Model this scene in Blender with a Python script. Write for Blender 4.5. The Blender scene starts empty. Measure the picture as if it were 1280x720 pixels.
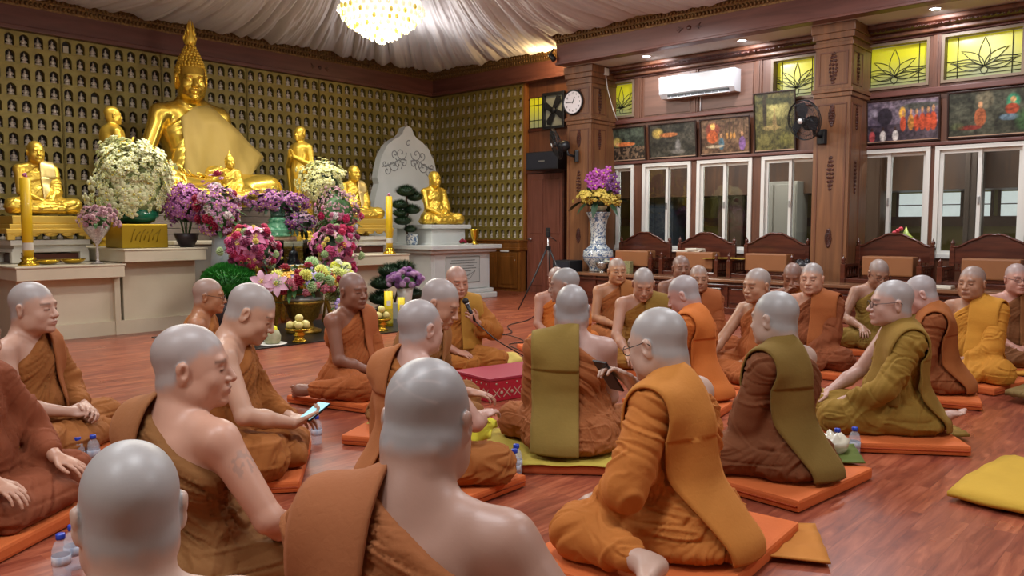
import bpy, bmesh, math, random, time
import numpy as np
from mathutils import Vector, Matrix
T0 = time.time()
COL = bpy.context.scene.collection
PI = math.pi
EYE = 1.24                                   # eye height of the photographer
VIEW = math.atan(905 / math.hypot(1006, 77))   # heading of the view in the room's axes
PITCH = math.atan(77 / 1006)

# ------------------------------------------------------------------ objects
def tag(o, label=None, cat=None, group=None, kind=None):
    if label: o['label'] = label
    if cat: o['category'] = cat
    if group: o['group'] = group
    if kind: o['kind'] = kind
    return o

def empty(name, loc=(0, 0, 0), rz=0, label=None, cat=None, group=None, kind=None):
    o = bpy.data.objects.new(name, None); COL.objects.link(o)
    o.location = loc; o.rotation_euler = (0, 0, rz); o.empty_display_size = .1
    return tag(o, label, cat, group, kind)

def link_mesh(name, me, mat=None, parent=None):
    if mat is not None and not me.materials:
        for m in (mat if isinstance(mat, (list, tuple)) else [mat]): me.materials.append(m)
    o = bpy.data.objects.new(name, me); COL.objects.link(o)
    if parent is not None: o.parent = parent
    return o

def copy_tree(o, parent=None):
    c = o.copy(); COL.objects.link(c)
    if parent is not None: c.parent = parent
    for ch in list(o.children): copy_tree(ch, c)
    return c

class MB:
    """collects simple shapes into one mesh"""
    def __init__(s): s.bm = bmesh.new(); s.mi = 0
    def _mark(s, fs, smooth=False):
        for f in fs: f.material_index = s.mi; f.smooth = smooth
    def box(s, x0, x1, y0, y1, z0, z1, M=None, bev=0):
        v = [s.bm.verts.new((x, y, z)) for x in (x0, x1) for y in (y0, y1) for z in (z0, z1)]
        idx = ((0, 1, 3, 2), (4, 6, 7, 5), (0, 4, 5, 1), (2, 3, 7, 6), (0, 2, 6, 4), (1, 5, 7, 3))
        fs = [s.bm.faces.new([v[i] for i in q]) for q in idx]; s._mark(fs)
        if bev > 0:
            es = list({e for f in fs for e in f.edges})
            r = bmesh.ops.bevel(s.bm, geom=es, offset=bev, segments=2, affect='EDGES', profile=.6)
            s._mark(r['faces']); v = list({q for f in r['faces'] for q in f.verts} | {q for q in v if q.is_valid})
        if M is not None: bmesh.ops.transform(s.bm, matrix=M, verts=v)
        return s
    def lathe(s, prof, seg=24, M=None, smooth=True, a0=0, a1=2 * PI, sx=1, sy=1):
        closed = abs(a1 - a0 - 2 * PI) < 1e-6
        n = seg if closed else seg + 1
        rings = []
        for r, z in prof:
            if r < 1e-6: rings.append([s.bm.verts.new((0, 0, z))])
            else: rings.append([s.bm.verts.new((r * sx * math.cos(a0 + (a1 - a0) * k / seg), r * sy * math.sin(a0 + (a1 - a0) * k / seg), z)) for k in range(n)])
        fs = []
        for a, b in zip(rings, rings[1:]):
            for k in range(seg):
                k2 = (k + 1) % n
                q = []
                for vv in (a[k % len(a)], a[k2 % len(a)], b[k2 % len(b)], b[k % len(b)]):
                    if vv not in q: q.append(vv)
                if len(q) >= 3:
                    try: fs.append(s.bm.faces.new(q))
                    except ValueError: pass
        s._mark(fs, smooth)
        if M is not None: bmesh.ops.transform(s.bm, matrix=M, verts=[v for r in rings for v in r])
        return s
    def tube(s, pts, r, seg=8, smooth=True, cap=True):
        pts = [Vector(p) for p in pts]; n = len(pts)
        rs = r if isinstance(r, (list, tuple)) else [r] * n
        up = Vector((0, 0, 1)); prev = None; rings = []
        for i, p in enumerate(pts):
            t = (pts[min(i + 1, n - 1)] - pts[max(i - 1, 0)])
            t = t.normalized() if t.length > 1e-9 else Vector((0, 0, 1))
            if prev is None:
                a = t.cross(up)
                if a.length < .05: a = t.cross(Vector((1, 0, 0)))
            else: a = prev - t * prev.dot(t)
            a.normalize(); prev = a; b = t.cross(a)
            rings.append([s.bm.verts.new(p + (a * math.cos(2 * PI * k / seg) + b * math.sin(2 * PI * k / seg)) * rs[i]) for k in range(seg)])
        fs = []
        for a, b in zip(rings, rings[1:]):
            for k in range(seg): fs.append(s.bm.faces.new((a[k], a[(k + 1) % seg], b[(k + 1) % seg], b[k])))
        if cap: fs += [s.bm.faces.new(rings[0][::-1]), s.bm.faces.new(rings[-1])]
        s._mark(fs, smooth); return s
    def ball(s, c, r, seg=10, rings=7, M=None):
        rx, ry, rz = r if isinstance(r, (tuple, list)) else (r, r, r)
        prof = [(math.sin(PI * i / rings), -math.cos(PI * i / rings)) for i in range(rings + 1)]
        prof[0] = (0, -1); prof[-1] = (0, 1)
        m = Matrix.Translation(c) @ (M if M is not None else Matrix()) @ Matrix.Diagonal((rx, ry, rz, 1))
        return s.lathe(prof, seg, m)
    def prism(s, poly, h, M=None, smooth=False, axis='z'):
        """closed 2-D outline extruded by h along z"""
        lo = [s.bm.verts.new((x, y, 0)) for x, y in poly]; hi = [s.bm.verts.new((x, y, h)) for x, y in poly]
        n = len(poly); fs = [s.bm.faces.new(hi), s.bm.faces.new(lo[::-1])]; s._mark(fs)
        side = [s.bm.faces.new((lo[i], lo[(i + 1) % n], hi[(i + 1) % n], hi[i])) for i in range(n)]; s._mark(side, smooth)
        if M is not None: bmesh.ops.transform(s.bm, matrix=M, verts=lo + hi)
        return s
    def sheet(s, grid, thick=0, smooth=True):
        """grid[i][j] of points; optional thickness along -normal (as vertex offset)"""
        V = [[s.bm.verts.new(p) for p in row] for row in grid]; fs = []
        for i in range(len(V) - 1):
            for j in range(len(V[0]) - 1): fs.append(s.bm.faces.new((V[i][j], V[i + 1][j], V[i + 1][j + 1], V[i][j + 1])))
        s._mark(fs, smooth)
        if thick:
            s.bm.normal_update()
            W = [[s.bm.verts.new(v.co - v.normal * thick) for v in row] for row in V]
            f2 = []
            for i in range(len(V) - 1):
                for j in range(len(V[0]) - 1): f2.append(s.bm.faces.new((W[i][j], W[i][j + 1], W[i + 1][j + 1], W[i + 1][j])))
            n, m = len(V), len(V[0])
            for i in range(n - 1):
                f2.append(s.bm.faces.new((V[i][0], W[i][0], W[i + 1][0], V[i + 1][0]))); f2.append(s.bm.faces.new((V[i][m - 1], V[i + 1][m - 1], W[i + 1][m - 1], W[i][m - 1])))
            for j in range(m - 1):
                f2.append(s.bm.faces.new((V[0][j], V[0][j + 1], W[0][j + 1], W[0][j]))); f2.append(s.bm.faces.new((V[n - 1][j], W[n - 1][j], W[n - 1][j + 1], V[n - 1][j + 1])))
            s._mark(f2, smooth)
        return s
    def mesh(s, name):
        bmesh.ops.recalc_face_normals(s.bm, faces=s.bm.faces[:])
        me = bpy.data.meshes.new(name); s.bm.to_mesh(me); s.bm.free(); return me
    def build(s, name, mat, parent=None, **kw):
        me = s.mesh(name); o = link_mesh(name, me, mat, parent)
        if kw: tag(o, **kw)
        return o

def TR(x=0, y=0, z=0, rx=0, ry=0, rz=0, s=1):
    m = Matrix.Translation((x, y, z)) @ Matrix.Rotation(rz, 4, 'Z') @ Matrix.Rotation(ry, 4, 'Y') @ Matrix.Rotation(rx, 4, 'X')
    return m @ (Matrix.Diagonal((*s, 1)) if isinstance(s, tuple) else Matrix.Scale(s, 4))

# ------------------------------------------------------------------ materials
def srgb(h):
    if isinstance(h, str):
        h = h.lstrip('#'); c = [int(h[i:i + 2], 16) / 255 for i in (0, 2, 4)]
    else: c = [v / 255 for v in h]
    return tuple(((v / 12.92) if v <= .04045 else ((v + .055) / 1.055) ** 2.4) for v in c) + (1,)

class NT:
    def __init__(s, m):
        s.m = m; s.t = m.node_tree; s.t.nodes.clear()
        s.out = s.n('ShaderNodeOutputMaterial')
    def n(s, typ, **kw):
        nd = s.t.nodes.new(typ)
        for k, v in kw.items():
            if k.startswith('i_'): nd.inputs[k[2:].replace('_', ' ')].default_value = v
            else: setattr(nd, k, v)
        return nd
    def l(s, a, b): s.t.links.new(a, b)

_MATS = {}
def pbr(name, col, rough=.5, metal=0, spec=.5, noise=None, bump=None, sheen=0, sss=0, trans=0, emit=None, coat=0, ior=1.5, coord='Object', alpha=None):
    """noise=(scale, amount, col2) ; bump=(scale, strength, distance)"""
    if name in _MATS: return _MATS[name]
    m = bpy.data.materials.new(name); m.use_nodes = True; t = NT(m)
    b = t.n('ShaderNodeBsdfPrincipled'); t.l(b.outputs[0], t.out.inputs[0])
    c = srgb(col); b.inputs['Base Color'].default_value = c; b.inputs['Roughness'].default_value = rough
    b.inputs['Metallic'].default_value = metal; b.inputs['Specular IOR Level'].default_value = spec; b.inputs['IOR'].default_value = ior
    b.inputs['Coat Weight'].default_value = coat; b.inputs['Sheen Weight'].default_value = sheen
    b.inputs['Sheen Roughness'].default_value = .5
    b.inputs['Transmission Weight'].default_value = trans
    if sheen: b.inputs['Sheen Tint'].default_value = tuple(min(1, v * 1.5 + .05) for v in c[:3]) + (1,)
    if sss: b.inputs['Subsurface Weight'].default_value = sss; b.inputs['Subsurface Radius'].default_value = (.012, .004, .002); b.inputs['Subsurface Scale'].default_value = 1
    if emit: b.inputs['Emission Color'].default_value = srgb(emit[0]); b.inputs['Emission Strength'].default_value = emit[1]
    if alpha is not None: b.inputs['Alpha'].default_value = alpha
    if noise or bump: tc = t.n('ShaderNodeTexCoord')
    if noise:
        nz = t.n('ShaderNodeTexNoise'); nz.inputs['Scale'].default_value = noise[0]; nz.inputs['Detail'].default_value = 5
        t.l(tc.outputs[coord], nz.inputs['Vector'])
        mr = t.n('ShaderNodeMapRange'); mr.inputs[1].default_value = .3; mr.inputs[2].default_value = .7; mr.inputs[4].default_value = noise[1]
        t.l(nz.outputs[0], mr.inputs[0])
        mx = t.n('ShaderNodeMix', data_type='RGBA'); mx.inputs[6].default_value = c; mx.inputs[7].default_value = srgb(noise[2])
        t.l(mr.outputs[0], mx.inputs[0]); t.l(mx.outputs[2], b.inputs['Base Color'])
    if bump:
        nz = t.n('ShaderNodeTexNoise'); nz.inputs['Scale'].default_value = bump[0]; nz.inputs['Detail'].default_value = 4
        t.l(tc.outputs[coord], nz.inputs['Vector'])
        bp = t.n('ShaderNodeBump'); bp.inputs['Strength'].default_value = bump[1]; bp.inputs['Distance'].default_value = bump[2] if len(bump) > 2 else .01
        t.l(nz.outputs[0], bp.inputs['Height']); t.l(bp.outputs[0], b.inputs['Normal'])
    _MATS[name] = m; return m

def wood(name, c1, c2, rough=.4, scale=1.0, axis=(1, 1, .08), spec=.5, coat=0):
    if name in _MATS: return _MATS[name]
    m = bpy.data.materials.new(name); m.use_nodes = True; t = NT(m)
    b = t.n('ShaderNodeBsdfPrincipled'); t.l(b.outputs[0], t.out.inputs[0])
    tc = t.n('ShaderNodeTexCoord'); mp = t.n('ShaderNodeMapping'); mp.inputs['Scale'].default_value = tuple(14 * scale * a for a in axis)
    t.l(tc.outputs['Object'], mp.inputs[0])
    nz = t.n('ShaderNodeTexNoise'); nz.inputs['Scale'].default_value = 1; nz.inputs['Detail'].default_value = 6; nz.inputs['Distortion'].default_value = 1.2
    t.l(mp.outputs[0], nz.inputs['Vector'])
    cr = t.n('ShaderNodeValToRGB'); cr.color_ramp.elements[0].position = .3; cr.color_ramp.elements[1].position = .7
    cr.color_ramp.elements[0].color = srgb(c1); cr.color_ramp.elements[1].color = srgb(c2)
    t.l(nz.outputs[0], cr.inputs[0]); t.l(cr.outputs[0], b.inputs['Base Color'])
    b.inputs['Roughness'].default_value = rough; b.inputs['Specular IOR Level'].default_value = spec; b.inputs['Coat Weight'].default_value = coat
    bp = t.n('ShaderNodeBump'); bp.inputs['Strength'].default_value = .15; bp.inputs['Distance'].default_value = .003
    t.l(nz.outputs[0], bp.inputs['Height']); t.l(bp.outputs[0], b.inputs['Normal'])
    _MATS[name] = m; return m

def attr_mat(name, rough=.5, sss=0, spec=.4, metal=0, bump=None, sheen=0, coat=0):
    """base colour read from the mesh's own colour attribute 'Col'"""
    if name in _MATS: return _MATS[name]
    m = bpy.data.materials.new(name); m.use_nodes = True; t = NT(m)
    b = t.n('ShaderNodeBsdfPrincipled'); t.l(b.outputs[0], t.out.inputs[0])
    a = t.n('ShaderNodeAttribute', attribute_name='Col'); t.l(a.outputs['Color'], b.inputs['Base Color'])
    b.inputs['Roughness'].default_value = rough; b.inputs['Specular IOR Level'].default_value = spec; b.inputs['Metallic'].default_value = metal
    b.inputs['Coat Weight'].default_value = coat; b.inputs['Sheen Weight'].default_value = sheen
    if sss: b.inputs['Subsurface Weight'].default_value = sss; b.inputs['Subsurface Radius'].default_value = (.012, .005, .003); b.inputs['Subsurface Scale'].default_value = 1
    if bump:
        tc = t.n('ShaderNodeTexCoord'); nz = t.n('ShaderNodeTexNoise'); nz.inputs['Scale'].default_value = bump[0]; nz.inputs['Detail'].default_value = 4
        t.l(tc.outputs['Object'], nz.inputs['Vector'])
        bp = t.n('ShaderNodeBump'); bp.inputs['Strength'].default_value = bump[1]; bp.inputs['Distance'].default_value = bump[2]
        t.l(nz.outputs[0], bp.inputs['Height']); t.l(bp.outputs[0], b.inputs['Normal'])
    _MATS[name] = m; return m

# ------------------------------------------------------------------ implicit surfaces
_rs = np.random.RandomState(7)
_LAT = _rs.rand(64, 64, 64).astype(np.float32)
def vnoise(x, y, z):
    x = np.asarray(x, np.float32); y = np.asarray(y, np.float32); z = np.asarray(z, np.float32)
    x, y, z = np.broadcast_arrays(x, y, z)
    xi = np.floor(x).astype(int); yi = np.floor(y).astype(int); zi = np.floor(z).astype(int)
    fx = x - xi; fy = y - yi; fz = z - zi
    fx = fx * fx * (3 - 2 * fx); fy = fy * fy * (3 - 2 * fy); fz = fz * fz * (3 - 2 * fz)
    g = lambda a, b, c: _LAT[(xi + a) & 63, (yi + b) & 63, (zi + c) & 63]
    c00 = g(0, 0, 0) * (1 - fx) + g(1, 0, 0) * fx; c10 = g(0, 1, 0) * (1 - fx) + g(1, 1, 0) * fx
    c01 = g(0, 0, 1) * (1 - fx) + g(1, 0, 1) * fx; c11 = g(0, 1, 1) * (1 - fx) + g(1, 1, 1) * fx
    return ((c00 * (1 - fy) + c10 * fy) * (1 - fz) + (c01 * (1 - fy) + c11 * fy) * fz) * 2 - 1

def smin(a, b, k):
    if k <= 0: return np.minimum(a, b)
    h = np.maximum(k - np.abs(a - b), 0) / k
    return np.minimum(a, b) - h * h * k * .25

class Grid:
    """a rectilinear lattice; bands = (lo, hi, step) refined intervals per axis"""
    def __init__(s, lo, hi, step, bands=((), (), ())):
        s.ax = []
        for d in range(3):
            cur = lo[d]; xs = [cur]
            while cur < hi[d]:
                st = step
                for b0, b1, bs in bands[d]:
                    if b0 - step < cur < b1: st = min(st, bs)
                cur += st; xs.append(cur)
            s.ax.append(np.array(xs, np.float32))
        s.shape = tuple(len(a) for a in s.ax)
        s.f = np.full(s.shape, 1.0, np.float32)
    def sub(s, lo, hi):
        ix = []
        for d in range(3):
            a = np.searchsorted(s.ax[d], lo[d]); b = np.searchsorted(s.ax[d], hi[d])
            if a >= b: return None
            ix.append(slice(a, b))
        X = s.ax[0][ix[0]][:, None, None]; Y = s.ax[1][ix[1]][None, :, None]; Z = s.ax[2][ix[2]][None, None, :]
        return tuple(ix), X, Y, Z
    def put(s, fn, lo, hi, k=.02, mode='add', pad=.06):
        r = s.sub([v - pad for v in lo], [v + pad for v in hi])
        if r is None: return
        ix, X, Y, Z = r
        d = fn(X, Y, Z).astype(np.float32)
        if mode == 'add': s.f[ix] = smin(s.f[ix], d, k)
        elif mode == 'cut': s.f[ix] = -smin(-s.f[ix], d, k)
    def cone(s, a, b, ra, rb, k=.02, mode='add'):
        a = np.array(a, float); b = np.array(b, float); ab = b - a; L2 = max(float(ab @ ab), 1e-9)
        def fn(X, Y, Z):
            px, py, pz = X - a[0], Y - a[1], Z - a[2]
            t = np.clip((px * ab[0] + py * ab[1] + pz * ab[2]) / L2, 0, 1)
            return np.sqrt((px - t * ab[0]) ** 2 + (py - t * ab[1]) ** 2 + (pz - t * ab[2]) ** 2) - (ra + (rb - ra) * t)
        r = max(ra, rb); s.put(fn, np.minimum(a, b) - r, np.maximum(a, b) + r, k, mode, pad=.02 + k)
    def ell(s, c, r, k=.02, mode='add', R=None):
        c = np.array(c, float); r = np.array(r, float)
        def fn(X, Y, Z):
            p = (X - c[0], Y - c[1], Z - c[2])
            if R is not None:
                q = [R[0][i] * p[0] + R[1][i] * p[1] + R[2][i] * p[2] for i in range(3)]   # R^T p
            else: q = p
            k0 = np.sqrt((q[0] / r[0]) ** 2 + (q[1] / r[1]) ** 2 + (q[2] / r[2]) ** 2)
            k1 = np.sqrt((q[0] / r[0] ** 2) ** 2 + (q[1] / r[1] ** 2) ** 2 + (q[2] / r[2] ** 2) ** 2)
            return k0 * (k0 - 1) / np.maximum(k1, 1e-6)
        m = r.max() if R is not None else r
        s.put(fn, c - m, c + m, k, mode, pad=.02 + k)
    def nets(s):
        f = s.f; ins = f < 0
        nx, ny, nz = f.shape
        cnt = np.zeros((nx - 1, ny - 1, nz - 1), np.int8)
        for a in (0, 1):
            for b in (0, 1):
                for c in (0, 1): cnt += ins[a:nx - 1 + a, b:ny - 1 + b, c:nz - 1 + c]
        act = (cnt > 0) & (cnt < 8)
        I, J, K = np.nonzero(act); n = len(I)
        if n == 0: return np.zeros((0, 3)), np.zeros((0, 4), int)
        idx = np.full(act.shape, -1, np.int32); idx[I, J, K] = np.arange(n)
        acc = np.zeros((n, 3)); w = np.zeros(n)
        cor = [(a, b, c) for a in (0, 1) for b in (0, 1) for c in (0, 1)]
        A = s.ax
        for p in cor:
            for d in range(3):
                if p[d] == 1: continue
                q = list(p); q[d] = 1
                v0 = f[I + p[0], J + p[1], K + p[2]]; v1 = f[I + q[0], J + q[1], K + q[2]]
                m = (v0 < 0) != (v1 < 0)
                t = np.where(m, v0 / np.where(m, v0 - v1, 1), 0)
                P = [A[0][I + p[0]], A[1][J + p[1]], A[2][K + p[2]]]
                Q = [A[0][I + q[0]], A[1][J + q[1]], A[2][K + q[2]]]
                for e in range(3): acc[:, e] += m * (P[e] + t * (Q[e] - P[e]))
                w += m
        V = acc / w[:, None]
        F = []
        for d in range(3):
            sl0 = [slice(None)] * 3; sl1 = [slice(None)] * 3
            sl0[d] = slice(0, -1); sl1[d] = slice(1, None)
            m = ins[tuple(sl0)] != ins[tuple(sl1)]
            o1, o2 = (d + 1) % 3, (d + 2) % 3
            E = list(np.nonzero(m))
            ok = (E[o1] > 0) & (E[o2] > 0) & (E[o1] < f.shape[o1] - 1) & (E[o2] < f.shape[o2] - 1)
            E = [e[ok] for e in E]
            fl = ins[E[0], E[1], E[2]]
            def cell(a, b):
                g = [e.copy() for e in E]; g[o1] -= a; g[o2] -= b
                return idx[g[0], g[1], g[2]]
            q = np.stack([cell(1, 1), cell(0, 1), cell(0, 0), cell(1, 0)], 1)
            q[~fl] = q[~fl][:, ::-1]
            F.append(q)
        F = np.concatenate(F); F = F[(F >= 0).all(1)]
        return V, F

def vnormals(V, F):
    d1 = V[F[:, 2]] - V[F[:, 0]]; d2 = V[F[:, 3]] - V[F[:, 1]]
    fn = np.cross(d1, d2); N = np.zeros_like(V)
    for i in range(4): np.add.at(N, F[:, i], fn)
    return N / np.maximum(np.linalg.norm(N, axis=1, keepdims=True), 1e-12)

def smooth(V, F, it=1, lam=.5):
    for _ in range(it):
        S = np.zeros_like(V); c = np.zeros(len(V))
        for i in range(4):
            for j in (1, 3):
                np.add.at(S, F[:, i], V[F[:, (i + j) % 4]]); np.add.at(c, F[:, i], 1)
        V = V + lam * (S / np.maximum(c, 1)[:, None] - V)
    return V

def np_mesh(name, V, F, col=None, smooth_=True):
    me = bpy.data.meshes.new(name); n, m = len(V), len(F); k = F.shape[1]
    me.vertices.add(n); me.vertices.foreach_set('co', np.asarray(V, np.float32).ravel())
    me.loops.add(m * k); me.loops.foreach_set('vertex_index', F.astype(np.int32).ravel())
    me.polygons.add(m); me.polygons.foreach_set('loop_start', np.arange(0, m * k, k, dtype=np.int32))
    me.polygons.foreach_set('use_smooth', np.full(m, smooth_))
    me.update(calc_edges=True)
    if col is not None:
        a = me.color_attributes.new('Col', 'FLOAT_COLOR', 'POINT')
        c = np.ones((n, 4), np.float32); c[:, :3] = col; a.data.foreach_set('color', c.ravel())
    return me
# ------------------------------------------------------------------ seated figures
def rotz(a): c, s = math.cos(a), math.sin(a); return np.array([[c, -s, 0], [s, c, 0], [0, 0, 1]])
def rotx(a): c, s = math.cos(a), math.sin(a); return np.array([[1, 0, 0], [0, c, -s], [0, s, c]])
def roty(a): c, s = math.cos(a), math.sin(a); return np.array([[c, 0, s], [0, 1, 0], [-s, 0, c]])
def unit(v): v = np.array(v, float); return v / max(np.linalg.norm(v), 1e-9)

def ik(a, b, l1, l2, pole):
    a = np.array(a, float); b = np.array(b, float); d = b - a; L = np.linalg.norm(d)
    if L > (l1 + l2) * .995: b = a + d / L * (l1 + l2) * .995; d = b - a; L = np.linalg.norm(d)
    x = (l1 * l1 - l2 * l2 + L * L) / (2 * L); h = math.sqrt(max(l1 * l1 - x * x, 0))
    u = d / L; p = np.array(pole, float); p = unit(p - u * (p @ u))
    return a + u * x + p * h, b

def add_head(g, C, R, k=1.0, fat=0.0, ear=1.0):
    """head around centre C, R turns head axes (x right, y forward, z up) into body axes"""
    P = lambda x, y, z: C + R @ (np.array([x, y, z]) * k)
    rr = lambda *r: [v * k for v in r]
    f = 1 + fat
    g.ell(P(0, -.014, .032), rr(.0765, .097, .086), .01, R=R)
    g.ell(P(0, .028, -.030), rr(.064 * f, .066, .088), .035 * k, R=R)
    g.ell(P(0, .040, -.082), rr(.046 * f, .046, .034), .03 * k, R=R)
    g.ell(P(0, -.03, -.04), rr(.060 * f, .060, .06), .03 * k, R=R)
    for s in (-1, 1):
        g.ell(P(s * .039, .055, -.038), rr(.025 * f, .026, .026), .02 * k, R=R)
        g.ell(P(s * .052 * f, .02, -.07), rr(.016, .03, .026), .025 * k, R=R)
    g.cone(P(-.034, .080, .018), P(.034, .080, .018), .010 * k, .010 * k, .018 * k)
    for s in (-1, 1): g.ell(P(s * .031, .103, -.004), rr(.018, .016, .013), .012 * k, 'cut', R=R)
    for s in (-1, 1): g.ell(P(s * .031, .077, -.005), rr(.0155, .0135, .0125), .003 * k, R=R)
    g.cone(P(0, .088, .006), P(0, .110, -.034), .0075 * k, .0125 * k, .010 * k)
    for s in (-1, 1): g.ell(P(s * .0135, .100, -.038), rr(.009, .010, .008), .006 * k, R=R)
    g.ell(P(0, .090, -.066), rr(.028, .014, .018), .012 * k, R=R)
    g.ell(P(0, .099, -.0625), rr(.021, .009, .0055), .004 * k, R=R)
    g.ell(P(0, .097, -.0745), rr(.018, .009, .0062), .004 * k, R=R)
    g.ell(P(0, .110, -.0683), rr(.024, .007, .0022), .003 * k, 'cut', R=R)
    g.ell(P(0, .080, -.100), rr(.024 * f, .020, .017), .014 * k, R=R)
    for s in (-1, 1):
        Re = R @ rotz(s * -.42) @ rotx(-.12)
        g.ell(P(s * .080, -.010, -.012), rr(.0075, .019, .033 * ear), .006 * k, R=Re)
        g.ell(P(s * .0835, -.016, .002), rr(.006, .014, .018), .004 * k, R=Re)
        g.ell(P(s * .090, -.004, -.006), rr(.0065, .010, .017), .004 * k, 'cut', R=Re)

def add_hand(g, W, fwd, nrm, side, curl=.5, k=1.0, spread=.06, thumb=.5):
    """W wrist; fwd from wrist to knuckles; nrm out of the back of the hand; side=+1 right hand"""
    fwd = unit(fwd); nrm = unit(np.array(nrm, float) - fwd * (np.array(nrm, float) @ fwd)); lat = np.cross(fwd, nrm) * side  # toward the thumb... sign fixed below
    lat = -lat
    W = np.array(W, float); kk = .0025
    ctr = W + fwd * .050 * k
    R = np.stack([lat, fwd, nrm], 1)
    g.ell(ctr, (.040 * k, .052 * k, .0155 * k), .012, R=R)
    g.cone(W, W + fwd * .03 * k, .024 * k, .022 * k, .012)
    base = [(-.030, .080, .0080, .062), (-.010, .090, .0088, .078), (.011, .091, .0088, .074), (.031, .082, .0085, .066)]
    for i, (lx, ly, r, L) in enumerate(base):
        p = W + lat * lx * k + fwd * ly * k - nrm * .002 * k
        a = curl * (1 + .12 * (1.5 - i) * .4); sp = (lx / .03) * spread
        d = unit(fwd + lat * sp)
        for j, (fr, seg) in enumerate(((.45, 0), (.32, 1), (.23, 2))):
            a2 = a * (.55 + .95 * j)
            dd = d * math.cos(a2) - nrm * math.sin(a2)
            q = p + dd * L * fr * k * 1.08
            g.cone(p, q, r * (1 - .1 * j) * k, r * (.93 - .12 * j) * k, kk if j else .006); p = q
    p = W + lat * .026 * k + fwd * .022 * k
    d1 = unit(fwd * .75 + lat * .75 - nrm * .25 * thumb); d2 = unit(fwd * .95 + lat * (.45 - .5 * thumb) - nrm * .5 * thumb)
    q = p + d1 * .038 * k; r_ = q + d2 * .030 * k; s_ = r_ + unit(d2 - lat * .25) * .024 * k
    g.cone(p, q, .0135 * k, .0105 * k, .010); g.cone(q, r_, .0102 * k, .0092 * k, .004); g.cone(r_, s_, .009 * k, .0072 * k, .003)

def add_foot(g, A, toe, up, k=1.0):
    """A ankle, toe = direction to the toes, up = out of the instep"""
    A = np.array(A, float); t = unit(toe); u = unit(np.array(up, float) - t * (np.array(up, float) @ t)); l = np.cross(t, u)
    R = np.stack([l, t, u], 1)
    g.ell(A - t * .025 * k - u * .030 * k, (.032 * k, .036 * k, .034 * k), .02, R=R)
    g.cone(A, A + t * .10 * k - u * .036 * k, .036 * k, .022 * k, .03)
    g.ell(A + t * .055 * k - u * .042 * k, (.034 * k, .085 * k, .020 * k), .025, R=R)
    g.ell(A + t * .120 * k - u * .046 * k, (.044 * k, .032 * k, .015 * k), .015, R=R)
    for i in range(5):
        o = (-.036 + i * .0175) * k; Ln = (.140 + .010 * i) * k
        p = A + t * (Ln - .012) - u * .045 * k + l * o; r = (.0082 if i < 4 else .0125) * k
        g.cone(p, p + t * .030 * k - u * .006 * k, r, r * .92, .002)

DEF = dict(s=1.0, lean=.06, side=0.0, hp=.1, hy=0.0, hr=0.0, fat=0.12, legs='cross', rh=(.04, .26, .16), lh=(-.04, .27, .14),
           rcurl=.55, lcurl=.5, rn=(0, .3, 1), ln=(0, .3, 1), rf=(-1, .55, -.25), lf=(1, .55, -.25), rpole=(1, -.5, -.6), lpole=(-1, -.5, -.6),
           res=.009, hres=.005, hands=True, neck=0.0, rfoot=None, lfoot=None, hunch=0.0, armhide=False, ear=1.0, headk=1.12)

def skeleton(p):
    s = p['s']; J = {}
    f = p['fat']
    L = rotx(-p['lean']) @ roty(p['side'])
    o = np.array([0, 0, .10])
    up = lambda x, y, z: o + L @ (np.array([x, y, z]) - o)
    hun = p['hunch']
    J['pel'] = np.array([0, 0, .11]); J['abd'] = up(0, .01, .24); J['chest'] = up(0, -.005 + hun * .3, .41); J['up'] = up(0, -.01 + hun * .6, .52)
    J['nb'] = up(0, .0 + hun, .585)
    J['rs'] = up(.178, .0 + hun, .530); J['ls'] = up(-.178, .0 + hun, .530)
    R = rotz(p['hy']) @ rotx(-p['hp']) @ roty(p['hr'])
    J['R'] = R
    nk = up(0, .022 + hun * 1.3, .652); J['nk'] = nk
    J['hc'] = nk + R @ np.array([0, .018, .088])
    for sd, w in (('r', 1), ('l', -1)):
        tgt = np.array(p[sd + 'h']); e, h = ik(J[sd + 's'], tgt, .285, .25, p[sd + 'pole'])
        J[sd + 'e'] = e; J[sd + 'w'] = h
    J['rhip'] = np.array([.10, .02, .105]); J['lhip'] = np.array([-.10, .02, .105])
    lg = p['legs']
    if lg == 'cross':
        J['rk'] = np.array([.315, .25, .085]); J['lk'] = np.array([-.315, .25, .085]); J['ra'] = np.array([-.11, .30, .075]); J['la'] = np.array([.12, .235, .055])
    elif lg == 'rside':     # legs folded to his right
        J['rk'] = np.array([.26, .33, .08]); J['ra'] = np.array([.42, .02, .06]); J['lk'] = np.array([-.30, .27, .085]); J['la'] = np.array([.10, .30, .055])
    elif lg == 'lside':
        J['lk'] = np.array([-.26, .33, .08]); J['la'] = np.array([-.42, .02, .06]); J['rk'] = np.array([.30, .27, .085]); J['ra'] = np.array([-.10, .30, .055])
    elif lg == 'kneel':
        J['rk'] = np.array([.15, .40, .085]); J['lk'] = np.array([-.15, .40, .085]); J['ra'] = np.array([.11, -.08, .05]); J['la'] = np.array([-.11, -.08, .05])
    for q in ('rk', 'lk', 'ra', 'la'):
        if q in p: J[q] = np.array(p[q])
    return J

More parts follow.
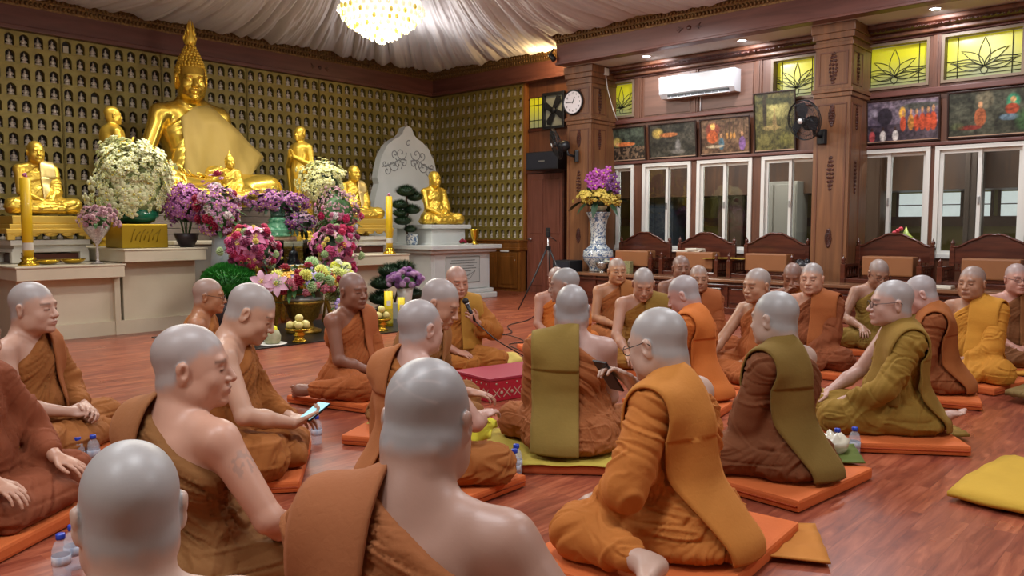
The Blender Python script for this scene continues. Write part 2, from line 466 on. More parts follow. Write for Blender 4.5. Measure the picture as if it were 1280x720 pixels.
def torso(g, J, f, off=0.0, k=.05):
    w = 1 + f
    R = np.eye(3)
    ax = unit(J['up'] - J['pel']); xx = unit(J['rs'] - J['ls']); yy = np.cross(ax, xx); R = np.stack([xx, yy, ax], 1)
    g.ell(J['pel'] + np.array([0, 0, -.005]), (.172 * w + off, .142 * w + off, .118 + off), k, R=np.eye(3))
    g.ell(J['abd'] + R @ np.array([0, .012 + f * .09, -.01]), (.142 * w + off, .112 * w + off, .13 + off), k, R=R)
    g.ell(J['chest'], (.158 * (1 + f * .5) + off, .108 * (1 + f * .5) + off, .135 + off), k, R=R)
    g.ell(J['up'] + R @ np.array([0, -.005, -.01]), (.152 + f * .02 + off, .090 + off, .078 + off), k, R=R)
    for s in ('rs', 'ls'):
        g.cone(J['nb'] + np.array([0, -.008, .01]), J[s] + np.array([0, -.004, -.004]), .048 + off, .056 + off * .8, k * .8)

def figure_body(p):
    J = skeleton(p); f = p['fat']
    lo = (-.62, -.46, -.03); hi = (.62, .62, 1.02); bd = [[], [], []]
    c = J['hc']
    for d in range(3): bd[d].append((c[d] - .125, c[d] + .135, p['hres']))
    if p['hands']:
        for w in ('rw', 'lw'):
            if p['hands'] is True or w[0] in p['hands']:
                q = J[w] + unit(p[w[0] + 'f']) * .08
                for d in range(3): bd[d].append((q[d] - .10, q[d] + .10, p['hres']))
    if p['rfoot'] or p['lfoot']:
        for w, n in (('ra', 'rfoot'), ('la', 'lfoot')):
            if p[n]:
                q = J[w] + unit(p[n][0]) * .07
                for d in range(3): bd[d].append((q[d] - .12, q[d] + .13, p['hres'] * 1.2))
    g = Grid(lo, hi, p['res'], bd)
    torso(g, J, f)
    for s in ('r', 'l'):
        e, w, sh = J[s + 'e'], J[s + 'w'], J[s + 's']
        g.cone(sh, e, .052 + f * .02, .040 + f * .015, .03)
        m = e * .6 + w * .4
        g.cone(e, m, .041 + f * .015, .040 + f * .012, .015); g.cone(m, w, .040 + f * .012, .0255, .02)
        g.cone(J[s + 'hip'], J[s + 'k'], .088, .060, .04); g.cone(J[s + 'k'], J[s + 'a'], .054, .036, .03)
        add_hand(g, w, p[s + 'f'], p[s + 'n'], 1 if s == 'r' else -1, p[s + 'curl'])
        ft = p[s + 'foot']
        if ft: add_foot(g, J[s + 'a'], ft[0], ft[1])
    R = J['R']
    g.cone(J['nb'] + np.array([0, -.012, -.02]), J['hc'] + R @ np.array([0, -.028, -.045]), .066 + f * .03, .060 + f * .03, .035)
    add_head(g, J['hc'], R, p['headk'], fat=f * .6, ear=p['ear'])
    if p.get('roll'):      # neck rolls of a heavy man
        k = p['headk']
        for zz, yy, r in ((-.062, -.074, .017), (-.090, -.070, .018)): g.cone(J['hc'] + R @ np.array([-.032, yy + .004, zz]) * k, J['hc'] + R @ np.array([.032, yy + .004, zz]) * k, r, r, .018)
    V, F = g.nets()
    return V, F, J

def head_local(V, J): return (V - J['hc']) @ J['R']

def skin_colour(V, J, skin, p):
    q = head_local(V, J); k = p['headk']; q = q / k
    C = np.tile(np.array(skin[:3]), (len(V), 1))
    n = vnoise(V[:, 0] * 18, V[:, 1] * 18, V[:, 2] * 18)[:, None]
    C = C * (1 + .06 * n)
    # warm cheeks, ears
    r = np.linalg.norm(q, axis=1)
    head = np.clip((.17 - r) / .03, 0, 1)
    # stubble cap: above a hairline that runs over forehead, temples, behind ears to the nape
    hl = .062 - .9 * np.clip(.075 - q[:, 1], 0, .07) ** 1.0 * 1.0
    hl = np.where(q[:, 1] > .02, .058 - (.085 - q[:, 1]) * .35, np.interp(q[:, 1], [-.2, -.06, -.03, .0, .02], [-.062, -.060, -.045, .018, .035]))
    m = np.clip((q[:, 2] - hl) / .032 + .5 + .25 * vnoise(V[:, 0] * 60, V[:, 1] * 60, V[:, 2] * 60), 0, 1) * head
    m = m * (np.abs(q[:, 0]) < .079)
    st = np.array(p.get('stub', srgb('#8c9aa0'))[:3]) * .76 + np.array(skin[:3]) * .20
    m = (m * p.get('cap', .80))[:, None]
    C = C * (1 - m) + st * m
    if p.get('scar'):
        for (cx, cz, dx_, dz_, bow) in ((0.0, .052, .045, .012, .010), (.005, .045, .040, -.018, -.006), (.03, .085, .03, .018, .004)):
            t_ = np.clip(((q[:, 0] - cx) * dx_ + (q[:, 2] - cz) * dz_) / (dx_ ** 2 + dz_ ** 2), -1, 1); dd = np.hypot(q[:, 0] - cx - dx_ * t_, q[:, 2] - cz - dz_ * t_ - bow * (1 - t_ ** 2))
            mm_ = np.exp(-(dd / .0028) ** 2) * (q[:, 1] < -.03) * head * .45; C = C * (1 - mm_[:, None]) + np.array([.5, .42, .40]) * mm_[:, None]
    lip = np.exp(-(((q[:, 2] + .068) / .011) ** 2 + (q[:, 0] / .022) ** 2) ** 2) * (q[:, 1] > .085) * head
    C = C * (1 - .6 * lip[:, None]) + np.array([.32, .10, .08]) * .55 * lip[:, None] * np.array(skin[:3]).mean() / .35
    for s in (-1, 1):
        bz = .021 - np.abs(q[:, 0] * s - .032) * .18
        b = np.exp(-(((q[:, 2] - bz) / .0048) ** 2)) * (np.abs(q[:, 0] * s - .034) < .020) * (q[:, 1] > .06) * head
        e = np.exp(-(((q[:, 2] + .0075) / .0032) ** 2)) * (np.abs(q[:, 0] * s - .031) < .014) * (q[:, 1] > .07) * head
        C = C * (1 - (.55 * b + .85 * e)[:, None]) + np.array([.02, .015, .012]) * .8 * e[:, None]
    C = np.clip(C, 0, 1)
    return C * np.array([.93, .93, .92]) if not p.get('pale') else C

def figure_robe(p, J):
    """the robe: wraps legs, body and left arm, leaves the right shoulder free"""
    f = p['fat']; res = p['res']
    g = Grid((-.66, -.52, -.012), (.66, .66, .80), res)
    # clip of the upper body from the left side of the neck to the right armpit
    torso(g, J, f, off=.018, k=.05)
    L = rotx(-p['lean']) @ roty(p['side'])
    o = np.array([0, 0, .10])
    n = unit(L @ np.array([.60, .0, .80]))
    a = o + L @ (np.array([-.050, 0, .612 + p.get('rhem', 0)]) - o) + np.array([0, p['hunch'], 0])
    X, Y, Z = g.ax[0][:, None, None], g.ax[1][None, :, None], g.ax[2][None, None, :]
    pl = (X - a[0]) * n[0] + (Y - a[1]) * n[1] + (Z - a[2]) * n[2]
    g.f = (g.f - .005 * np.exp(-((pl + .012) / .012) ** 2)).astype(np.float32)
    g.f = -smin(-g.f, -pl.astype(np.float32), .006)
    # left arm sleeve
    e, w, sh = J['le'], J['lw'], J['ls']
    if not p.get('lbare'):
        g.cone(sh + np.array([0, 0, -.01]), e, .074 + f * .02, .060 + f * .02, .03)
        g.cone(e, e * .25 + w * .75, .058, .042, .03)
        md = (sh + e) / 2; g.cone(md * .5 + e * .5, J['abd'] + np.array([-.10, .05, .02]), .05, .06, .06)
        g.cone(e + np.array([0, 0, -.02]), e * .5 + w * .5 + np.array([.02, 0, -.05]), .05, .045, .05)
    # legs
    b = .104
    for s in ('r', 'l'):
        g.cone(J[s + 'hip'], J[s + 'k'], b + .008, .092, .05)
        A = J[s + 'a']; K = J[s + 'k']
        cover = .72 if p[s + 'foot'] else .95
        g.cone(K, K + (A - K) * cover, .088, .058, .05)
    if p['legs'] == 'cross':
        g.ell((0, .21, .045), (.20, .16, .075), .06)
        g.cone((-.16, .36, .05), (.16, .36, .05), .05, .05, .05)
    if p['legs'] in ('kneel',):
        g.ell((0, .2, .08), (.17, .26, .08), .05)
    g.ell((0, -.03, .05), (.215 + f * .1, .185 + f * .08, .07), .05)
    g.f = np.maximum(g.f, np.broadcast_to(-(Z - .0), g.f.shape)).astype(np.float32)
    V, F = g.nets()
    V = smooth(V, F, 1, .4)
    N = vnormals(V, F)
    seed = p['seed']; rs = np.random.RandomState(seed)
    o1, o2, o3 = rs.rand(3) * 40
    S = J['ls'] + np.array([.01, 0, .05])
    # folds radiating from the left shoulder
    dx = V[:, 0] - S[0]; dz = V[:, 2] - S[2]; dy = V[:, 1] - S[1]
    th = np.arctan2(dx + .02, -dz + .02); r = np.sqrt(dx ** 2 + dz ** 2)
    amp = p.get('fold', 1.0)
    front = np.tanh((V[:, 1] - J['chest'][1]) * 20)
    wv = .35 * vnoise(V[:, 0] * 4 + o1, V[:, 1] * 4, V[:, 2] * 4 + o2)
    n1 = vnoise((th + wv * .5) * 9 + o1 + front * 3.3, r * 2.2 + o2, o3)
    n2 = vnoise((th + wv * .4) * 19 + o2 + front * 1.7, r * 3.5, o1)
    n3 = vnoise((th + wv * .3) * 36 + o3, r * 6, o2)
    up = np.clip((V[:, 2] - .15) / .12, 0, 1)
    rid = lambda a: .35 * np.sqrt(np.minimum(np.abs(a) * 2.4, 1.0) + .004) + 1.0 * np.exp(-((a - .16) / .085) ** 2) - .8 * np.exp(-((a + .12) / .075) ** 2) - .12
    d_up = (.0085 * rid(n1) + .0065 * rid(n2) + .0032 * rid(n3)) * np.clip(r / .20, .3, 1.0)
    a2 = np.arctan2(V[:, 0], V[:, 1] + .15); r2 = np.hypot(V[:, 0], V[:, 1] + .1)
    m1 = vnoise(a2 * 5 + wv * 4 + o2 + V[:, 2] * 6, r2 * 2.5, o1); m2 = vnoise(V[:, 0] * 3.5 + o1 + wv * 5, V[:, 1] * 3.5, V[:, 2] * 20 + o3); m3 = vnoise(a2 * 14 + wv * 5 + V[:, 2] * 12, r2 * 3.5, V[:, 2] * 8 + o2)
    d_lo = .0085 * rid(m1) + .007 * rid(m2) + .004 * rid(m3)
    # sleeve folds across the arm
    ar = np.minimum(np.linalg.norm(np.cross(V - sh, unit(e - sh)), axis=1), np.linalg.norm(np.cross(V - e, unit(w - e)), axis=1))
    am = np.clip((.12 - ar) / .03, 0, 1) * (V[:, 0] < J['ls'][0] + .03) if not p.get('lbare') else 0 * V[:, 0]
    t1 = np.linalg.norm(V - e, axis=1)
    s1 = vnoise(t1 * 11 + o2 + wv * 3 + V[:, 2] * 5, V[:, 2] * 5 + V[:, 1] * 8 + V[:, 0] * 6, o1)
    s2 = vnoise(t1 * 26 + o1 + wv * 4, V[:, 2] * 8 - V[:, 1] * 12, o3)
    d_ar = .0075 * rid(s1) + .0045 * rid(s2)
    d = d_up * up + d_lo * (1 - up); d = d * (1 - am) + d_ar * am
    flat = np.clip(V[:, 2] / .02, 0, 1) * np.clip((-(V - a) @ n + .004) / .035, .12, 1)
    V = V + N * (d * amp * flat)[:, None]
    V[:, 2] = np.maximum(V[:, 2], .0)
    return V, F

def tri(g, P):
    """trilinear samples of the field at points P (n,3)"""
    I = []; T = []
    for d in range(3):
        a = g.ax[d]; i = np.clip(np.searchsorted(a, P[:, d]) - 1, 0, len(a) - 2); I.append(i); T.append(np.clip((P[:, d] - a[i]) / (a[i + 1] - a[i]), 0, 1))
    r = 0
    for a in (0, 1):
        for b in (0, 1):
            for c in (0, 1):
                r = r + g.f[I[0] + a, I[1] + b, I[2] + c] * (T[0] if a else 1 - T[0]) * (T[1] if b else 1 - T[1]) * (T[2] if c else 1 - T[2])
    return r

def figure_sash(p, J):
    """the folded outer robe laid over the left shoulder, hanging in front and behind: a draped double cloth"""
    f = p['fat']; q = p['sash']
    w = q.get('w', .102); x0 = q.get('x', -.124); zb = q.get('zb', .012); zf = q.get('zf', .17); tb = q.get('tb', .06); tf = q.get('tf', .0)
    g = Grid((-.45, -.50, -.02), (.35, .50, .80), .011)
    torso(g, J, f, off=.022, k=.10)
    g.cone(J['ls'], J['ls'] + (J['le'] - J['ls']) * .35, .078 + f * .02, .074, .07)
    g.ell((0, -.03, .05), (.232 + f * .1, .208 + f * .08, .090), .05)
    zc = J['ls'][2] - .10; yc = J['ls'][1] - .005
    U = np.linspace(-w, w, 15)
    zs_f = np.arange(zf, zc, .012); zs_b = np.arange(zc, zb, -.012); ang = np.linspace(0, PI, 34)
    pts = []          # origin, direction per ray
    prof = [(z, 0) for z in zs_f] + [(None, a) for a in ang] + [(z, PI) for z in zs_b]
    ts = np.linspace(.40, .0, 130)
    V = np.zeros((len(prof), len(U), 3)); S = np.zeros((len(prof), len(U)))
    for i, (z, a) in enumerate(prof):
        oz = z if z is not None else zc; di = np.array([0, math.cos(a), math.sin(a) if z is None else 0])
        drop = max(0, zc - oz); cx = x0 + (tf if a < PI / 2 else tb) * drop
        for k, u in enumerate(U):
            o = np.array([cx + u, yc, oz]); P = o + di * ts[:, None]; v = tri(g, P) - (.004 + .013 * min(1, drop / .22))
            h = np.nonzero(v < 0)[0]
            if len(h) == 0: t = .06
            else:
                j = h[0]; t = ts[j] if j == 0 else ts[j - 1] + (ts[j] - ts[j - 1]) * v[j - 1] / (v[j - 1] - v[j])
            S[i, k] = t; V[i, k] = o
    nf, na = len(zs_f), len(ang)
    # cloth hangs plumb from the widest point above it
    for i in range(nf + na, len(prof)): S[i] = np.maximum(S[i], S[i - 1] - .0015)
    for i in range(nf - 1, -1, -1): S[i] = np.maximum(S[i], S[i + 1] - .004)
    S = np.stack([np.convolve(np.pad(S[:, k], 3, 'edge'), np.ones(7) / 7, 'valid') for k in range(len(U))], 1)
    for i, (z, a) in enumerate(prof):
        di = np.array([0, math.cos(a), math.sin(a) if z is None else 0]); V[i] += di * S[i][:, None]
    nz = vnoise(V[..., 0] * 10, V[..., 1] * 10, V[..., 2] * 9 + p['seed']) * .004 + vnoise(V[..., 0] * 4, V[..., 1] * 6, V[..., 2] * 22 + p['seed']) * .0025
    n, m = V.shape[:2]
    A = (np.arange(n - 1)[:, None] * m + np.arange(m - 1)[None, :]).ravel()
    F = np.stack([A, A + m, A + m + 1, A + 1], 1); W = V.reshape(-1, 3); N = vnormals(W, F)
    if (N * (W - np.array([x0, yc, zc - .1]))).sum() < 0: F = F[:, ::-1]; N = -N
    W = W + N * nz.reshape(-1, 1); T = .009
    B = W - N * T
    k = len(W); idx = np.arange(k).reshape(n, m); E_ = []
    ring = list(idx[0, :]) + list(idx[1:, -1]) + list(idx[-1, -2::-1]) + list(idx[-2:0:-1, 0])
    for a, b in zip(ring, ring[1:] + ring[:1]): E_.append((a, b, b + k, a + k))
    F2 = np.concatenate([F, F[:, ::-1] + k, np.array(E_)])
    return np.concatenate([W, B]), F2
# ------------------------------------------------------------------ cloth and skin
def cloth(name, col, dark=None, weave=900, seam=False, rough=.85):
    if name in _MATS: return _MATS[name]
    m = bpy.data.materials.new(name); m.use_nodes = True; t = NT(m)
    b = t.n('ShaderNodeBsdfPrincipled'); t.l(b.outputs[0], t.out.inputs[0])
    c = srgb(col); gm = (c[0] + c[1] + c[2]) / 3; c = tuple((v * .90 + gm * .10) * .88 for v in c[:3]) + (1,); b.inputs['Roughness'].default_value = rough; b.inputs['Specular IOR Level'].default_value = .25
    b.inputs['Sheen Weight'].default_value = .25; b.inputs['Sheen Roughness'].default_value = .45; b.inputs['Sheen Tint'].default_value = tuple(min(1, v * 1.6 + .05) for v in c[:3]) + (1,)
    tc = t.n('ShaderNodeTexCoord')
    nz = t.n('ShaderNodeTexNoise'); nz.inputs['Scale'].default_value = 5; nz.inputs['Detail'].default_value = 6; t.l(tc.outputs['Object'], nz.inputs['Vector'])
    mx = t.n('ShaderNodeMix', data_type='RGBA'); mx.inputs[6].default_value = tuple(v * .86 for v in c[:3]) + (1,); mx.inputs[7].default_value = tuple(min(1, v * 1.12) for v in c[:3]) + (1,)
    t.l(nz.outputs[0], mx.inputs[0]); t.l(mx.outputs[2], b.inputs['Base Color'])
    n2 = t.n('ShaderNodeTexNoise'); n2.inputs['Scale'].default_value = 55; n2.inputs['Detail'].default_value = 5; n2.inputs['Distortion'].default_value = .6; t.l(tc.outputs['Object'], n2.inputs['Vector'])
    bp = t.n('ShaderNodeBump'); bp.inputs['Strength'].default_value = .35; bp.inputs['Distance'].default_value = .004; t.l(n2.outputs[0], bp.inputs['Height'])
    last = bp
    if seam:      # stitched cross seams of the folded robe
        sx = t.n('ShaderNodeSeparateXYZ'); t.l(tc.outputs['Object'], sx.inputs[0])
        mm = t.n('ShaderNodeMath', operation='MULTIPLY'); mm.inputs[1].default_value = 8.3; t.l(sx.outputs[2], mm.inputs[0])
        fr = t.n('ShaderNodeMath', operation='FRACT'); t.l(mm.outputs[0], fr.inputs[0])
        lt = t.n('ShaderNodeMath', operation='GREATER_THAN'); lt.inputs[1].default_value = .04; t.l(fr.outputs[0], lt.inputs[0])
        b2 = t.n('ShaderNodeBump'); b2.inputs['Strength'].default_value = .22; b2.inputs['Distance'].default_value = .002
        t.l(lt.outputs[0], b2.inputs['Height']); t.l(bp.outputs[0], b2.inputs['Normal']); last = b2
    t.l(last.outputs[0], b.inputs['Normal'])
    _MATS[name] = m; return m

SKIN = attr_mat('skin', rough=.42, sss=.0, spec=.45, bump=(220, .12, .001))
# ------------------------------------------------------------------ room shell
YW, XW = 12.70, 11.70          # altar wall, window wall
X0, Y0 = -3.2, -4.2            # walls behind the photographer
W_DARK = wood('wood_dark', '#3c1c14', '#5a2c1e', .35, 1, (.1, 1, 1))
W_BEAM = wood('wood_beam', '#5c342c', '#74463c', .4, .6, (.1, .1, 1))
W_COL = wood('wood_column', '#64402a', '#875a38', .38, .8, (1, 1, .07))
W_WALL = wood('wood_wall', '#593524', '#784a32', .42, .6, (1, 1, .1))
W_PANEL = wood('wood_panel', '#64463a', '#7e5a4a', .45, .6, (1, .1, 1))
W_CAB = wood('wood_cabinet', '#6e4218', '#8e5a26', .35, .8, (1, 1, .08))
W_DOOR = wood('wood_door', '#70402f', '#8a5444', .4, .8, (1, 1, .08))
W_THRONE = wood('wood_throne', '#3f1c14', '#62301f', .25, 1, (1, .1, 1), coat=.3)
GOLDCARVE = pbr('gilt_carving', '#8d6a3c', .45, .5, noise=(30, .8, '#4a2c1c'), bump=(60, .8, .01))
WHITE = pbr('white_paint', '#e6e4dc', .35)
CREAM = pbr('cream_wall', '#d8cfbc', .8)
BLACK = pbr('black_plastic', '#17181c', .4)

def floor_mat():
    m = bpy.data.materials.new('laminate_floor'); m.use_nodes = True; t = NT(m)
    b = t.n('ShaderNodeBsdfPrincipled'); t.l(b.outputs[0], t.out.inputs[0])
    tc = t.n('ShaderNodeTexCoord')
    br = t.n('ShaderNodeTexBrick'); br.offset = .37; br.inputs['Scale'].default_value = 1
    br.inputs['Mortar Size'].default_value = .0006; br.inputs['Brick Width'].default_value = .62; br.inputs['Row Height'].default_value = .085; br.inputs['Bias'].default_value = 0
    br.inputs['Color1'].default_value = (0, 0, 0, 1); br.inputs['Color2'].default_value = (1, 1, 1, 1); br.inputs['Mortar'].default_value = (.3, .3, .3, 1)
    t.l(tc.outputs['Object'], br.inputs['Vector'])
    mp = t.n('ShaderNodeMapping'); mp.inputs['Scale'].default_value = (2.0, 16, 1); t.l(tc.outputs['Object'], mp.inputs[0])
    # shift the grain from plank to plank
    ad = t.n('ShaderNodeVectorMath', operation='MULTIPLY_ADD'); ad.inputs[1].default_value = (7, 7, 7); t.l(br.outputs['Color'], ad.inputs[0]); t.l(mp.outputs[0], ad.inputs[2])
    nz = t.n('ShaderNodeTexNoise'); nz.inputs['Scale'].default_value = 1.3; nz.inputs['Detail'].default_value = 7; nz.inputs['Roughness'].default_value = .6; nz.inputs['Distortion'].default_value = .8
    t.l(ad.outputs[0], nz.inputs['Vector'])
    cr = t.n('ShaderNodeValToRGB'); e = cr.color_ramp.elements
    e[0].position = .28; e[0].color = srgb('#70352a'); e[1].position = .72; e[1].color = srgb('#bb7050')
    k = e.new(.5); k.color = srgb('#9a5238')
    t.l(nz.outputs[0], cr.inputs[0])
    mx = t.n('ShaderNodeMix', data_type='RGBA', blend_type='MULTIPLY'); mx.inputs[0].default_value = .8
    c2 = t.n('ShaderNodeValToRGB'); c2.color_ramp.elements[0].color = (.60, .50, .62, 1); c2.color_ramp.elements[1].color = (1.0, 1.0, 1.0, 1)
    t.l(br.outputs['Color'], c2.inputs[0]); t.l(cr.outputs[0], mx.inputs[6]); t.l(c2.outputs[0], mx.inputs[7])
    m2 = t.n('ShaderNodeMix', data_type='RGBA'); m2.inputs[7].default_value = srgb('#6a3424'); t.l(br.outputs['Fac'], m2.inputs[0]); t.l(mx.outputs[2], m2.inputs[6])
    t.l(m2.outputs[2], b.inputs['Base Color'])
    n3 = t.n('ShaderNodeTexNoise'); n3.inputs['Scale'].default_value = 2.0; n3.inputs['Detail'].default_value = 3; t.l(tc.outputs['Object'], n3.inputs['Vector'])
    mr = t.n('ShaderNodeMapRange'); mr.inputs[3].default_value = .22; mr.inputs[4].default_value = .38; t.l(n3.outputs[0], mr.inputs[0]); t.l(mr.outputs[0], b.inputs['Roughness'])
    b.inputs['Specular IOR Level'].default_value = .46
    bp = t.n('ShaderNodeBump'); bp.inputs['Strength'].default_value = .12; bp.inputs['Distance'].default_value = .002; t.l(nz.outputs[0], bp.inputs['Height']); t.l(bp.outputs[0], b.inputs['Normal'])
    return m

MB().box(X0 - .2, XW + .2, Y0 - .2, YW + .2, -.12, 0).build('floor', floor_mat(), kind='structure')
MB().box(X0 - .2, XW + .2, Y0 - .2, YW + .2, 5.9, 6.0).build('ceiling', CREAM, kind='structure')
MB().box(X0 - .2, XW + .2, YW, YW + .15, -.1, 5.9).build('wall_altar', W_DARK, kind='structure')
MB().box(X0 - .2, XW + .2, Y0 - .15, Y0, -.1, 5.9).build('wall_rear', CREAM, kind='structure')
MB().box(X0 - .15, X0, Y0, YW, -.1, 5.9).build('wall_left', CREAM, kind='structure')

# window wall with real openings
WIN = [(8.41, 7.69), (7.515, 6.60), (6.49, 5.55), (5.40, 4.52), (4.095, 3.05), (2.995, 1.95), (1.6, .6), (.5, -.5)]
WZ0, WZ1 = .82, 2.29
TRN = [(8.40, 7.70), (5.28, 4.60), (4.05, 3.11), (2.965, 2.03), (1.6, .6)]
TZ0, TZ1 = 3.10, 3.72
w = MB(); T = .16
ys = sorted({v for a in WIN for v in a} | {Y0, YW})
def seg(y0, y1, z0, z1): w.box(XW, XW + T, y0, y1, z0, z1)
seg(Y0, YW, -.1, WZ0)
prev = Y0
for a, b in sorted((b, a) for a, b in WIN): seg(prev, a, WZ0, WZ1); prev = b
seg(prev, YW, WZ0, WZ1)
seg(Y0, YW, WZ1, TZ0)
prev = Y0
for a, b in sorted((b, a) for a, b in TRN): seg(prev, a, TZ0, TZ1); prev = b
seg(prev, YW, TZ0, TZ1); seg(Y0, YW, TZ1, 5.9)
w.build('wall_right', W_WALL, kind='structure')

# sliding windows
def glass_mat(name, tint, refl=.12):
    m = bpy.data.materials.new(name); m.use_nodes = True; t = NT(m)
    tr = t.n('ShaderNodeBsdfTransparent'); tr.inputs[0].default_value = tint
    gl = t.n('ShaderNodeBsdfGlossy'); gl.inputs['Roughness'].default_value = .02
    fr = t.n('ShaderNodeFresnel'); fr.inputs[0].default_value = 1.5
    mx = t.n('ShaderNodeMixShader'); t.l(fr.outputs[0], mx.inputs[0]); t.l(tr.outputs[0], mx.inputs[1]); t.l(gl.outputs[0], mx.inputs[2]); t.l(mx.outputs[0], t.out.inputs[0])
    return m
GLASS = glass_mat('window_glass', (.88, .90, .88, 1))
CASEGLASS = glass_mat('case_glass', (.93, .96, .95, 1))
METAL = pbr('brushed_metal', '#b8b8b8', .3, .9)
for i, (ya, yb) in enumerate(WIN):
    r = empty('window_%d' % (i + 1), (XW, (ya + yb) / 2, WZ0), kind='structure'); h = WZ1 - WZ0; wd = (ya - yb) / 2
    f = MB(); x0, x1 = -.03, .09; t = .055
    f.box(x0, x1, -wd, wd, h - t, h, bev=.004); f.box(x0, x1, -wd, wd, 0, t, bev=.004); f.box(x0, x1, -wd, -wd + t, t, h - t); f.box(x0, x1, wd - t, wd, t, h - t)
    f.build('window_frame', WHITE, r)
    for k, (a, b, xo) in enumerate(((-wd + t, .02, .05), (-.02, wd - t, .015))):
        s = MB(); q = .045
        s.box(xo, xo + .03, a, b, h - t - q, h - t); s.box(xo, xo + .03, a, b, t, t + q); s.box(xo, xo + .03, a, a + q, t + q, h - t - q); s.box(xo, xo + .03, b - q, b, t + q, h - t - q)
        so = s.build('window_sash', WHITE, r)
        MB().box(xo + .012, xo + .018, a + q - .004, b - q + .004, t + q - .004, h - t - q + .004).build('window_pane', GLASS, so)
        if k: MB().box(xo - .018, xo, a + .01, a + .034, h * .48, h * .55, bev=.003).build('window_latch', METAL, so)

# leaded transom lights with a lotus in each
STAIN = bpy.data.materials.new('stained_glass'); STAIN.use_nodes = True
t = NT(STAIN); tc = t.n('ShaderNodeTexCoord'); sx = t.n('ShaderNodeSeparateXYZ'); t.l(tc.outputs['Generated'], sx.inputs[0])
nz = t.n('ShaderNodeTexNoise'); nz.inputs['Scale'].default_value = 2.5; t.l(tc.outputs['Object'], nz.inputs['Vector'])
ma = t.n('ShaderNodeMath', operation='MULTIPLY_ADD'); ma.inputs[1].default_value = .5; t.l(nz.outputs[0], ma.inputs[0]); t.l(sx.outputs[2], ma.inputs[2])
cr = t.n('ShaderNodeValToRGB'); cr.color_ramp.elements[0].position = .35; cr.color_ramp.elements[1].position = 1.15; cr.color_ramp.elements[0].color = srgb('#86885e'); cr.color_ramp.elements[1].color = srgb('#c8c226')
t.l(ma.outputs[0], cr.inputs[0])
b = t.n('ShaderNodeBsdfPrincipled'); b.inputs['Roughness'].default_value = .25; t.l(cr.outputs[0], b.inputs['Base Color']); t.l(cr.outputs[0], b.inputs['Emission Color']); b.inputs['Emission Strength'].default_value = .42; t.l(b.outputs[0], t.out.inputs[0])  # emission stands in for light coming through from behind the glass
LEAD = pbr('lead_came', '#3a3a2a', .4, .6)
def petal(cx, cz, ang, ln, wd, n=8, curl=0):
    pts = []
    for i in range(2 * n + 1):
        u = i / n if i <= n else 2 - i / n
        s = 1 if i <= n else -1
        x = s * wd * math.sin(PI * min(u, 1) ** .8); z = ln * u
        a = ang + curl * u
        pts.append((cx + x * math.cos(a) + z * math.sin(a), cz - x * math.sin(a) + z * math.cos(a)))
    return pts
for i, (ya, yb) in enumerate(TRN):
    r = empty('window_%d' % (i + 11), (XW, (ya + yb) / 2, TZ0), kind='structure'); h = TZ1 - TZ0; wd = (ya - yb) / 2
    f = MB(); t_ = .05
    t_ = .035; f.box(-.03, .10, -wd, wd, h - t_, h); f.box(-.03, .10, -wd, wd, 0, t_); f.box(-.03, .10, -wd, -wd + t_, t_, h - t_); f.box(-.03, .10, wd - t_, wd, t_, h - t_)
    f.build('window_frame', pbr('transom_frame', '#84705a', .5), r)
    MB().box(.12, .128, -wd + t_, wd - t_, t_, h - t_).build('window_pane', STAIN, r)
    L = MB(); x = .112; c = h / 2 - .03; pw = wd * .66
    L.tube([(x, -pw, t_), (x, -pw, h - t_)], .006, 5); L.tube([(x, pw, t_), (x, pw, h - t_)], .006, 5)
    for zz in (c,): L.tube([(x, -wd + t_, zz), (x, -pw, zz)], .006, 5); L.tube([(x, pw, zz), (x, wd - t_, zz)], .006, 5)
    L.tube([(x, -wd + t_, t_ + .06), (x, wd - t_, t_ + .06)], .005, 5)
    k = h * .74; sp_ = min(1.25, pw / .26)
    for ang, ln, pwid, cu in ((0, k * .80, .055, 0), (.50 * sp_, k * .76, .040, .30), (-.50 * sp_, k * .76, .040, -.30), (.95 * sp_, k * .88, .040, .25), (-.95 * sp_, k * .88, .040, -.25), (1.25 * sp_, k * .95, .035, .15), (-1.25 * sp_, k * .95, .035, -.15), (1.62, k * .8, .045, -.25), (-1.62, k * .8, .045, .25), (PI, k * .22, .035, 0)):
        L.tube([(x, py_, pz) for py_, pz in petal(0, c - .10, ang, ln, pwid * sp_, 9, cu)], .005, 5)
    L.build('lead_lines', LEAD, r)

# trims, rails, mullions on the window wall
def mould(name, boxes, mat): 
    m = MB()
    for b_ in boxes: m.box(*b_[:6], bev=b_[6] if len(b_) > 6 else 0)
    return m.build(name, mat, kind='structure')
mould('trim_1', [(XW - .05, XW, Y0, 8.6, 2.30, 2.345, .008), (XW - .06, XW, Y0, 8.6, 2.985, 3.06, .012), (XW - .04, XW, Y0, 8.6, 3.735, 3.76, .006)], W_BEAM)
mm = []
for y in (8.50, 7.60, 6.545, 5.475, 4.47, 3.02, 1.8): mm += [(XW - .025, XW, y - .05, y + .05, 3.06, 3.735, .006), (XW - .035, XW, y - .018, y + .018, 3.06, 3.735, .006)]
mould('trim_2', mm, W_WALL)
pan = []
for a, b_ in ((7.54, 6.60), (6.49, 5.53)): pan.append((XW - .012, XW, b_ + .04, a - .04, 3.09, 3.71, .004))
mould('trim_3', pan, W_PANEL)
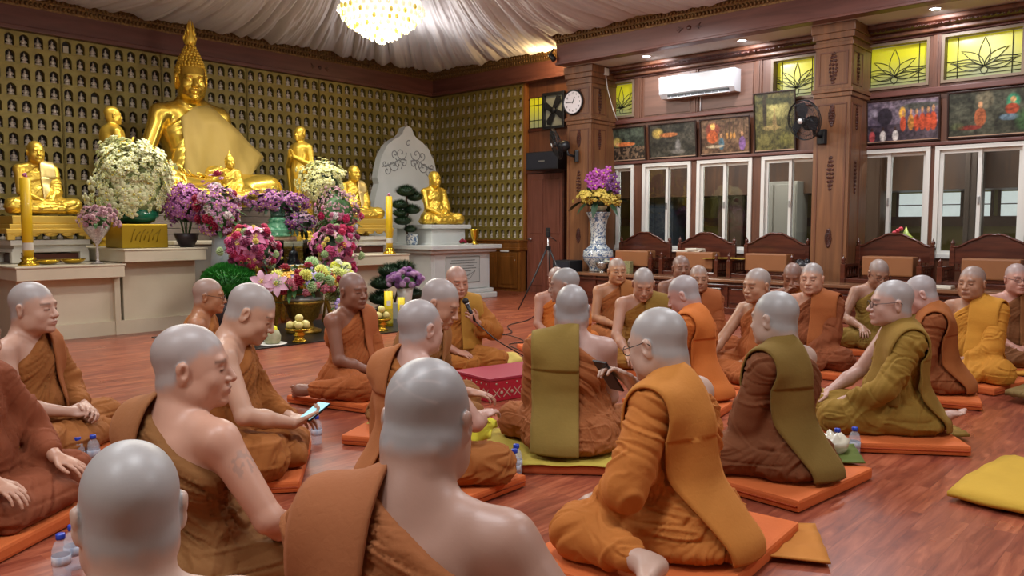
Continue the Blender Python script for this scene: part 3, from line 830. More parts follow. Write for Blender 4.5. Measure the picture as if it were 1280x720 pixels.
# carved cornice below the white soffit
mould('trim_4', [(XW - .30, XW, Y0, 8.6, 3.86, 3.92, .015), (XW - .14, XW, Y0, 8.6, 3.76, 3.81, .012)], W_WALL)
cor = MB()
cor.sheet([[(XW - .30 + .16 * (j / 4) ** 1.5, Y0 + (8.6 - Y0) * i / 2, 3.86 - .055 * j / 4) for j in range(5)] for i in range(3)])
cor.sheet([[(XW - .25 + .11 * j, Y0 + (8.6 - Y0) * i / 2, 3.87 - .06 * j) for j in range(2)] for i in range(3)])
random.seed(5)
y = Y0 + .1
while y < 8.5:     # carved scrollwork along the cornice
    if y > .5:
        for k in range(3):
            a = random.random() * 6; cy = y + random.uniform(-.03, .03); cz = 3.835
            cor.tube([(XW - .262 + .0 * u, cy + .020 * (1 - u * .7) * math.cos(a + u * 7), cz + .020 * (1 - u * .7) * math.sin(a + u * 7)) for u in [i / 7 for i in range(8)]], .006, 4)
    y += .065
cor.build('trim_5', W_DARK, kind='structure')
MB().box(10.73, XW, Y0, 8.58, 3.925, 4.0).build('trim_6', pbr('soffit_white', '#cfcac4', .6), kind='structure')
# beam over the columns and the bands over the niche walls
mould('trim_7', [(10.68, 10.86, Y0, 8.58, 3.92, 4.36), (10.66, 10.70, Y0, 8.60, 3.92, 3.96, .01)], W_BEAM)
mould('trim_8', [(X0, XW, YW - .16, YW, 3.97, 4.40), (X0, XW, YW - .19, YW, 3.92, 3.985, .012)], W_BEAM)
mould('trim_9', [(XW - .18, XW, 8.58, YW - .1, 3.97, 4.40), (XW - .22, XW, 8.58, YW - .1, 3.92, 3.985, .012)], W_BEAM)
def crown(name, p0, p1, nrm, z0=4.24, z1=4.42, out=.10):
    """gilt carved crown moulding: a sloping strip set with rows of small leaves"""
    p0 = Vector(p0); p1 = Vector(p1); n = Vector(nrm); L = (p1 - p0).length; d = (p1 - p0).normalized(); m = MB()
    rows = [[p0 + d * L * i / 2 + n * (.01 + out * (j / 4) ** 1.4) + Vector((0, 0, z0 + (z1 - z0) * j / 4)) for j in range(5)] for i in range(3)]
    m.sheet(rows); m.sheet([[r_[-1], r_[-1] + Vector((0, 0, .03))] for r_ in rows])
    k = 0; s = .06
    while k * s < L:
        for j in (0, 1):
            c = p0 + d * (k * s + .03 * j) + n * (.03 + out * (.18 + .45 * j)) + Vector((0, 0, z0 + (z1 - z0) * (.28 + .42 * j)))
            m.ball(c, (.022, .022, .034), 6, 4)
        k += 1
    return m.build(name, GOLDCARVE, kind='structure')
crown('trim_10', (10.68, .2, 0), (10.68, 8.58, 0), (-1, 0, 0))
crown('trim_11', (1.2, YW - .16, 0), (XW - .18, YW - .16, 0), (0, -1, 0))
crown('trim_12', (XW - .18, 8.6, 0), (XW - .18, YW - .16, 0), (-1, 0, 0))
# small relief ornaments on the beams: disc between two birds
def ornament(M):
    m = MB(); m.ball((0, 0, 0), (.035, .012, .035), 10, 6, M=Matrix())
    for s in (-1, 1): m.prism([(s * .10, 0), (s * .19, .045), (s * .16, .01), (s * .20, -.02), (s * .15, -.015), (s * .17, -.05)], .012, TR(0, .006, 0, rx=PI / 2))
    for v in m.bm.verts: v.co = M @ v.co
    return m
mo = ornament(TR(8.75, YW - .165, 4.12)); mo.build('trim_13', W_DARK, kind='structure')
mo = ornament(TR(10.675, 6.1, 4.14, rz=PI / 2)); mo.build('trim_14', W_DARK, kind='structure')

# columns
def column(name, y0, y1, x0):
    r = empty(name, (x0, (y0 + y1) / 2, 0), kind='structure'); h = (y1 - y0) / 2; d = XW - x0
    c = MB(); c.box(0, d, -h, h, 0, 3.92)
    for z0_, z1_, e in ((0, .30, .03), (3.02, 3.07, .035), (2.96, 3.02, .018), (3.62, 3.68, .02), (3.72, 3.80, .035), (3.80, 3.92, .05)): c.box(-e, d - .005, -h - e, h + e, z0_, z1_, bev=.008)
    c.build('shaft', W_COL, r)
    p = MB()
    for z0_, z1_ in ((.40, 2.88), (3.12, 3.56)):      # raised frames
        a = .045; q = .02
        for sgn in (0,):
            p.box(-.008, 0, -h + a, h - a, z0_, z0_ + q); p.box(-.008, 0, -h + a, h - a, z1_ - q, z1_); p.box(-.008, 0, -h + a, -h + a + q, z0_ + q, z1_ - q); p.box(-.008, 0, h - a - q, h - a, z0_ + q, z1_ - q)
            p.box(a, d - .3, -h - .008, -h, z0_, z0_ + q); p.box(a, d - .3, -h - .008, -h, z1_ - q, z1_); p.box(a, a + q, -h - .008, -h, z0_ + q, z1_ - q); p.box(d - .3 - q, d - .3, -h - .008, -h, z0_ + q, z1_ - q)
    p.build('panel_moulding', W_WALL, r)
    o = MB()                                             # carved drops
    def scroll(cz, H_, wd_, face):
        pts = []
        for k in range(9):
            zz = cz + H_ * (k / 8 - .5); ww = wd_ * math.sin(PI * (k + .6) / 9.6)
            for s in (-1, 0, 1):
                for q in range(2):
                    a0 = k + s + q * 2
                    path = [(0, s * ww * .6 + .016 * (1 - u) * math.cos(a0 + 6 * u), zz + .02 * (1 - u) * math.sin(a0 + 6 * u)) for u in (0, .2, .4, .6, .8)]
                    if face: path = [(.06 + (d - .36) / 2 + v, -h - .006, z_) for x_, v, z_ in path]
                    else: path = [(-.006, v, z_) for x_, v, z_ in path]
                    o.tube(path, .007, 4)
    scroll(1.95, .42, .055, 0); scroll(1.08, .22, .05, 0); scroll(2.72, .26, .05, 0); scroll(3.34, .38, .07, 0); scroll(3.34, .38, .05, 1); scroll(2.7, .3, .04, 1); scroll(1.9, .4, .04, 1)
    o.build('carving', W_DARK, r)
    tag(r, 'carved wooden wall column with %s' % ('the white clock on it' if y0 > 6 else 'a black fan mounted on it'), None, 'carved columns')
    return r
column('column_left', 8.08, 8.58, 10.98); column('column_right', 3.86, 4.34, 10.98)

# door beside the column, its surround
door = empty('door_1', (XW, 9.62, 0), kind='structure')
dd = MB(); dd.box(-.06, 0, -.43, .43, 0, 2.22)
for z0_, z1_ in ((.12, .95), (1.10, 2.12)):
    for a, b_ in ((-.36, -.04), (.04, .36)): dd.box(-.072, -.05, a, b_, z0_, z1_, bev=.012)
dd.build('door_leaf', W_DOOR, door)
MB().tube([(-.07, .36, 1.0), (-.12, .36, 1.0), (-.125, .27, 1.0)], .011, 8).lathe([(0, 0), (.028, 0), (.028, .01), (0, .012)], 12, TR(-.062, .36, 1.0, ry=-PI / 2)).build('door_handle', METAL, door)
mould('trim_15', [(XW - .10, XW, 10.06, 10.16, 0, 3.92, .01)], wood('wood_post', '#7e4a20', '#a86a34', .3, .8, (1, 1, .07)))
mould('trim_16', [(XW - .09, XW, 9.14, 9.18, 0, 2.26), (XW - .09, XW, 9.18, 10.06, 2.23, 2.28, .008), (XW - .03, XW, 9.14, 10.06, 3.02, 3.07), (XW - .02, XW, 8.6, 10.06, 3.60, 3.63)], W_DARK)
# little leaded window over the door and the exhaust fan
r = empty('window_16', (XW, 9.86, 3.08), kind='structure')
MB().box(-.02, .0, -.16, .16, 0, .56).build('window_pane', STAIN, r)
l_ = MB()
for a in (-.16, -.05, .05, .16): l_.tube([(-.024, a, 0), (-.024, a, .56)], .008, 5)
for z_ in (0, .14, .42, .56): l_.tube([(-.024, -.16, z_), (-.024, .16, z_)], .008, 5)
l_.build('lead_lines', LEAD, r)
ex = empty('exhaust_fan', (XW - .012, 9.42, 3.36), label='square black wall exhaust fan with cross blades above the door', cat='exhaust fan')
f_ = MB(); a = .33
for b_ in ((-.07, 0, -a * .78, a * .78, a - .05, a), (-.07, 0, -a * .78, a * .78, -a, -a + .05), (-.07, 0, -a * .78, -a * .78 + .05, -a + .05, a - .05), (-.07, 0, a * .78 - .05, a * .78, -a + .05, a - .05)): f_.box(*b_, bev=.006)
f_.build('housing', BLACK, ex)
MB().box(-.01, 0, -a * .76, a * .76, -a * .96, a * .96).build('shutter', pbr('fan_backlight', '#b7bcae', .3, .5), ex)
b_ = MB()
for k in range(4): b_.prism([(-.02, .03), (.06, .05), (.09, .26), (.02, .29), (-.04, .24)], .012, TR(-.05, 0, 0, rx=0) @ Matrix.Rotation(PI / 2, 4, 'Y') @ Matrix.Rotation(k * PI / 2 + .6, 4, 'Z'))
b_.lathe([(0, 0), (.06, 0), (.055, .03), (0, .035)], 14, TR(-.075, 0, 0, ry=PI / 2))
b_.build('blades', BLACK, ex)

# wooden cabinet below the side niches
cb = empty('cabinet', (11.5, 11.3, 0), label='long low wooden cabinet with doors below the side niche wall', cat='cabinet')
c = MB(); c.box(-.05, .195, -1.24, 1.38, 0, .88); c.box(-.09, .195, -1.26, 1.39, .78, .84, bev=.01); c.box(-.07, .195, -1.25, 1.38, .84, .98); c.box(-.10, .195, -1.26, 1.39, .95, .985, bev=.01)
c.build('carcass', W_CAB, cb)
for k in range(5):
    y_ = -1.17 + k * .51
    d_ = MB().box(-.075, -.05, y_, y_ + .49, .06, .74, bev=.005).box(-.085, -.07, y_ + .07, y_ + .42, .13, .67, bev=.008).build('door', W_CAB, cb)
    MB().ball((-.10, y_ + (.46 if k % 2 else .03), .6), .013, 8, 6).build('knob', METAL, d_)
MB().box(-.088, -.084, -.98, -.76, .755, .80).build('paper_label', WHITE, cb)

# ------------------------------------------------------------------ niche walls
NICHE = pbr('niche_lattice', '#a0904a', .42, .25, noise=(6, .7, '#7c6c30'), bump=(90, .35, .004))
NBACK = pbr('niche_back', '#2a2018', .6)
def niche_panel(ncol, nrow, cw, ch):
    """front lattice with deep pentagon-arched holes; local x along the wall, z up, front at y=0, depth +y"""
    m = MB(); hw, hh = cw * .325, ch * .37; dp = .075
    arch = [(-hw, -hh), (hw, -hh), (hw, hh * .45), (hw * .62, hh * .80), (0, hh), (-hw * .62, hh * .80), (-hw, hh * .45)]
    for i in range(ncol):
        for j in range(nrow):
            cx, cz = (i + .5) * cw, (j + .5) * ch
            out = [(-cw / 2, -ch / 2), (cw / 2, -ch / 2), (cw / 2, hh * .45), (cw / 2, ch / 2), (0, ch / 2), (-cw / 2, ch / 2), (-cw / 2, hh * .45)]
            A = [m.bm.verts.new((cx + x, 0, cz + z)) for x, z in arch]; O = [m.bm.verts.new((cx + x, 0, cz + z)) for x, z in out]
            Bk = [m.bm.verts.new((cx + x, dp, cz + z)) for x, z in arch]
            n = 7
            fs = [m.bm.faces.new((O[q], O[(q + 1) % n], A[(q + 1) % n], A[q])) for q in range(n)]
            fs += [m.bm.faces.new((A[q], A[(q + 1) % n], Bk[(q + 1) % n], Bk[q])) for q in range(n)]
            m.mi = 0; m._mark(fs)
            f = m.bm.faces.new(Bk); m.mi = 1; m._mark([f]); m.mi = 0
        # sill ledges
    for j in range(nrow): m.box(0, ncol * cw, -.008, .002, j * ch + .008, j * ch + .020)
    for i in (0, ncol): m.box(i * cw - .012, i * cw + .012, -.014, .0, 0, nrow * ch)
    me = bpy.data.meshes.new('niche_panel'); m.bm.to_mesh(me); m.bm.free(); me.materials.append(NICHE); me.materials.append(NBACK); return me
CW, CH, NZ0 = .182, .2255, .985
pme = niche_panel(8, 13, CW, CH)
PX = [1.493 + i * CW * 8 for i in range(7)]
ordn = ['first', 'second', 'third', 'fourth', 'fifth', 'sixth', 'last']
where = ['outside the left edge of the photo', 'behind the leftmost golden seated monk statue', 'behind the tall green vase and standing disciple', 'left half behind the great golden Buddha', 'behind the second standing disciple', 'left of the marble stele', 'in the corner behind the marble stele']
for i, x in enumerate(PX):
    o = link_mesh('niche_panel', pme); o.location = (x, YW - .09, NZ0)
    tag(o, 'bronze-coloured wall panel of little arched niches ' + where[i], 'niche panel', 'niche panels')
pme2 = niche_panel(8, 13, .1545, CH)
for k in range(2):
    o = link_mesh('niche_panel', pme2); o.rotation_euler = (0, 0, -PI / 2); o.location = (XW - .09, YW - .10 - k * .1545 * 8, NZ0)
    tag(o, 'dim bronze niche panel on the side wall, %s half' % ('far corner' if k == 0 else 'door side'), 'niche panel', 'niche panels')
# figurines
SILV = pbr('figurine_silver', '#e2dacd', .3, .15, noise=(30, .5, '#8a7a5c'))
fg = MB(); fg.lathe([(0, 0), (.036, 0), (.040, .008), (.036, .018), (.024, .030), (0, .034)], 9, sy=.7).lathe([(.018, .025), (.024, .05), (.022, .068), (.007, .080), (0, .082)], 8, sy=.7).ball((0, -.002, .092), (.013, .013, .016), 7, 5).lathe([(.006, .104), (.003, .115), (0, .122)], 5)
for s in (-1, 1): fg.tube([(s * .021, 0, .068), (s * .031, -.004, .046), (s * .012, -.020, .034)], .006, 5)
bmesh.ops.scale(fg.bm, vec=(1.22,) * 3, verts=fg.bm.verts[:])
fme = fg.mesh('figurine'); fme.materials.append(SILV)
cme = MB().box(-.036, .036, -.003, .003, 0, .10, bev=.002).mesh('donor_card'); cme.materials.append(pbr('blank_card', '#cfc5ae', .6))
cells = []
for i, x in enumerate(PX[1:], 1):
    for c_ in range(8):
        for j in range(13): cells.append((x + (c_ + .5) * CW, YW - .055, NZ0 + (j + .5) * CH - CH * .365, 0))
for k in range(2):
    for c_ in range(8):
        for j in range(13): cells.append((XW - .055, YW - .10 - (k * 8 + c_ + .5) * .1545, NZ0 + (j + .5) * CH - CH * .365, -PI / 2))
random.seed(11)
cells.sort(key=lambda c: (c[0] - 0) ** 2 + c[1] ** 2 if c[3] == 0 else 1e3)
vis = [c for c in cells if c[0] > 3.2]
one, many = vis[:300], vis[300:]
rowname = ['lowest', 'second', 'third', 'fourth', 'fifth', 'sixth', 'seventh', 'eighth', 'ninth', 'tenth', 'eleventh', 'twelfth', 'top']
for c_ in one:
    card = random.random() < .02
    o = link_mesh('donor_card' if card else 'buddha_figurine', cme if card else fme); o.location = c_[:3]; o.rotation_euler = (0, 0, c_[3] + (0 if card else random.uniform(-.2, .2)))
    if card: tag(o, 'blank cream card standing in a wall niche instead of a figurine', 'card', 'blank cards in the niches')
    else: tag(o, 'tiny silvery seated Buddha figurine in a niche of the altar wall', 'figurine', 'figurines in the wall niches')
V0 = np.array([v.co[:] for v in fme.vertices]); P0 = [list(p.vertices) for p in fme.polygons]
VV = []; FF = []
for c_ in many:
    a = c_[3] + random.uniform(-.2, .2); k = len(VV) * len(V0)
    R_ = rotz(a); VV.append(V0 @ R_.T + np.array(c_[:3])); FF += [[v + k for v in p] for p in P0]
me = bpy.data.meshes.new('buddha_figurines'); me.from_pydata(np.concatenate(VV).tolist(), [], FF); me.polygons.foreach_set('use_smooth', [True] * len(me.polygons))
o = link_mesh('buddha_figurine', me, SILV); tag(o, 'the hundreds of farther tiny silvery figurines in the wall niches', 'figurine', 'figurines in the wall niches', 'stuff')

# ------------------------------------------------------------------ draped ceiling
def drape():
    cx, cy, cz = 5.6, 6.9, 5.45
    x0, x1, y0, y1 = X0 + .1, 10.66, Y0 + .1, YW - .20
    def edge(a):
        dx, dy = math.cos(a), math.sin(a); t = 1e9
        if dx > 1e-6: t = min(t, (x1 - cx) / dx)
        if dx < -1e-6: t = min(t, (x0 - cx) / dx)
        if dy > 1e-6: t = min(t, (y1 - cy) / dy)
        if dy < -1e-6: t = min(t, (y0 - cy) / dy)
        # the recess towards the side niche wall
        return t
    N, Mr = 2600, 30
    A = np.linspace(0, 2 * PI, N, endpoint=False); R = np.array([edge(a) for a in A])
    ex, ey = cx + np.cos(A) * R, cy + np.sin(A) * R
    # beyond the beam's end the cloth reaches the side niche wall
    for i in range(N):
        if ey[i] > 8.62 and abs(ex[i] - x1) < 1e-3:
            s = (XW - .22 - cx) / math.cos(A[i]); s = min(s, (y1 - cy) / math.sin(A[i])); ex[i], ey[i] = cx + math.cos(A[i]) * s, cy + math.sin(A[i]) * s
        elif abs(ey[i] - y1) < 1e-3 and ex[i] > x1 - 1e-3: pass
    per = np.cumsum(np.hypot(np.diff(np.r_[ex, ex[0]]), np.diff(np.r_[ey, ey[0]])))
    V = np.zeros((Mr + 1, N, 3))
    n1 = vnoise(per * 2.6, 0, 0); n2 = vnoise(per * 6.5, 3, 0); n3 = vnoise(per * 1.0, 9, 0)
    wrap = np.clip(np.minimum(np.arange(N), N - np.arange(N)) / 20, 0, 1)
    for j in range(Mr + 1):
        t = j / Mr; tt = t ** .85
        lag = .25 * math.sin(PI * t)
        q1 = vnoise(per * 3.2 + lag * n3 * 2, t * 1.5, 0); q2 = vnoise(per * 8.0 + lag * n3 * 4, t * 2.5, 4); q3 = vnoise(per * 17 + lag * n3 * 6, t * 5, 8)
        amp = (.35 + .65 * math.sin(PI * min(t * 1.2, 1))) * (1 - .5 * t)
        fold = (np.sqrt(np.abs(q1) * 2 + .01) * .17 + np.sqrt(np.abs(q2) * 2 + .01) * .075 + np.abs(q3) * .05) * amp * wrap
        x = ex + (cx - ex) * tt * .985; y = ey + (cy - ey) * tt * .985
        sag = -.10 * math.sin(PI * t) - .10 * (1 - t) * math.exp(-t * 12) * 0
        z = 4.42 + (cz - 4.42) * t ** 1.25 + sag - fold + .06 * (1 - t) * n1 * 0
        V[j, :, 0] = x; V[j, :, 1] = y; V[j, :, 2] = z
        if j == 0: V[j, :, 2] = 4.44
    V = V.reshape(-1, 3); F = []
    a = np.arange(N); b_ = (a + 1) % N
    for j in range(Mr): F.append(np.stack([j * N + a, j * N + b_, (j + 1) * N + b_, (j + 1) * N + a], 1))
    F = np.concatenate(F)
    o = link_mesh('ceiling_drape', np_mesh('ceiling_drape', V, F), pbr('drape_cloth', '#c9c2c0', .75, sheen=.2))
    return tag(o, 'pale grey pleated cloth draped under the whole ceiling', 'ceiling drape')
drape()

# chandelier
ch = empty('chandelier', (5.55, 6.83, 3.20), label='round tiered crystal chandelier glowing under the draped ceiling', cat='chandelier')
CRY = pbr('crystal', '#fff6d8', .08, spec=.8, emit=('#fff0c8', .6))
CRY2 = pbr('crystal_gold', '#f0dc70', .12, spec=.8, emit=('#e8d060', .25))
tiers = [(.03, .0, 6), (.12, .03, 12), (.20, .075, 18), (.28, .125, 24), (.35, .175, 28), (.405, .235, 32), (.44, .30, 34)]
random.seed(3); n_ = 0
cm = MB(); cm.ball((0, 0, 0), (.022, .022, .034), 7, 5); cme1 = cm.mesh('crystal'); cme1.materials.append(CRY)
cm = MB(); cm.ball((0, 0, 0), (.02, .02, .03), 7, 5); cme2 = cm.mesh('crystal'); cme2.materials.append(CRY2)
rest = MB()
for (r_, z_, k_) in tiers:
    for k in range(k_):
        a = 2 * PI * k / k_ + z_ * 9; p_ = (r_ * math.cos(a), r_ * math.sin(a), z_ + random.uniform(-.008, .008)); g_ = random.random() < .28
        if n_ < 100 and math.cos(a - VIEW) < .5:
            o = link_mesh('crystal', cme2 if g_ else cme1, parent=ch); o.location = p_; n_ += 1
        else: rest.ball(p_, (.022, .022, .034), 6, 4)
ro = rest.build('crystal', CRY, ch, kind='stuff')
MB().lathe([(.02, .06), (.17, .11), (.30, .18), (.40, .29), (.42, .40), (.30, .42), (0, .43)], 28).build('bowl', pbr('bulb_glow', '#fffbe8', .4, emit=('#fff4d8', .9)), ch)
MB().lathe([(.375, .38), (.385, .40), (.375, .42)], 32).lathe([(.02, .43), (.02, 1.5), (.08, 1.55), (0, 1.56)], 10).build('frame', pbr('chandelier_brass', '#c9a441', .25, .9), ch)

# recessed spots in the soffit
spot_me = MB().lathe([(.06, -.012), (.075, -.012), (.08, 0), (.06, 0)], 20).mesh('ring'); spot_me.materials.append(WHITE)
lens_me = MB().lathe([(0, -.004), (.062, -.006)], 20).mesh('lens'); lens_me.materials.append(pbr('spot_lens', '#ffffff', .3, emit=('#f4f4ff', 30)))
SPOTS = [(11.05, 7.06), (11.05, 5.45), (11.05, 2.9), (11.05, 1.2)]
slab = ['above the air conditioner', 'left of the column with the fan', 'above the rightmost lotus windows', 'outside the right edge of the photo']
for i, (x, y) in enumerate(SPOTS):
    r = empty('ceiling_spotlight', (x, y, 3.925), label='round white recessed spotlight in the soffit ' + slab[i], cat='ceiling light', group='soffit spotlights')
    link_mesh('ring', spot_me, parent=r); link_mesh('lens', lens_me, parent=r)
# ------------------------------------------------------------------ things on and along the window wall
ac = empty('air_conditioner', (XW - .005, 6.42, 3.30), label='long white split air conditioner high on the wood wall', cat='air conditioner')
a = MB(); a.prism([(0, 0), (-.17, 0), (-.24, .07), (-.25, .33), (-.22, .345), (0, .345)], 1.30, TR(0, .65, 0, rx=PI / 2)); a.build('casing', pbr('ac_white', '#e9edf2', .3), ac)
MB().box(-.235, -.10, -.56, .50, .005, .03, TR(0, 0, .02, ry=-.0)).build('vent_slot', BLACK, ac)
fl_ = MB()
for k in range(9): fl_.box(-.222, -.17, -.52 + k * .12, -.51 + k * .12, -.004, .05)
fl_.box(-.235, -.16, -.56, .50, -.012, -.002); fl_.build('louver', pbr('ac_white', '#e9edf2'), ac)
MB().box(-.256, -.249, -.60, -.55, .28, .30).build('badge', METAL, ac)
tag(MB().tube([(XW - .03, 6.44, 3.30), (XW - .03, 6.44, 3.07)], .01, 6).build('ac_pipe', pbr('ac_white', '#e9edf2')), 'thin pale pipe dropping from the air conditioner', 'pipe')

# paintings
def paint(fn, w, h, nx=96, ny=64, seed=0):
    u, v = np.meshgrid(np.linspace(0, 1, nx), np.linspace(0, 1, ny), indexing='ij')
    C = fn(u, v, seed) * (1 + .45 * vnoise(u * 30 * w, v * 30 * h, seed) + .35 * vnoise(u * 75 * w, v * 75 * h, seed + 2))[..., None] * 1.12
    V = np.stack([np.zeros_like(u), (.5 - u) * w, v * h], -1).reshape(-1, 3)
    i, j = np.meshgrid(np.arange(nx - 1), np.arange(ny - 1), indexing='ij'); a = (i * ny + j).ravel()
    F = np.stack([a, a + 1, a + ny + 1, a + ny], 1)
    return np_mesh('canvas', V, F, np.clip(C.reshape(-1, 3), 0, 1), False)
L3 = lambda h: np.array(srgb(h)[:3])
def base(u, v, s, c0, c1, f=7):
    n = (vnoise(u * f + s, v * f * .7, s) + .6 * vnoise(u * f * 2.7 + s, v * f * 2, s + 3) + .5 * vnoise(u * 34 + s, v * 26, s))[..., None] * .45 + .5
    n = np.clip(n, 0, 1); return L3(c0) * (1 - n) + L3(c1) * n
def blob(C, u, v, x, y, rx, ry, c, soft=.3, a=1):
    d = ((u - x) / rx) ** 2 + ((v - y) / ry) ** 2; m = (np.clip((1 - d) / soft, 0, 1) * a)[..., None]
    return C * (1 - m) + L3(c) * m
def fig(C, u, v, x, y, s, c, skin='#b98a62', ar=.62):
    C = blob(C, u, v, x, y, .085 * s * ar, .16 * s, c); return blob(C, u, v, x, y + .20 * s, .035 * s * ar, .055 * s, skin)
def p_recline(u, v, s):
    C = base(u, v, s, '#1d231d', '#4c5648'); lo = v < .42
    n = vnoise(u * 26, v * 20, 5)[..., None] > .05; C = np.where(lo[..., None], np.where(n, L3('#6f5a46'), L3('#2e2620')), C)
    C = blob(C, u, v, .3, .58, .13, .17, '#c9b25e', .8, .8); return blob(blob(C, u, v, .5, .50, .27, .07, '#c8713e'), u, v, .3, .53, .05, .06, '#caa06a')
def p_cave(u, v, s):
    C = base(u, v, s, '#1c1c18', '#4a463c'); C = blob(C, u, v, .18, .74, .14, .18, '#c7a951', .9, .8); C = blob(C, u, v, .42, .68, .22, .07, '#a8663a')
    C = blob(C, u, v, .62, .33, .07, .22, '#8d8a84', .8, .8); return blob(C, u, v, .62, .16, .18, .08, '#6f6a62', .6, .8)
def p_teach(u, v, s):
    C = base(u, v, s, '#4a3428', '#7e6248'); C = blob(C, u, v, .25, .70, .17, .24, '#8c3f30', .6, .8); C = blob(C, u, v, .25, .80, .06, .11, '#e0b060', .5)
    C = blob(C, u, v, .24, .5, .13, .2, '#b85a30'); C = fig(C, u, v, .43, .28, 1.2, '#4b6670'); C = fig(C, u, v, .86, .26, 1.35, '#7d5a8c')
    for x in (.52, .6, .68, .9): C = blob(C, u, v, x, .72, .015, .3, '#4c3a26', .5)
    for x in (.55, .63, .70): C = blob(C, u, v, x, .5, .03, .10, '#c08a48')
    return blob(C, u, v, .3, .22, .22, .05, '#b9a88a', .4, .8)
def p_tall(u, v, s):
    C = base(u, v, s, '#2a2a16', '#6f6838'); C = blob(C, u, v, .55, .72, .35, .22, '#b3ab68', .9, .8); C = blob(C, u, v, .5, .86, .5, .07, '#2b3018', .5, .9)
    C = blob(C, u, v, .25, .7, .06, .4, '#33291a', .5); C = fig(C, u, v, .5, .48, 1.1, '#8a7448', '#a28a58'); C = blob(C, u, v, .42, .4, .25, .05, '#94804e', .5)
    return blob(C, u, v, .78, .2, .2, .15, '#7e7a3a', .9, .7)
def p_alms(u, v, s):
    C = base(u, v, s, '#4e4454', '#8a7a86'); C = np.where((v < .42)[..., None], base(u, v, s, '#2c2430', '#584c54'), C); C = blob(C, u, v, .25, .62, .12, .24, '#2b2630')
    C = blob(C, u, v, .08, .72, .08, .12, '#a39aa8', .8, .6); C = blob(C, u, v, .75, .82, .35, .10, '#39402e', .6, .8)
    C = blob(C, u, v, .50, .68, .055, .16, '#d9a33c', .6)
    for k, x in enumerate((.51, .62, .70, .78, .86, .93)): C = fig(C, u, v, x, .42 + .02 * (k % 2), 1.25 + .05 * k, '#b5482a' if k != 1 else '#b87a34', ar=.42)
    for x in (.06, .22, .40): C = fig(C, u, v, x, .14, .9, '#c9c2bc' if x > .1 else '#a8484a', '#3a2620')
    return C
def p_halo(u, v, s):
    C = base(u, v, s, '#26281f', '#555646'); C = blob(C, u, v, .42, .82, .12, .25, '#8d8266', .9, .6); C = blob(C, u, v, .74, .72, .085, .19, '#3f9a70', .7); C = blob(C, u, v, .74, .76, .035, .07, '#c79a66')
    C = blob(C, u, v, .73, .56, .085, .13, '#9a4228'); C = blob(C, u, v, .70, .38, .13, .08, '#5d717c', .5); C = fig(C, u, v, .37, .42, 1.4, '#a35b38'); C = blob(C, u, v, .24, .2, .16, .06, '#7a2f26')
    C = blob(C, u, v, .9, .3, .16, .3, '#3c6336', .8, .8); return blob(C, u, v, .1, .24, .1, .1, '#5c6340', .8, .7)
CANV = attr_mat('painted_canvas', rough=.35, spec=.5)
FRM = pbr('picture_frame', '#2c1814', .3, .1)
def painting(y0, y1, z0, z1, fn, seed, label, tilt=.10, roll=0):
    w_, h_ = y0 - y1, z1 - z0
    r = empty('painting', (XW - .03, (y0 + y1) / 2, z0), label=label, cat='painting', group='framed paintings along the wall')
    r.rotation_euler = (roll, -tilt, 0)
    b_ = .022; f = MB()
    for q in ((-.018, .012, -w_ / 2, w_ / 2, 0, b_), (-.018, .012, -w_ / 2, w_ / 2, h_ - b_, h_), (-.018, .012, -w_ / 2, -w_ / 2 + b_, b_, h_ - b_), (-.018, .012, w_ / 2 - b_, w_ / 2, b_, h_ - b_)): f.box(*q, bev=.004)
    f.box(.004, .012, -w_ / 2 + .01, w_ / 2 - .01, .01, h_ - .01); f.build('frame', FRM, r)
    l = MB()
    for q in ((-.020, -.012, -w_ / 2 + b_, w_ / 2 - b_, b_, b_ + .012),): l.box(*q)
    l.build('frame_slip', pbr('picture_slip', '#c7a489', .35, .3), r)
    c = link_mesh('canvas', paint(fn, w_ - 2 * b_, h_ - 2 * b_, seed=seed), CANV, r); c.location = (-.002, 0, b_)
painting(8.26, 7.43, 2.345, 2.93, p_recline, 2.0, 'small painting of a reclining orange figure above a crowd, leftmost in the row')
painting(7.37, 6.48, 2.35, 2.93, p_cave, 7.0, 'dark painting of a reclining haloed figure in a cave, second from the left')
painting(6.42, 5.57, 2.355, 2.93, p_teach, 4.0, 'painting of a seated teacher before figures in blue and purple')
painting(5.51, 4.86, 2.35, 3.235, p_tall, 9.0, 'tall olive-toned painting of a figure under a tree, left of the column fan')
painting(3.87, 2.94, 2.365, 2.955, p_alms, 3.0, 'painting of a line of orange-robed figures walking past seated people')
painting(2.86, 1.85, 2.365, 2.965, p_halo, 5.0, 'painting of a green-haloed seated figure among rocks and bushes, at the right edge')

# wall clock
ck = empty('wall_clock', (10.97, 8.44, 3.33), label='round white wall clock with black rim on the left carved column', cat='clock')
MB().lathe([(0, 0), (.205, 0), (.215, .02), (.205, .04), (.19, .035), (.185, .02), (0, .02)], 36, TR(0, 0, 0, ry=-PI / 2)).build('rim', BLACK, ck)
MB().lathe([(0, .024), (.186, .024)], 36, TR(0, 0, 0, ry=-PI / 2)).build('dial', pbr('clock_dial', '#efe9ec', .4), ck)
def text(s, size, M, mat, parent, name='lettering', ext=.001, align='CENTER'):
    cu = bpy.data.curves.new(name, 'FONT'); cu.body = s; cu.size = size; cu.extrude = ext; cu.align_x = align; cu.align_y = 'CENTER'
    o = bpy.data.objects.new(name, cu); dg = bpy.context.evaluated_depsgraph_get(); COL.objects.link(o); dg.update()
    me = bpy.data.meshes.new_from_object(o.evaluated_get(bpy.context.evaluated_depsgraph_get())); bpy.data.objects.remove(o)
    ob = link_mesh(name, me, mat, parent); ob.matrix_local = M; return ob
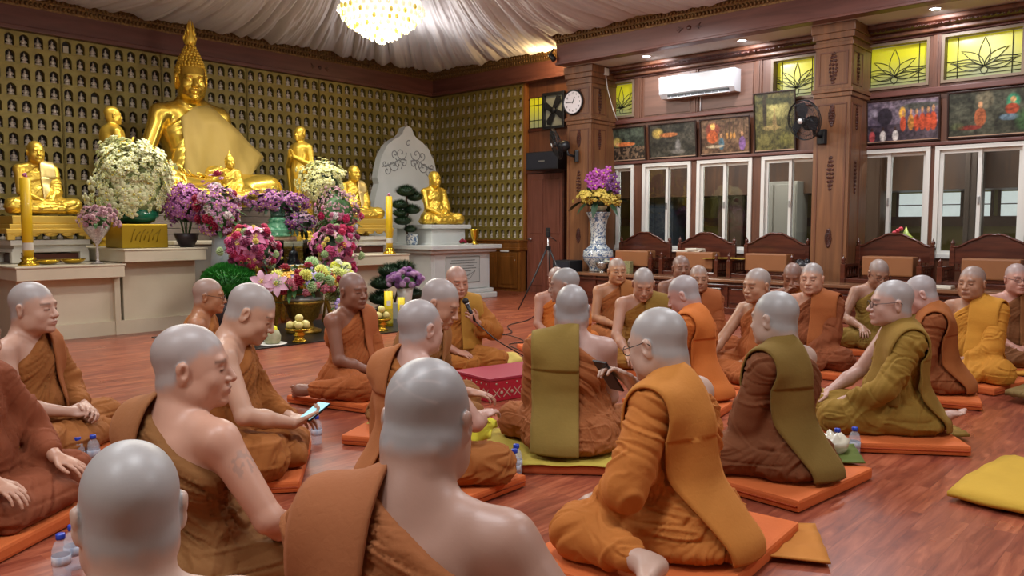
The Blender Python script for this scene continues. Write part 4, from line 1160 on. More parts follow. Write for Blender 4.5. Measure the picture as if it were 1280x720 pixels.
FACEX = Matrix(((0, 0, -1, 0), (-1, 0, 0, 0), (0, 1, 0, 0), (0, 0, 0, 1)))      # text on a wall facing -x
BLK = pbr('print_black', '#141416', .5)
nb = None; mes = []
tmp = []
for k in range(1, 13):
    a_ = PI / 2 - k * PI / 6
    o = text(str(k), .048, Matrix.Translation((-.026, -.145 * math.cos(a_), .145 * math.sin(a_))) @ FACEX, BLK, ck, 'numeral')
h_ = MB(); h_.box(-.030, -.028, -.006, .006, -.02, .10, TR(rx=PI + .12)); 
MB().box(-.0305, -.0285, -.006, .006, -.02, .095, TR(rx=.45)).build('hour_hand', BLK, ck)
MB().box(-.033, -.031, -.0045, .0045, -.02, .14, TR(rx=-PI / 2)).build('minute_hand', BLK, ck)
h_.bm.free()

# fans
def wall_fan(loc, ry, rz, label):
    r = empty('wall_fan', loc, 0, label, 'fan', 'black wall fans'); r.rotation_euler = (0, 0, rz)
    r.scale = (1.25,) * 3
    MB().box(-.05, 0, -.05, .05, -.24, -.08, bev=.01).build('bracket', BLACK, r)
    MB().tube([(-.04, 0, -.16), (-.14, 0, -.14), (-.17, 0, -.02)], .018, 8).build('arm', BLACK, r)
    mt = MB().lathe([(0, 0), (.055, .01), (.075, .06), (.07, .14), (.03, .17), (0, .17)], 18, TR(-.12, 0, 0, ry=-PI / 2 + ry)); mt.build('motor', BLACK, r)
    M_ = TR(-.31, 0, 0, ry=-PI / 2 + ry)
    g = MB()
    for R_, z_ in ((.21, .0), (.17, .028), (.12, .045), (.06, .055), (.21, -.02), (.17, -.045), (.12, -.06)): g.tube([M_ @ Vector((R_ * math.cos(q), R_ * math.sin(q), z_)) for q in [2 * PI * i / 32 for i in range(33)]], .0025 if R_ < .2 else .005, 5, cap=False)
    for k in range(40):
        q = 2 * PI * k / 40; g.tube([M_ @ Vector((R_ * math.cos(q), R_ * math.sin(q), z_)) for R_, z_ in ((.04, .056), (.12, .046), (.19, .02), (.212, -.01), (.19, -.04), (.12, -.062), (.05, -.066))], .0016, 3, cap=False)
    g.build('grille', pbr('fan_grille', '#2a2a2c', .35, .4), r)
    MB().lathe([(0, .062), (.028, .062), (.03, .05)], 14, M_).build('badge', pbr('fan_badge', '#d8d8d8', .3, .2), r)
    b_ = MB()
    for k in range(3):
        m4 = M_ @ Matrix.Rotation(k * 2 * PI / 3, 4, 'Z')
        b_.prism([(.02, -.02), (.10, -.07), (.185, -.04), (.18, .06), (.08, .05), (.02, .02)], .004, m4 @ TR(rx=.3))
    b_.lathe([(0, -.02), (.035, -.02), (.035, .03), (0, .035)], 14, M_); b_.build('blades', pbr('fan_blade', '#30343a', .25, .1, coat=.2), r)
    return r
wall_fan((10.975, 4.20, 2.64), -.25, -.35, 'black round wall fan on the right carved column')
wall_fan((10.975, 8.34, 2.62), -.3, -.75, 'black wall fan angled beside the loudspeaker on the left column')

sp = empty('loudspeaker', (11.30, 9.28, 2.25), label='black box loudspeaker on the wall above the brown door', cat='speaker')
MB().box(-.16, .38, -.37, .37, 0, .32, bev=.012).build('cabinet_box', pbr('speaker_black', '#14151a', .5), sp)
MB().box(-.168, -.158, -.35, .35, .02, .30).build('front_grille', pbr('speaker_cloth', '#20222c', .8, bump=(400, .4, .002)), sp)
MB().box(-.171, -.167, -.07, .07, .14, .165, bev=.002).build('badge', METAL, sp)
cc = empty('security_camera', (10.60, 8.66, 4.10), label='small dark camera on a bracket at the end of the beam', cat='camera')
MB().tube([(.06, -.04, .1), (0, 0, 0)], .014, 6).build('bracket', BLACK, cc)
MB().lathe([(0, 0), (.04, 0), (.045, .03), (.045, .14), (0, .15)], 12, TR(0, 0, 0, rx=2.4)).build('lens_body', BLACK, cc)
so = MB().box(XW - .42, XW - .30, 8.02, 8.10, 3.78, 3.90, bev=.006).build('power_box', WHITE); tag(so, 'small white junction box under the soffit by the left column', 'socket')
tag(MB().tube([(XW - .36, 8.05, 3.79), (XW - .37, 8.0, 3.55), (XW - .30, 7.93, 3.2), (XW - .18, 7.92, 3.03)], .008, 6).build('power_cable', WHITE), 'thin white cable hanging from the junction box', 'cable')

# ------------------------------------------------------------------ long platform with wide low chairs
pf = empty('platform', (10.95, 3.5, 0), label='long low dark wooden platform along the window wall', cat='platform')
PZ = .50
b_ = MB(); b_.box(-.55, .02, -4.3, 4.49, PZ - .045, PZ, bev=.010); b_.box(.02, .72, -4.3, .34, PZ - .045, PZ); b_.box(.02, .72, .86, 4.49, PZ - .045, PZ); b_.build('deck', wood('wood_deck', '#6e4a34', '#8c6448', .25, .6, (1, .1, 1), coat=.2), pf)
b_ = MB(); b_.box(-.50, .0, -4.26, 4.45, .08, PZ - .045)
y = -4.2
while y < 3.8: b_.box(-.515, -.49, y, y + .62, .16, PZ - .13, bev=.012); b_.box(-.52, -.49, y + .66, y + .72, .08, PZ - .05, bev=.006); y += .76
b_.box(-.53, -.49, -4.28, 4.47, PZ - .11, PZ - .075, bev=.006); b_.box(-.53, -.45, -4.28, 4.47, .0, .10, bev=.008)
b_.build('apron', W_THRONE, pf)

def spindle(m, x, y, z0, z1, r=.014):
    h = z1 - z0; m.lathe([(r * .6, 0), (r, h * .1), (r * .5, h * .2), (r, h * .45), (r * .5, h * .75), (r, h * .9), (r * .6, h)], 8, TR(x, y, z0))
def throne(y, label, w=.465, H=.60):
    """x: front towards the hall (-x); back at +x"""
    r = empty('throne_chair', (11.10, y, PZ), 0, label, 'chair', 'wide carved chairs on the platform')
    bk = MB(); pts = []
    for i in range(25):
        u = -1 + i / 12; z = .46 + .17 * (math.cos(u * PI) * .5 + .5) ** .8 + .014 * abs(math.sin(u * PI * 2.5)); pts.append((u * w, z))
    bk.prism([(-w, .30)] + pts + [(w, .30)], .03, Matrix.Translation((.24, 0, 0)) @ Matrix(((0, 0, 1, 0), (1, 0, 0, 0), (0, 1, 0, 0), (0, 0, 0, 1))))
    bk.tube([(.235, a_, b2 + .004) for a_, b2 in pts], .016, 6)
    bk.build('backrest', W_THRONE, r)
    ra = MB(); ra.box(.235, .275, -w, w, .17, .20); ra.box(.235, .275, -w, w, .27, .30)
    for k in range(11): spindle(ra, .255, -w + .08 + k * (2 * w - .16) / 10, .20, .27, .012)
    ra.build('back_rail', W_THRONE, r)
    for s in (-1, 1):
        p = MB(); p.box(.225, .285, s * w - .03, s * w + .03, -.0, .47, bev=.006); p.lathe([(.02, 0), (.032, .012), (.018, .03), (.03, .05), (.022, .075), (.006, .09), (.004, .11), (0, .115)], 10, TR(.255, s * w, .47)); p.build('post', W_THRONE, r)
        p = MB(); p.box(-.33, -.27, s * w - .03, s * w + .03, 0, .25, bev=.006); p.lathe([(.02, 0), (.032, .012), (.018, .03), (.03, .05), (.022, .075), (.006, .09), (.004, .11), (0, .115)], 10, TR(-.30, s * w, .25)); p.build('post', W_THRONE, r)
        p = MB(); p.box(-.28, .24, s * w - .022, s * w + .022, .20, .245, bev=.006); p.box(-.28, .24, s * w - .018, s * w + .018, .07, .095)
        for k in range(5): spindle(p, -.2 + k * .09, s * w, .095, .20, .012)
        p.build('armrest', W_THRONE, r)
    MB().box(-.30, .25, -w + .02, w - .02, .0, .06, bev=.01).build('seat', W_THRONE, r)
    return r
BRN = pbr('tan_leatherette', '#93603a', .45, noise=(4, .4, '#80502e'))
def backrest_box(y, label, w=.31):
    r = empty('backrest_box', (10.98, y, PZ + .064), 0, label, 'backrest', 'tan box backrests')
    MB().box(-.12, .12, -w, w, .04, .29, bev=.018).build('cushion_block', BRN, r)
    MB().box(-.10, .10, -w + .02, w - .02, 0.0, .042).build('base', W_THRONE, r)
    return r
TY = [(7.24, 'leftmost of the wide carved wooden chairs, beside the blue and white vase'), (6.12, 'wide carved wooden chair with books on its backrest box'), (4.99, 'wide carved wooden chair left of the column with the fan'), (3.36, 'wide carved wooden chair just right of the fan column'), (2.20, 'rightmost wide carved wooden chair in the photo')]
for y, l_ in TY: throne(y, l_)
for y, l_ in TY: backrest_box(y - .06, 'tan box backrest in the ' + l_.replace('wide carved wooden ', '').replace('leftmost of the chairs', 'leftmost chair'))
# odds and ends on the platform
PAPER = pbr('book_paper', '#ded8c8', .6); 
random.seed(8)
for k, (dx, dy, dz, rz, lab) in enumerate(((0, .22, 0, .2, 'white booklet on the left of the backrest box, third from the column'), (.01, -.02, 0, -.1, 'white booklet lying lowest in the small stack on the tan backrest'), (.0, -.03, .018, .15, 'white booklet in the middle of the small stack'), (0, -.01, .036, -.2, 'white booklet topmost of the small stack'))):
    o = MB().box(-.09, .09, -.12, .12, 0, .017, bev=.002).build('booklet', PAPER); o.location = (10.98 + dx, 6.12 + dy, PZ + .355 + dz); o.rotation_euler = (0, 0, rz); tag(o, lab, 'booklet', 'white booklets')
o = MB().box(-.10, .10, -.15, .15, 0, .03, bev=.004).build('book', PAPER); o.location = (10.62, 2.62, PZ + .002); tag(o, 'white book lying on the platform behind the yellow-robed monk', 'book')
o = MB().sheet([[(.10 * (i - 2), .16 * (j - 2), .01 * math.sin(i * 2 + j)) for j in range(5)] for i in range(5)], .006).build('yellow_cloth', cloth('cloth_ochre', '#b89a2e')); o.location = (11.0, 5.56, PZ + .27); tag(o, 'folded ochre cloth between two chair arms', 'cloth')
bk = empty('waste_bucket', (10.62, 4.27, PZ + .002), label='white bucket with a black bag, on the platform before the column', cat='bucket')
MB().lathe([(0, 0), (.09, 0), (.115, .20), (.12, .205), (.11, .205), (.085, .01), (0, .01)], 20).build('pail', WHITE, bk)
MB().ball((0, 0, .22), (.12, .13, .07), 12, 8).ball((.03, .08, .25), (.06, .06, .05), 8, 6).ball((-.04, -.05, .26), (.05, .05, .05), 8, 6).build('bag', pbr('bin_bag', '#15171c', .3), bk)
# silver bowl and tray at the platform's left end
sb = empty('silver_bowl', (10.62, 7.58, PZ + .002), label='silver footed bowl on the left end of the platform', cat='bowl')
SIL = pbr('silver', '#c8cac8', .2, .95)
MB().lathe([(0, 0), (.06, 0), (.05, .015), (.02, .03), (.02, .05), (.08, .08), (.10, .14), (.11, .16), (.095, .15), (.07, .085), (0, .07)], 24).build('cup', SIL, sb)
MB().lathe([(0, .15), (.09, .155)], 24).build('water', GLASS, sb)
o = MB().box(-.05, .05, -.30, .30, 0, .02, bev=.004).build('scroll', pbr('scroll_cloth', '#c7cbb8', .6)); o.location = (10.75, 7.62, PZ + .17); 
tag(o, 'long pale wrapped tray above the silver bowl', 'tray')
tag(MB().box(10.70, 10.80, 7.10, 7.26, PZ + .001, PZ + .19, bev=.004).build('gift_box', pbr('gift_paper', '#a8a070', .5, noise=(60, .9, '#4e5a3a'))), 'small patterned box standing beside the leftmost chair', 'box')
tag(MB().box(10.72, 10.86, 7.36, 7.50, PZ + .19, PZ + .235, bev=.004).build('red_packet', pbr('red_paper', '#c25a3e', .5)), 'small red packet on the pale tray', 'packet')

# blue-and-white floor vase with orchids
VC = (10.82, 7.80)
va = empty('floor_vase', (VC[0], VC[1], PZ + .001), label='tall blue and white porcelain vase on the left end of the platform', cat='vase')
PORC = bpy.data.materials.new('porcelain'); PORC.use_nodes = True; t = NT(PORC); b = t.n('ShaderNodeBsdfPrincipled'); t.l(b.outputs[0], t.out.inputs[0]); b.inputs['Roughness'].default_value = .12
tc = t.n('ShaderNodeTexCoord'); nz = t.n('ShaderNodeTexNoise'); nz.inputs['Scale'].default_value = 24; nz.inputs['Detail'].default_value = 6; nz.inputs['Distortion'].default_value = 1.2; t.l(tc.outputs['Object'], nz.inputs['Vector'])
cr = t.n('ShaderNodeValToRGB'); cr.color_ramp.elements[0].position = .42; cr.color_ramp.elements[0].color = srgb('#4c6484'); cr.color_ramp.elements[1].position = .52; cr.color_ramp.elements[1].color = srgb('#c9cfcc'); t.l(nz.outputs[0], cr.inputs[0]); t.l(cr.outputs[0], b.inputs['Base Color'])
MB().lathe([(0, 0), (.14, 0), (.15, .02), (.14, .05), (.17, .10), (.235, .18), (.255, .26), (.24, .34), (.17, .40), (.13, .45), (.12, .58), (.135, .76), (.155, .88), (.20, .955), (.205, .972), (.18, .965), (.13, .88)], 36).build('vase_body', PORC, va)
MB().lathe([(.225, .36), (.236, .364), (.225, .37)], 36).lathe([(.252, .235), (.260, .24), (.252, .245)], 36).lathe([(.13, .445), (.138, .45), (.13, .455)], 36).build('painted_bands', pbr('cobalt', '#46608a', .15), va)

bs = empty('black_box', (10.60, 8.26, 0), label='black box speaker on the floor left of the platform and vase', cat='speaker')
MB().box(-.18, .18, -.18, .18, 0.0, .68, bev=.015).build('cabinet_box', pbr('speaker_black', '#14151a'), bs); MB().box(-.188, -.178, -.16, .16, .03, .65).build('front_grille', pbr('speaker_cloth', '#20222c'), bs)

# tripod
tx, ty = 9.35, 7.66
tr = empty('tripod', (tx, ty, 0), label='thin black tripod standing before the brown door', cat='tripod')
for k, (a_, rr_) in enumerate(((2.75, .50), (.55, .5), (4.8, .5))):
    MB().tube([(rr_ * math.cos(a_), rr_ * math.sin(a_), .006), (.25 * math.cos(a_), .25 * math.sin(a_), .45), (.03 * math.cos(a_), .03 * math.sin(a_), .90)], [.009, .012, .015], 7).build('leg', BLACK, tr)
MB().tube([(0, 0, .50), (0, 0, 1.12)], .012, 8).build('centre_column', METAL, tr)
MB().box(-.03, .03, -.03, .03, .88, .95, bev=.006).box(-.025, .025, -.025, .025, 1.08, 1.16, bev=.006).tube([(0, 0, 1.10), (.10, -.08, 1.02)], .007, 6).build('head', BLACK, tr)
MB().box(-.012, .012, -.035, .035, 1.16, 1.22, bev=.003).build('clamp', BLACK, tr)

# ------------------------------------------------------------------ the room behind the windows
OLV = pbr('olive_wall', '#75713c', .8)
MB().box(XW + 2.7, XW + 2.85, Y0, 10, 0, 4.2).build('wall_back', OLV, kind='structure')
MB().box(XW + .17, XW + 2.9, Y0, 10, -.05, 0).build('floor_back', pbr('tile', '#8c8474', .3), kind='structure')
MB().box(XW + .17, XW + 2.9, Y0, 10, 3.0, 3.06).build('ceiling_back', pbr('back_ceiling', '#4a3a20', .8), kind='structure')
MB().box(XW + .17, XW + 2.9, 9.9, 10, 0, 3).build('wall_back_left', OLV, kind='structure')
MB().box(XW + .17, XW + 2.9, Y0 - .1, Y0, 0, 3).build('wall_back_right', OLV, kind='structure')
BRNF = wood('wood_back', '#2c1a10', '#4a2e1a', .5)
random.seed(2)
for k, (x, y0, y1, z0, z1, m_, lab, cat_) in enumerate((
    (13.9, 8.9, 8.1, 0, 2.4, '#20262e', 'dark blue-grey cupboard beyond the leftmost window', 'cupboard'),
    (14.0, 7.2, 6.7, 0, 2.6, '#3b2a1a', 'tall brown cupboard beyond the third window', 'cupboard'),
    (13.6, 4.9, 4.2, 0, 2.9, '#3b2414', 'dark brown wardrobe right of the pale grey locker', 'wardrobe'),
    (13.5, 6.3, 5.5, 0, 2.0, '#74706a', 'pale grey steel locker beyond the fourth window', 'locker'),
    (13.3, 2.95, 2.78, 0, 2.5, '#33241a', 'dark post beyond the rightmost windows', 'post'),
    (13.9, .9, .2, 0, 2.2, '#22262a', 'dark cupboard beyond the rightmost window', 'cupboard'))):
    r = empty('cupboard', (x, (y0 + y1) / 2, 0), label=lab, cat=cat_); w_ = (y0 - y1) / 2
    MB().box(-.22, .25, -w_, w_, z0, z1, bev=.01).build('carcass', pbr('back_' + m_[1:], m_, .5), r)
    for s in (-1, 1): MB().box(-.24, -.215, s * w_ / 2 - w_ / 2 + .015, s * w_ / 2 + w_ / 2 - .015, z0 + .05, z1 - .05, bev=.006).build('door', pbr('back_' + m_[1:], m_, .5), r)
mould('trim_30', [(13.55, 14.35, Y0, 9.8, 1.80, 3.0), (14.25, 14.38, Y0, 9.8, 1.24, 1.40)], BRNF)  # upper box added so the top of the back room looks dark
for k, (y0, y1) in enumerate(((4.72, 4.46), (4.22, 3.80), (3.60, 3.26), (3.20, 2.84), (2.74, 2.42), (2.36, 2.0))):
    r = empty('window_%d' % (21 + k), (14.38, (y0 + y1) / 2, 1.38), kind='structure'); w_ = (y0 - y1) / 2
    MB().box(-.03, 0, -w_, w_, 0, .40).build('window_pane', pbr('daylight_pane', '#cfdde0', .4, noise=(3, .8, '#6d8078'), emit=('#d4dcdc', .9)), r)
    f = MB()
    for a_ in (-w_, w_): f.box(-.05, .0, a_ - .02, a_ + .02, -.03, .42)
    f.box(-.05, 0, -w_, w_, .20, .215); f.build('window_frame', BRNF, r)
rf = empty('flower_offering', (12.6, 3.58, 1.02), label='red flowers in a tiered green and gold offering beyond the fifth window', cat='flowers')
MB().lathe([(.05, -.30), (.17, -.25), (.08, -.16), (.15, -.1), (.07, -.02), (.12, .04), (.04, .12), (0, .22)], 16).build('tiers', pbr('leaf_green', '#5f7a3a', .5, noise=(20, .8, '#c9c050')), rf)
f = MB()
for k in range(14): f.ball((-.05 + .02 * math.sin(k * 2.1), .10 + .04 * math.cos(k * 1.7), -.18 + k * .028), .032, 7, 5)
f.build('blossoms', pbr('red_flower', '#c8163a', .5), rf)
MB().box(-.2, .2, -.35, .35, -1.02, -.31).build('stand', BRNF, rf)
# ------------------------------------------------------------------ altar
MARB = pbr('cream_marble', '#d8ceb6', .35, noise=(1.8, .7, '#c4baa0'), bump=(3, .05, .01))
MARB2 = pbr('white_marble', '#d2d5d2', .28, noise=(2.2, .7, '#bac0bc'))
MGREY = pbr('grey_marble', '#8f8a80', .4, noise=(3, .7, '#77726a'))
GOLD = pbr('gold_leaf', '#ecc850', .34, .72, noise=(5, .5, '#dcb440'), bump=(24, .10, .01))
GOLDP = pbr('gold_polished', '#f0cc54', .24, .80, bump=(12, .06, .01))
GOLDT = pbr('gold_table', '#b8923a', .35, .8, noise=(40, .8, '#6e5220'), bump=(50, .6, .01))
def block(name, boxes, mat, label, cat, loc, group=None):
    r = empty(name, loc, 0, label, cat, group)
    for pn, bs, m in boxes:
        b_ = MB()
        for q in bs: b_.box(*q[:6], bev=q[6] if len(q) > 6 else 0)
        b_.build(pn, m or mat, r)
    return r
def altar_table(x0, x1, y0, y1, zt, label, hip=0):
    w = x1 - x0; d = y1 - y0
    return block('altar_block', [('body', [(.05, w - .05 if not hip else w, .20, d, 0, zt - .15)], None), ('top_slab', [(0, w, 0, d, zt - .15, zt - .02, .004), (-.015, w + .015, -.015, d, zt - .02, zt, .006)], None),
        ('base_plinth', [(.0, w, .16, .20, 0, .16)], None)] + ([('side_pilaster', [(w - .06, w, .14, .22, 0, zt - .15)], None)] if hip else []), MARB, label, 'altar', (x0, y0, 0), 'marble altar blocks')
altar_table(2.76, 3.85, 9.35, 12.3, .82, 'low cream marble altar block on the left with the yellow candle', 1)
altar_table(3.85, 4.82, 9.33, 12.3, .985, 'taller cream marble altar block under the green vase')
altar_table(6.64, 8.12, 9.40, 10.15, .825, 'low cream marble altar block on the right with a tall yellow candle', 0)
altar_table(7.48, 8.46, 10.17, 12.3, .825, 'low marble block under the right golden monk table')
altar_table(6.42, 7.45, 10.17, 12.3, .985, 'taller cream marble block under the right standing disciple')
block('altar_block', [('body', [(0, 1.56, 0, 2.0, 0, 1.0)], MGREY), ('top_slab', [(-.0, 1.56, -.05, 2.0, 1.0, 1.05, .01)], MARB)], MGREY, 'middle altar step of grey stone with the jade Buddha table', 'altar', (4.83, 10.25, 0), 'marble altar blocks')
pl = MB()
for k in range(6): pl.box(0, 2.12, -.02 - .0 * k, 1.6, k * .082, k * .082 + .077, bev=.006)
o = pl.build('throne_plinth', pbr('grey_brick', '#8c8078', .5, noise=(4, .6, '#746860'))); o.location = (4.64, 10.62, 1.052); tag(o, 'stepped grey-brown plinth under the great golden Buddha', 'plinth')

# right marble pedestal, stele
pd = empty('marble_pedestal', (9.55, 10.45, 0), label='two-tier white marble pedestal under the right golden monk statue', cat='pedestal')
b_ = MB(); b_.box(-.66, .72, -.70, .95, .16, .82); b_.box(-.60, .66, -.715, -.69, .18, .80, bev=.008); b_.box(-.76, .80, -.82, .95, 0, .10, bev=.02); b_.box(-.72, .76, -.77, .95, .10, .17, bev=.02); b_.build('lower_block', MARB2, pd)
b_ = MB(); b_.box(-.80, .86, -.88, .97, .86, .93, bev=.012); b_.box(-.74, .80, -.80, .96, .80, .86, bev=.015); b_.build('lower_slab', MARB2, pd)
b_ = MB(); b_.box(-.42, .36, -.46, .44, .93, 1.20, bev=.008); b_.box(-.50, .44, -.54, .48, 1.20, 1.27, bev=.012); b_.box(-.46, .40, -.50, .46, .93, .96, bev=.006); b_.build('upper_block', MARB2, pd)
b_ = MB(); b_.box(-.36, .46, -.724, -.712, .28, .74, bev=.003); pq = b_.build('plaque', pbr('plaque_stone', '#b7bdb9', .3), pd)
b_ = MB()
for q in ((-.35, .45, .29, .295), (-.35, .45, .725, .73)): b_.box(q[0], q[1], -.727, -.722, q[2], q[3])
for q in (-.35, .445): b_.box(q, q + .005, -.727, -.722, .29, .73)
random.seed(4)
for k, (a0, a1) in enumerate(((-.22, .34), (-.25, .38), (-.16, .30), (-.20, .36), (-.1, .24))):     # engraved lines of small writing
    x = a0
    while x < a1:
        w_ = random.uniform(.012, .03); b_.box(x, x + w_, -.727, -.7225, .66 - k * .045, .672 - k * .045); x += w_ + .008
b_.tube([(-.10, -.725, .40), (.06, -.725, .36), (.2, -.725, .34), (.34, -.725, .48)], .004, 4); b_.tube([(.0, -.725, .38), (.16, -.725, .40), (.34, -.725, .48)], .004, 4); b_.tube([(.05, -.725, .36), (.2, -.725, .44)], .004, 4)
b_.build('engraving', pbr('engraved_line', '#5a625e', .6), pq)
st = empty('marble_stele', (9.72, 11.30, .93), label='tall grey-white marble stele with pointed top and scroll carving', cat='stele')
pts = []
H_, W_ = 2.12, .80
prof = [(0, 1.0), (.10, .985), (.17, .93), (.27, .90), (.42, .875), (.62, .82), (.78, .72), (.86, .62), (.90, .55), (.86, .50), (.92, .44), (.98, .36), (1.0, .28), (.96, .22), (1.0, .15), (1.0, 0)]
pts = [(-a * W_, b2 * H_) for a, b2 in prof] + [(a * W_, b2 * H_) for a, b2 in prof[::-1][:-1]]
MB().prism(pts[::-1], .16, TR(0, .10, 0, rx=PI / 2), False).build('slab', MARB2, st)
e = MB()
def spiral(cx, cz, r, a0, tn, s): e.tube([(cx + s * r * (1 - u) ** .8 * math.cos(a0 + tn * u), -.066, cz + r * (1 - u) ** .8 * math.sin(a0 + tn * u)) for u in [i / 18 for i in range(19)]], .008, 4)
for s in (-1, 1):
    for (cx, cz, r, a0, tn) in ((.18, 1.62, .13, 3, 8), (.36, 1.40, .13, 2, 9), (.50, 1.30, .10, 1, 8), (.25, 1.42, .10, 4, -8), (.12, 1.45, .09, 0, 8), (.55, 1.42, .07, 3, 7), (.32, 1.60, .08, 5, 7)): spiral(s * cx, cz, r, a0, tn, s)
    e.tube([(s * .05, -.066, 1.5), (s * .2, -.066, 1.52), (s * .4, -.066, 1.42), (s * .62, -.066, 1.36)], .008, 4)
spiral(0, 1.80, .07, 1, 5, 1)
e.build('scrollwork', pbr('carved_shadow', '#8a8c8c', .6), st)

# seated golden monks, reusing the figure builder
def gold_figure(name, loc, rz, s, label, cat='statue', group=None, mat=None, robe_off=True, sashon=True, extra=None, **kw):
    p = dict(DEF); p.update(kw); p['seed'] = int(loc[0] * 10) + 3; p['sash'] = dict(x=-.10, w=.085, zf=.13, zb=.1) 
    r = empty(name, loc, rz, label, cat, group); r.scale = (s, s, s)
    V, F, J = figure_body(p); link_mesh('body', np_mesh('body', V, F), mat or GOLD, r)
    RV, RF = figure_robe(p, J); link_mesh('robe', np_mesh('robe', RV, RF), mat or GOLD, r)
    if sashon:
        SV, SF = figure_sash(p, J); link_mesh('shoulder_cloth', np_mesh('shoulder_cloth', SV, SF), pbr('gold_light', '#f4dc90', .35, .6), r)
    return r, J, p
GS = dict(res=.010, hres=.006, lean=.0, hp=.02, fat=.12)
gold_figure('golden_monk_statue', (3.36, 10.55, 1.385), PI, .98, 'golden seated monk statue on a white table at the far left', group='golden monk statues', **GS)
gold_figure('golden_monk_statue', (9.50, 10.35, 1.275), PI - .10, 1.05, 'golden seated monk statue on the marble pedestal before the stele', group='golden monk statues', sashon=False, **GS)
gold_figure('golden_monk_statue', (7.95, 10.55, 1.36), PI, .98, 'golden seated monk statue half hidden behind the pink flower stand', group='golden monk statues', **GS)
for x, lab in ((3.36, 'white carved altar table under the far left golden monk'), (7.95, 'white carved altar table behind the pink flowers on the right')):
    t_ = empty('altar_stand', (x, 10.45, .826), 0, lab, 'stand', 'white stands of the golden monks')
    b_ = MB(); b_.box(-.42, .42, -.34, .34, .20, .26, bev=.008); b_.box(-.40, .40, -.32, .32, .12, .16, bev=.006); b_.box(-.38, .38, -.30, .30, .155, .20)
    for sx_ in (-1, 1):
        for sy_ in (-1, 1): b_.box(sx_ * .36 - .05, sx_ * .36 + .05, sy_ * .28 - .04, sy_ * .28 + .04, 0, .13, bev=.01)
    b_.build('white_tier', pbr('white_lacquer', '#cfcdc2', .35), t_)
    g_ = MB(); g_.box(-.46, .46, -.36, .36, .335, .39, bev=.01); g_.box(-.42, .42, -.33, .33, .39, .44, bev=.008); g_.box(-.38, .38, -.30, .30, .44, .535, bev=.012) 
    for k in range(5): g_.ball((-.36 + k * .18, -.33, .33), (.08, .03, .035), 8, 5)
    for sx_ in (-1, 1):
        for sy_ in (-1, 1): g_.box(sx_ * .41 - .04, sx_ * .41 + .04, sy_ * .31 - .04, sy_ * .31 + .04, .262, .34, bev=.01)
    g_.build('gold_tier', pbr('gold_satin', '#e6c45c', .4, .6), t_)
    MB().box(-.33, .33, -.26, .26, .0, .10).build('dark_niche', W_DARK, t_)

# the great Buddha
p = dict(DEF); p.update(dict(res=.0095, hres=.0050, lean=-.02, hp=.10, hy=-.22, fat=.04, seed=5, rh=(.25, .27, .19), rf=(.12, .8, -.75), rn=(.1, .5, .9), rcurl=.15, lh=(.02, .22, .155), lf=(1, .15, -.05), ln=(0, .1, -1), rpole=(.35, -1, 0), lpole=(-1, -.4, -.3), headk=1.05, ear=1.5, hands='r', sash={}, fold=.15, rk=(.34, .25, .085), lk=(-.34, .25, .085)))
BS = 2.44
bd = empty('great_buddha_statue', (5.70, 11.40, 1.545), PI, 'huge golden seated Buddha with curled hair, draped in a pale gold cloth', 'statue'); bd.scale = (BS,) * 3
V, F, J = figure_body(p); link_mesh('body', np_mesh('body', V, F), GOLDP, bd)
RV, RF = figure_robe(p, J); link_mesh('robe', np_mesh('robe', RV, RF), GOLDP, bd)
R = J['R']; hc = J['hc']; k_ = p['headk']
hp_ = MB()
def HP(x, y, z): return Vector((hc + R @ (np.array([x, y, z]) * k_)))
hp_b = MB()
# topknot and flame
pr = []
prof = [(.078, .06), (.070, .10), (.050, .135), (.036, .155), (.026, .17), (.0, .175)]
M3 = Matrix.Translation(hc) @ Matrix(R.tolist()).to_4x4() @ Matrix.Scale(k_, 4)
hp_b.lathe([(.074, .050), (.070, .080), (.058, .115), (.044, .145), (.026, .175), (0, .186)], 20, M3 @ TR(0, -.014, 0))
hair = hp_b.build('hair_cap', GOLD, bd)
cur = MB(); n_ = 0
rows_ = []
for i in range(12):       # curls in rings over skull and tall topknot
    f_ = i / 11; z = .030 + .160 * f_; rr = .062 * (1 - f_ ** 1.5) + .017; rows_.append((rr, rr + .018 * (1 - f_), z))
for (rx, ry, z) in rows_:
    n = max(6, int(2 * PI * (rx + ry) / 2 / .0195))
    for q in range(n):
        a_ = 2 * PI * (q + .5 * (z * 1000 % 2 > 1)) / n; x, y = rx * math.cos(a_), -.014 + ry * math.sin(a_)
        if y > .035 and z < .062: continue          # the face
        cur.ball(HP(x * .985, y * .985, z), .0098 * k_, 6, 5); n_ += 1
for i in range(6):        # back and sides of the head below the equator
    z = .018 - i * .0165; f_ = .075 - .001 * i
    for q in range(26):
        a_ = 2 * PI * q / 26; x, y = (.0775) * math.cos(a_), -.016 + .093 * math.sin(a_)
        if y > .0 - .012 * i: continue
        cur.ball(HP(x * (1 - .03 * i), y * (1 - .05 * i), z), .0082 * k_, 6, 4)
cur.build('hair_curls', GOLD, bd, kind='stuff')
fl_ = MB(); M4 = M3 @ TR(0, -.014, .182)
fl_.lathe([(.018, 0), (.030, .012), (.033, .03), (.026, .055), (.017, .085), (.009, .115), (.003, .14), (0, .155)], 12, M4, sy=.8)
for s in (-1, 1):
    for q in range(3): fl_.tube([M4 @ Vector((s * .022 * (1 - q * .25), -.0 + .01 * (q - 1), .015 + .02 * q)), M4 @ Vector((s * .034 * (1 - q * .25), .01 * (q - 1), .045 + .025 * q)), M4 @ Vector((s * .014 * (1 - q * .2), .0, .085 + .028 * q))], [.008, .007, .001], 6)
fl_.build('flame_finial', GOLD, bd)
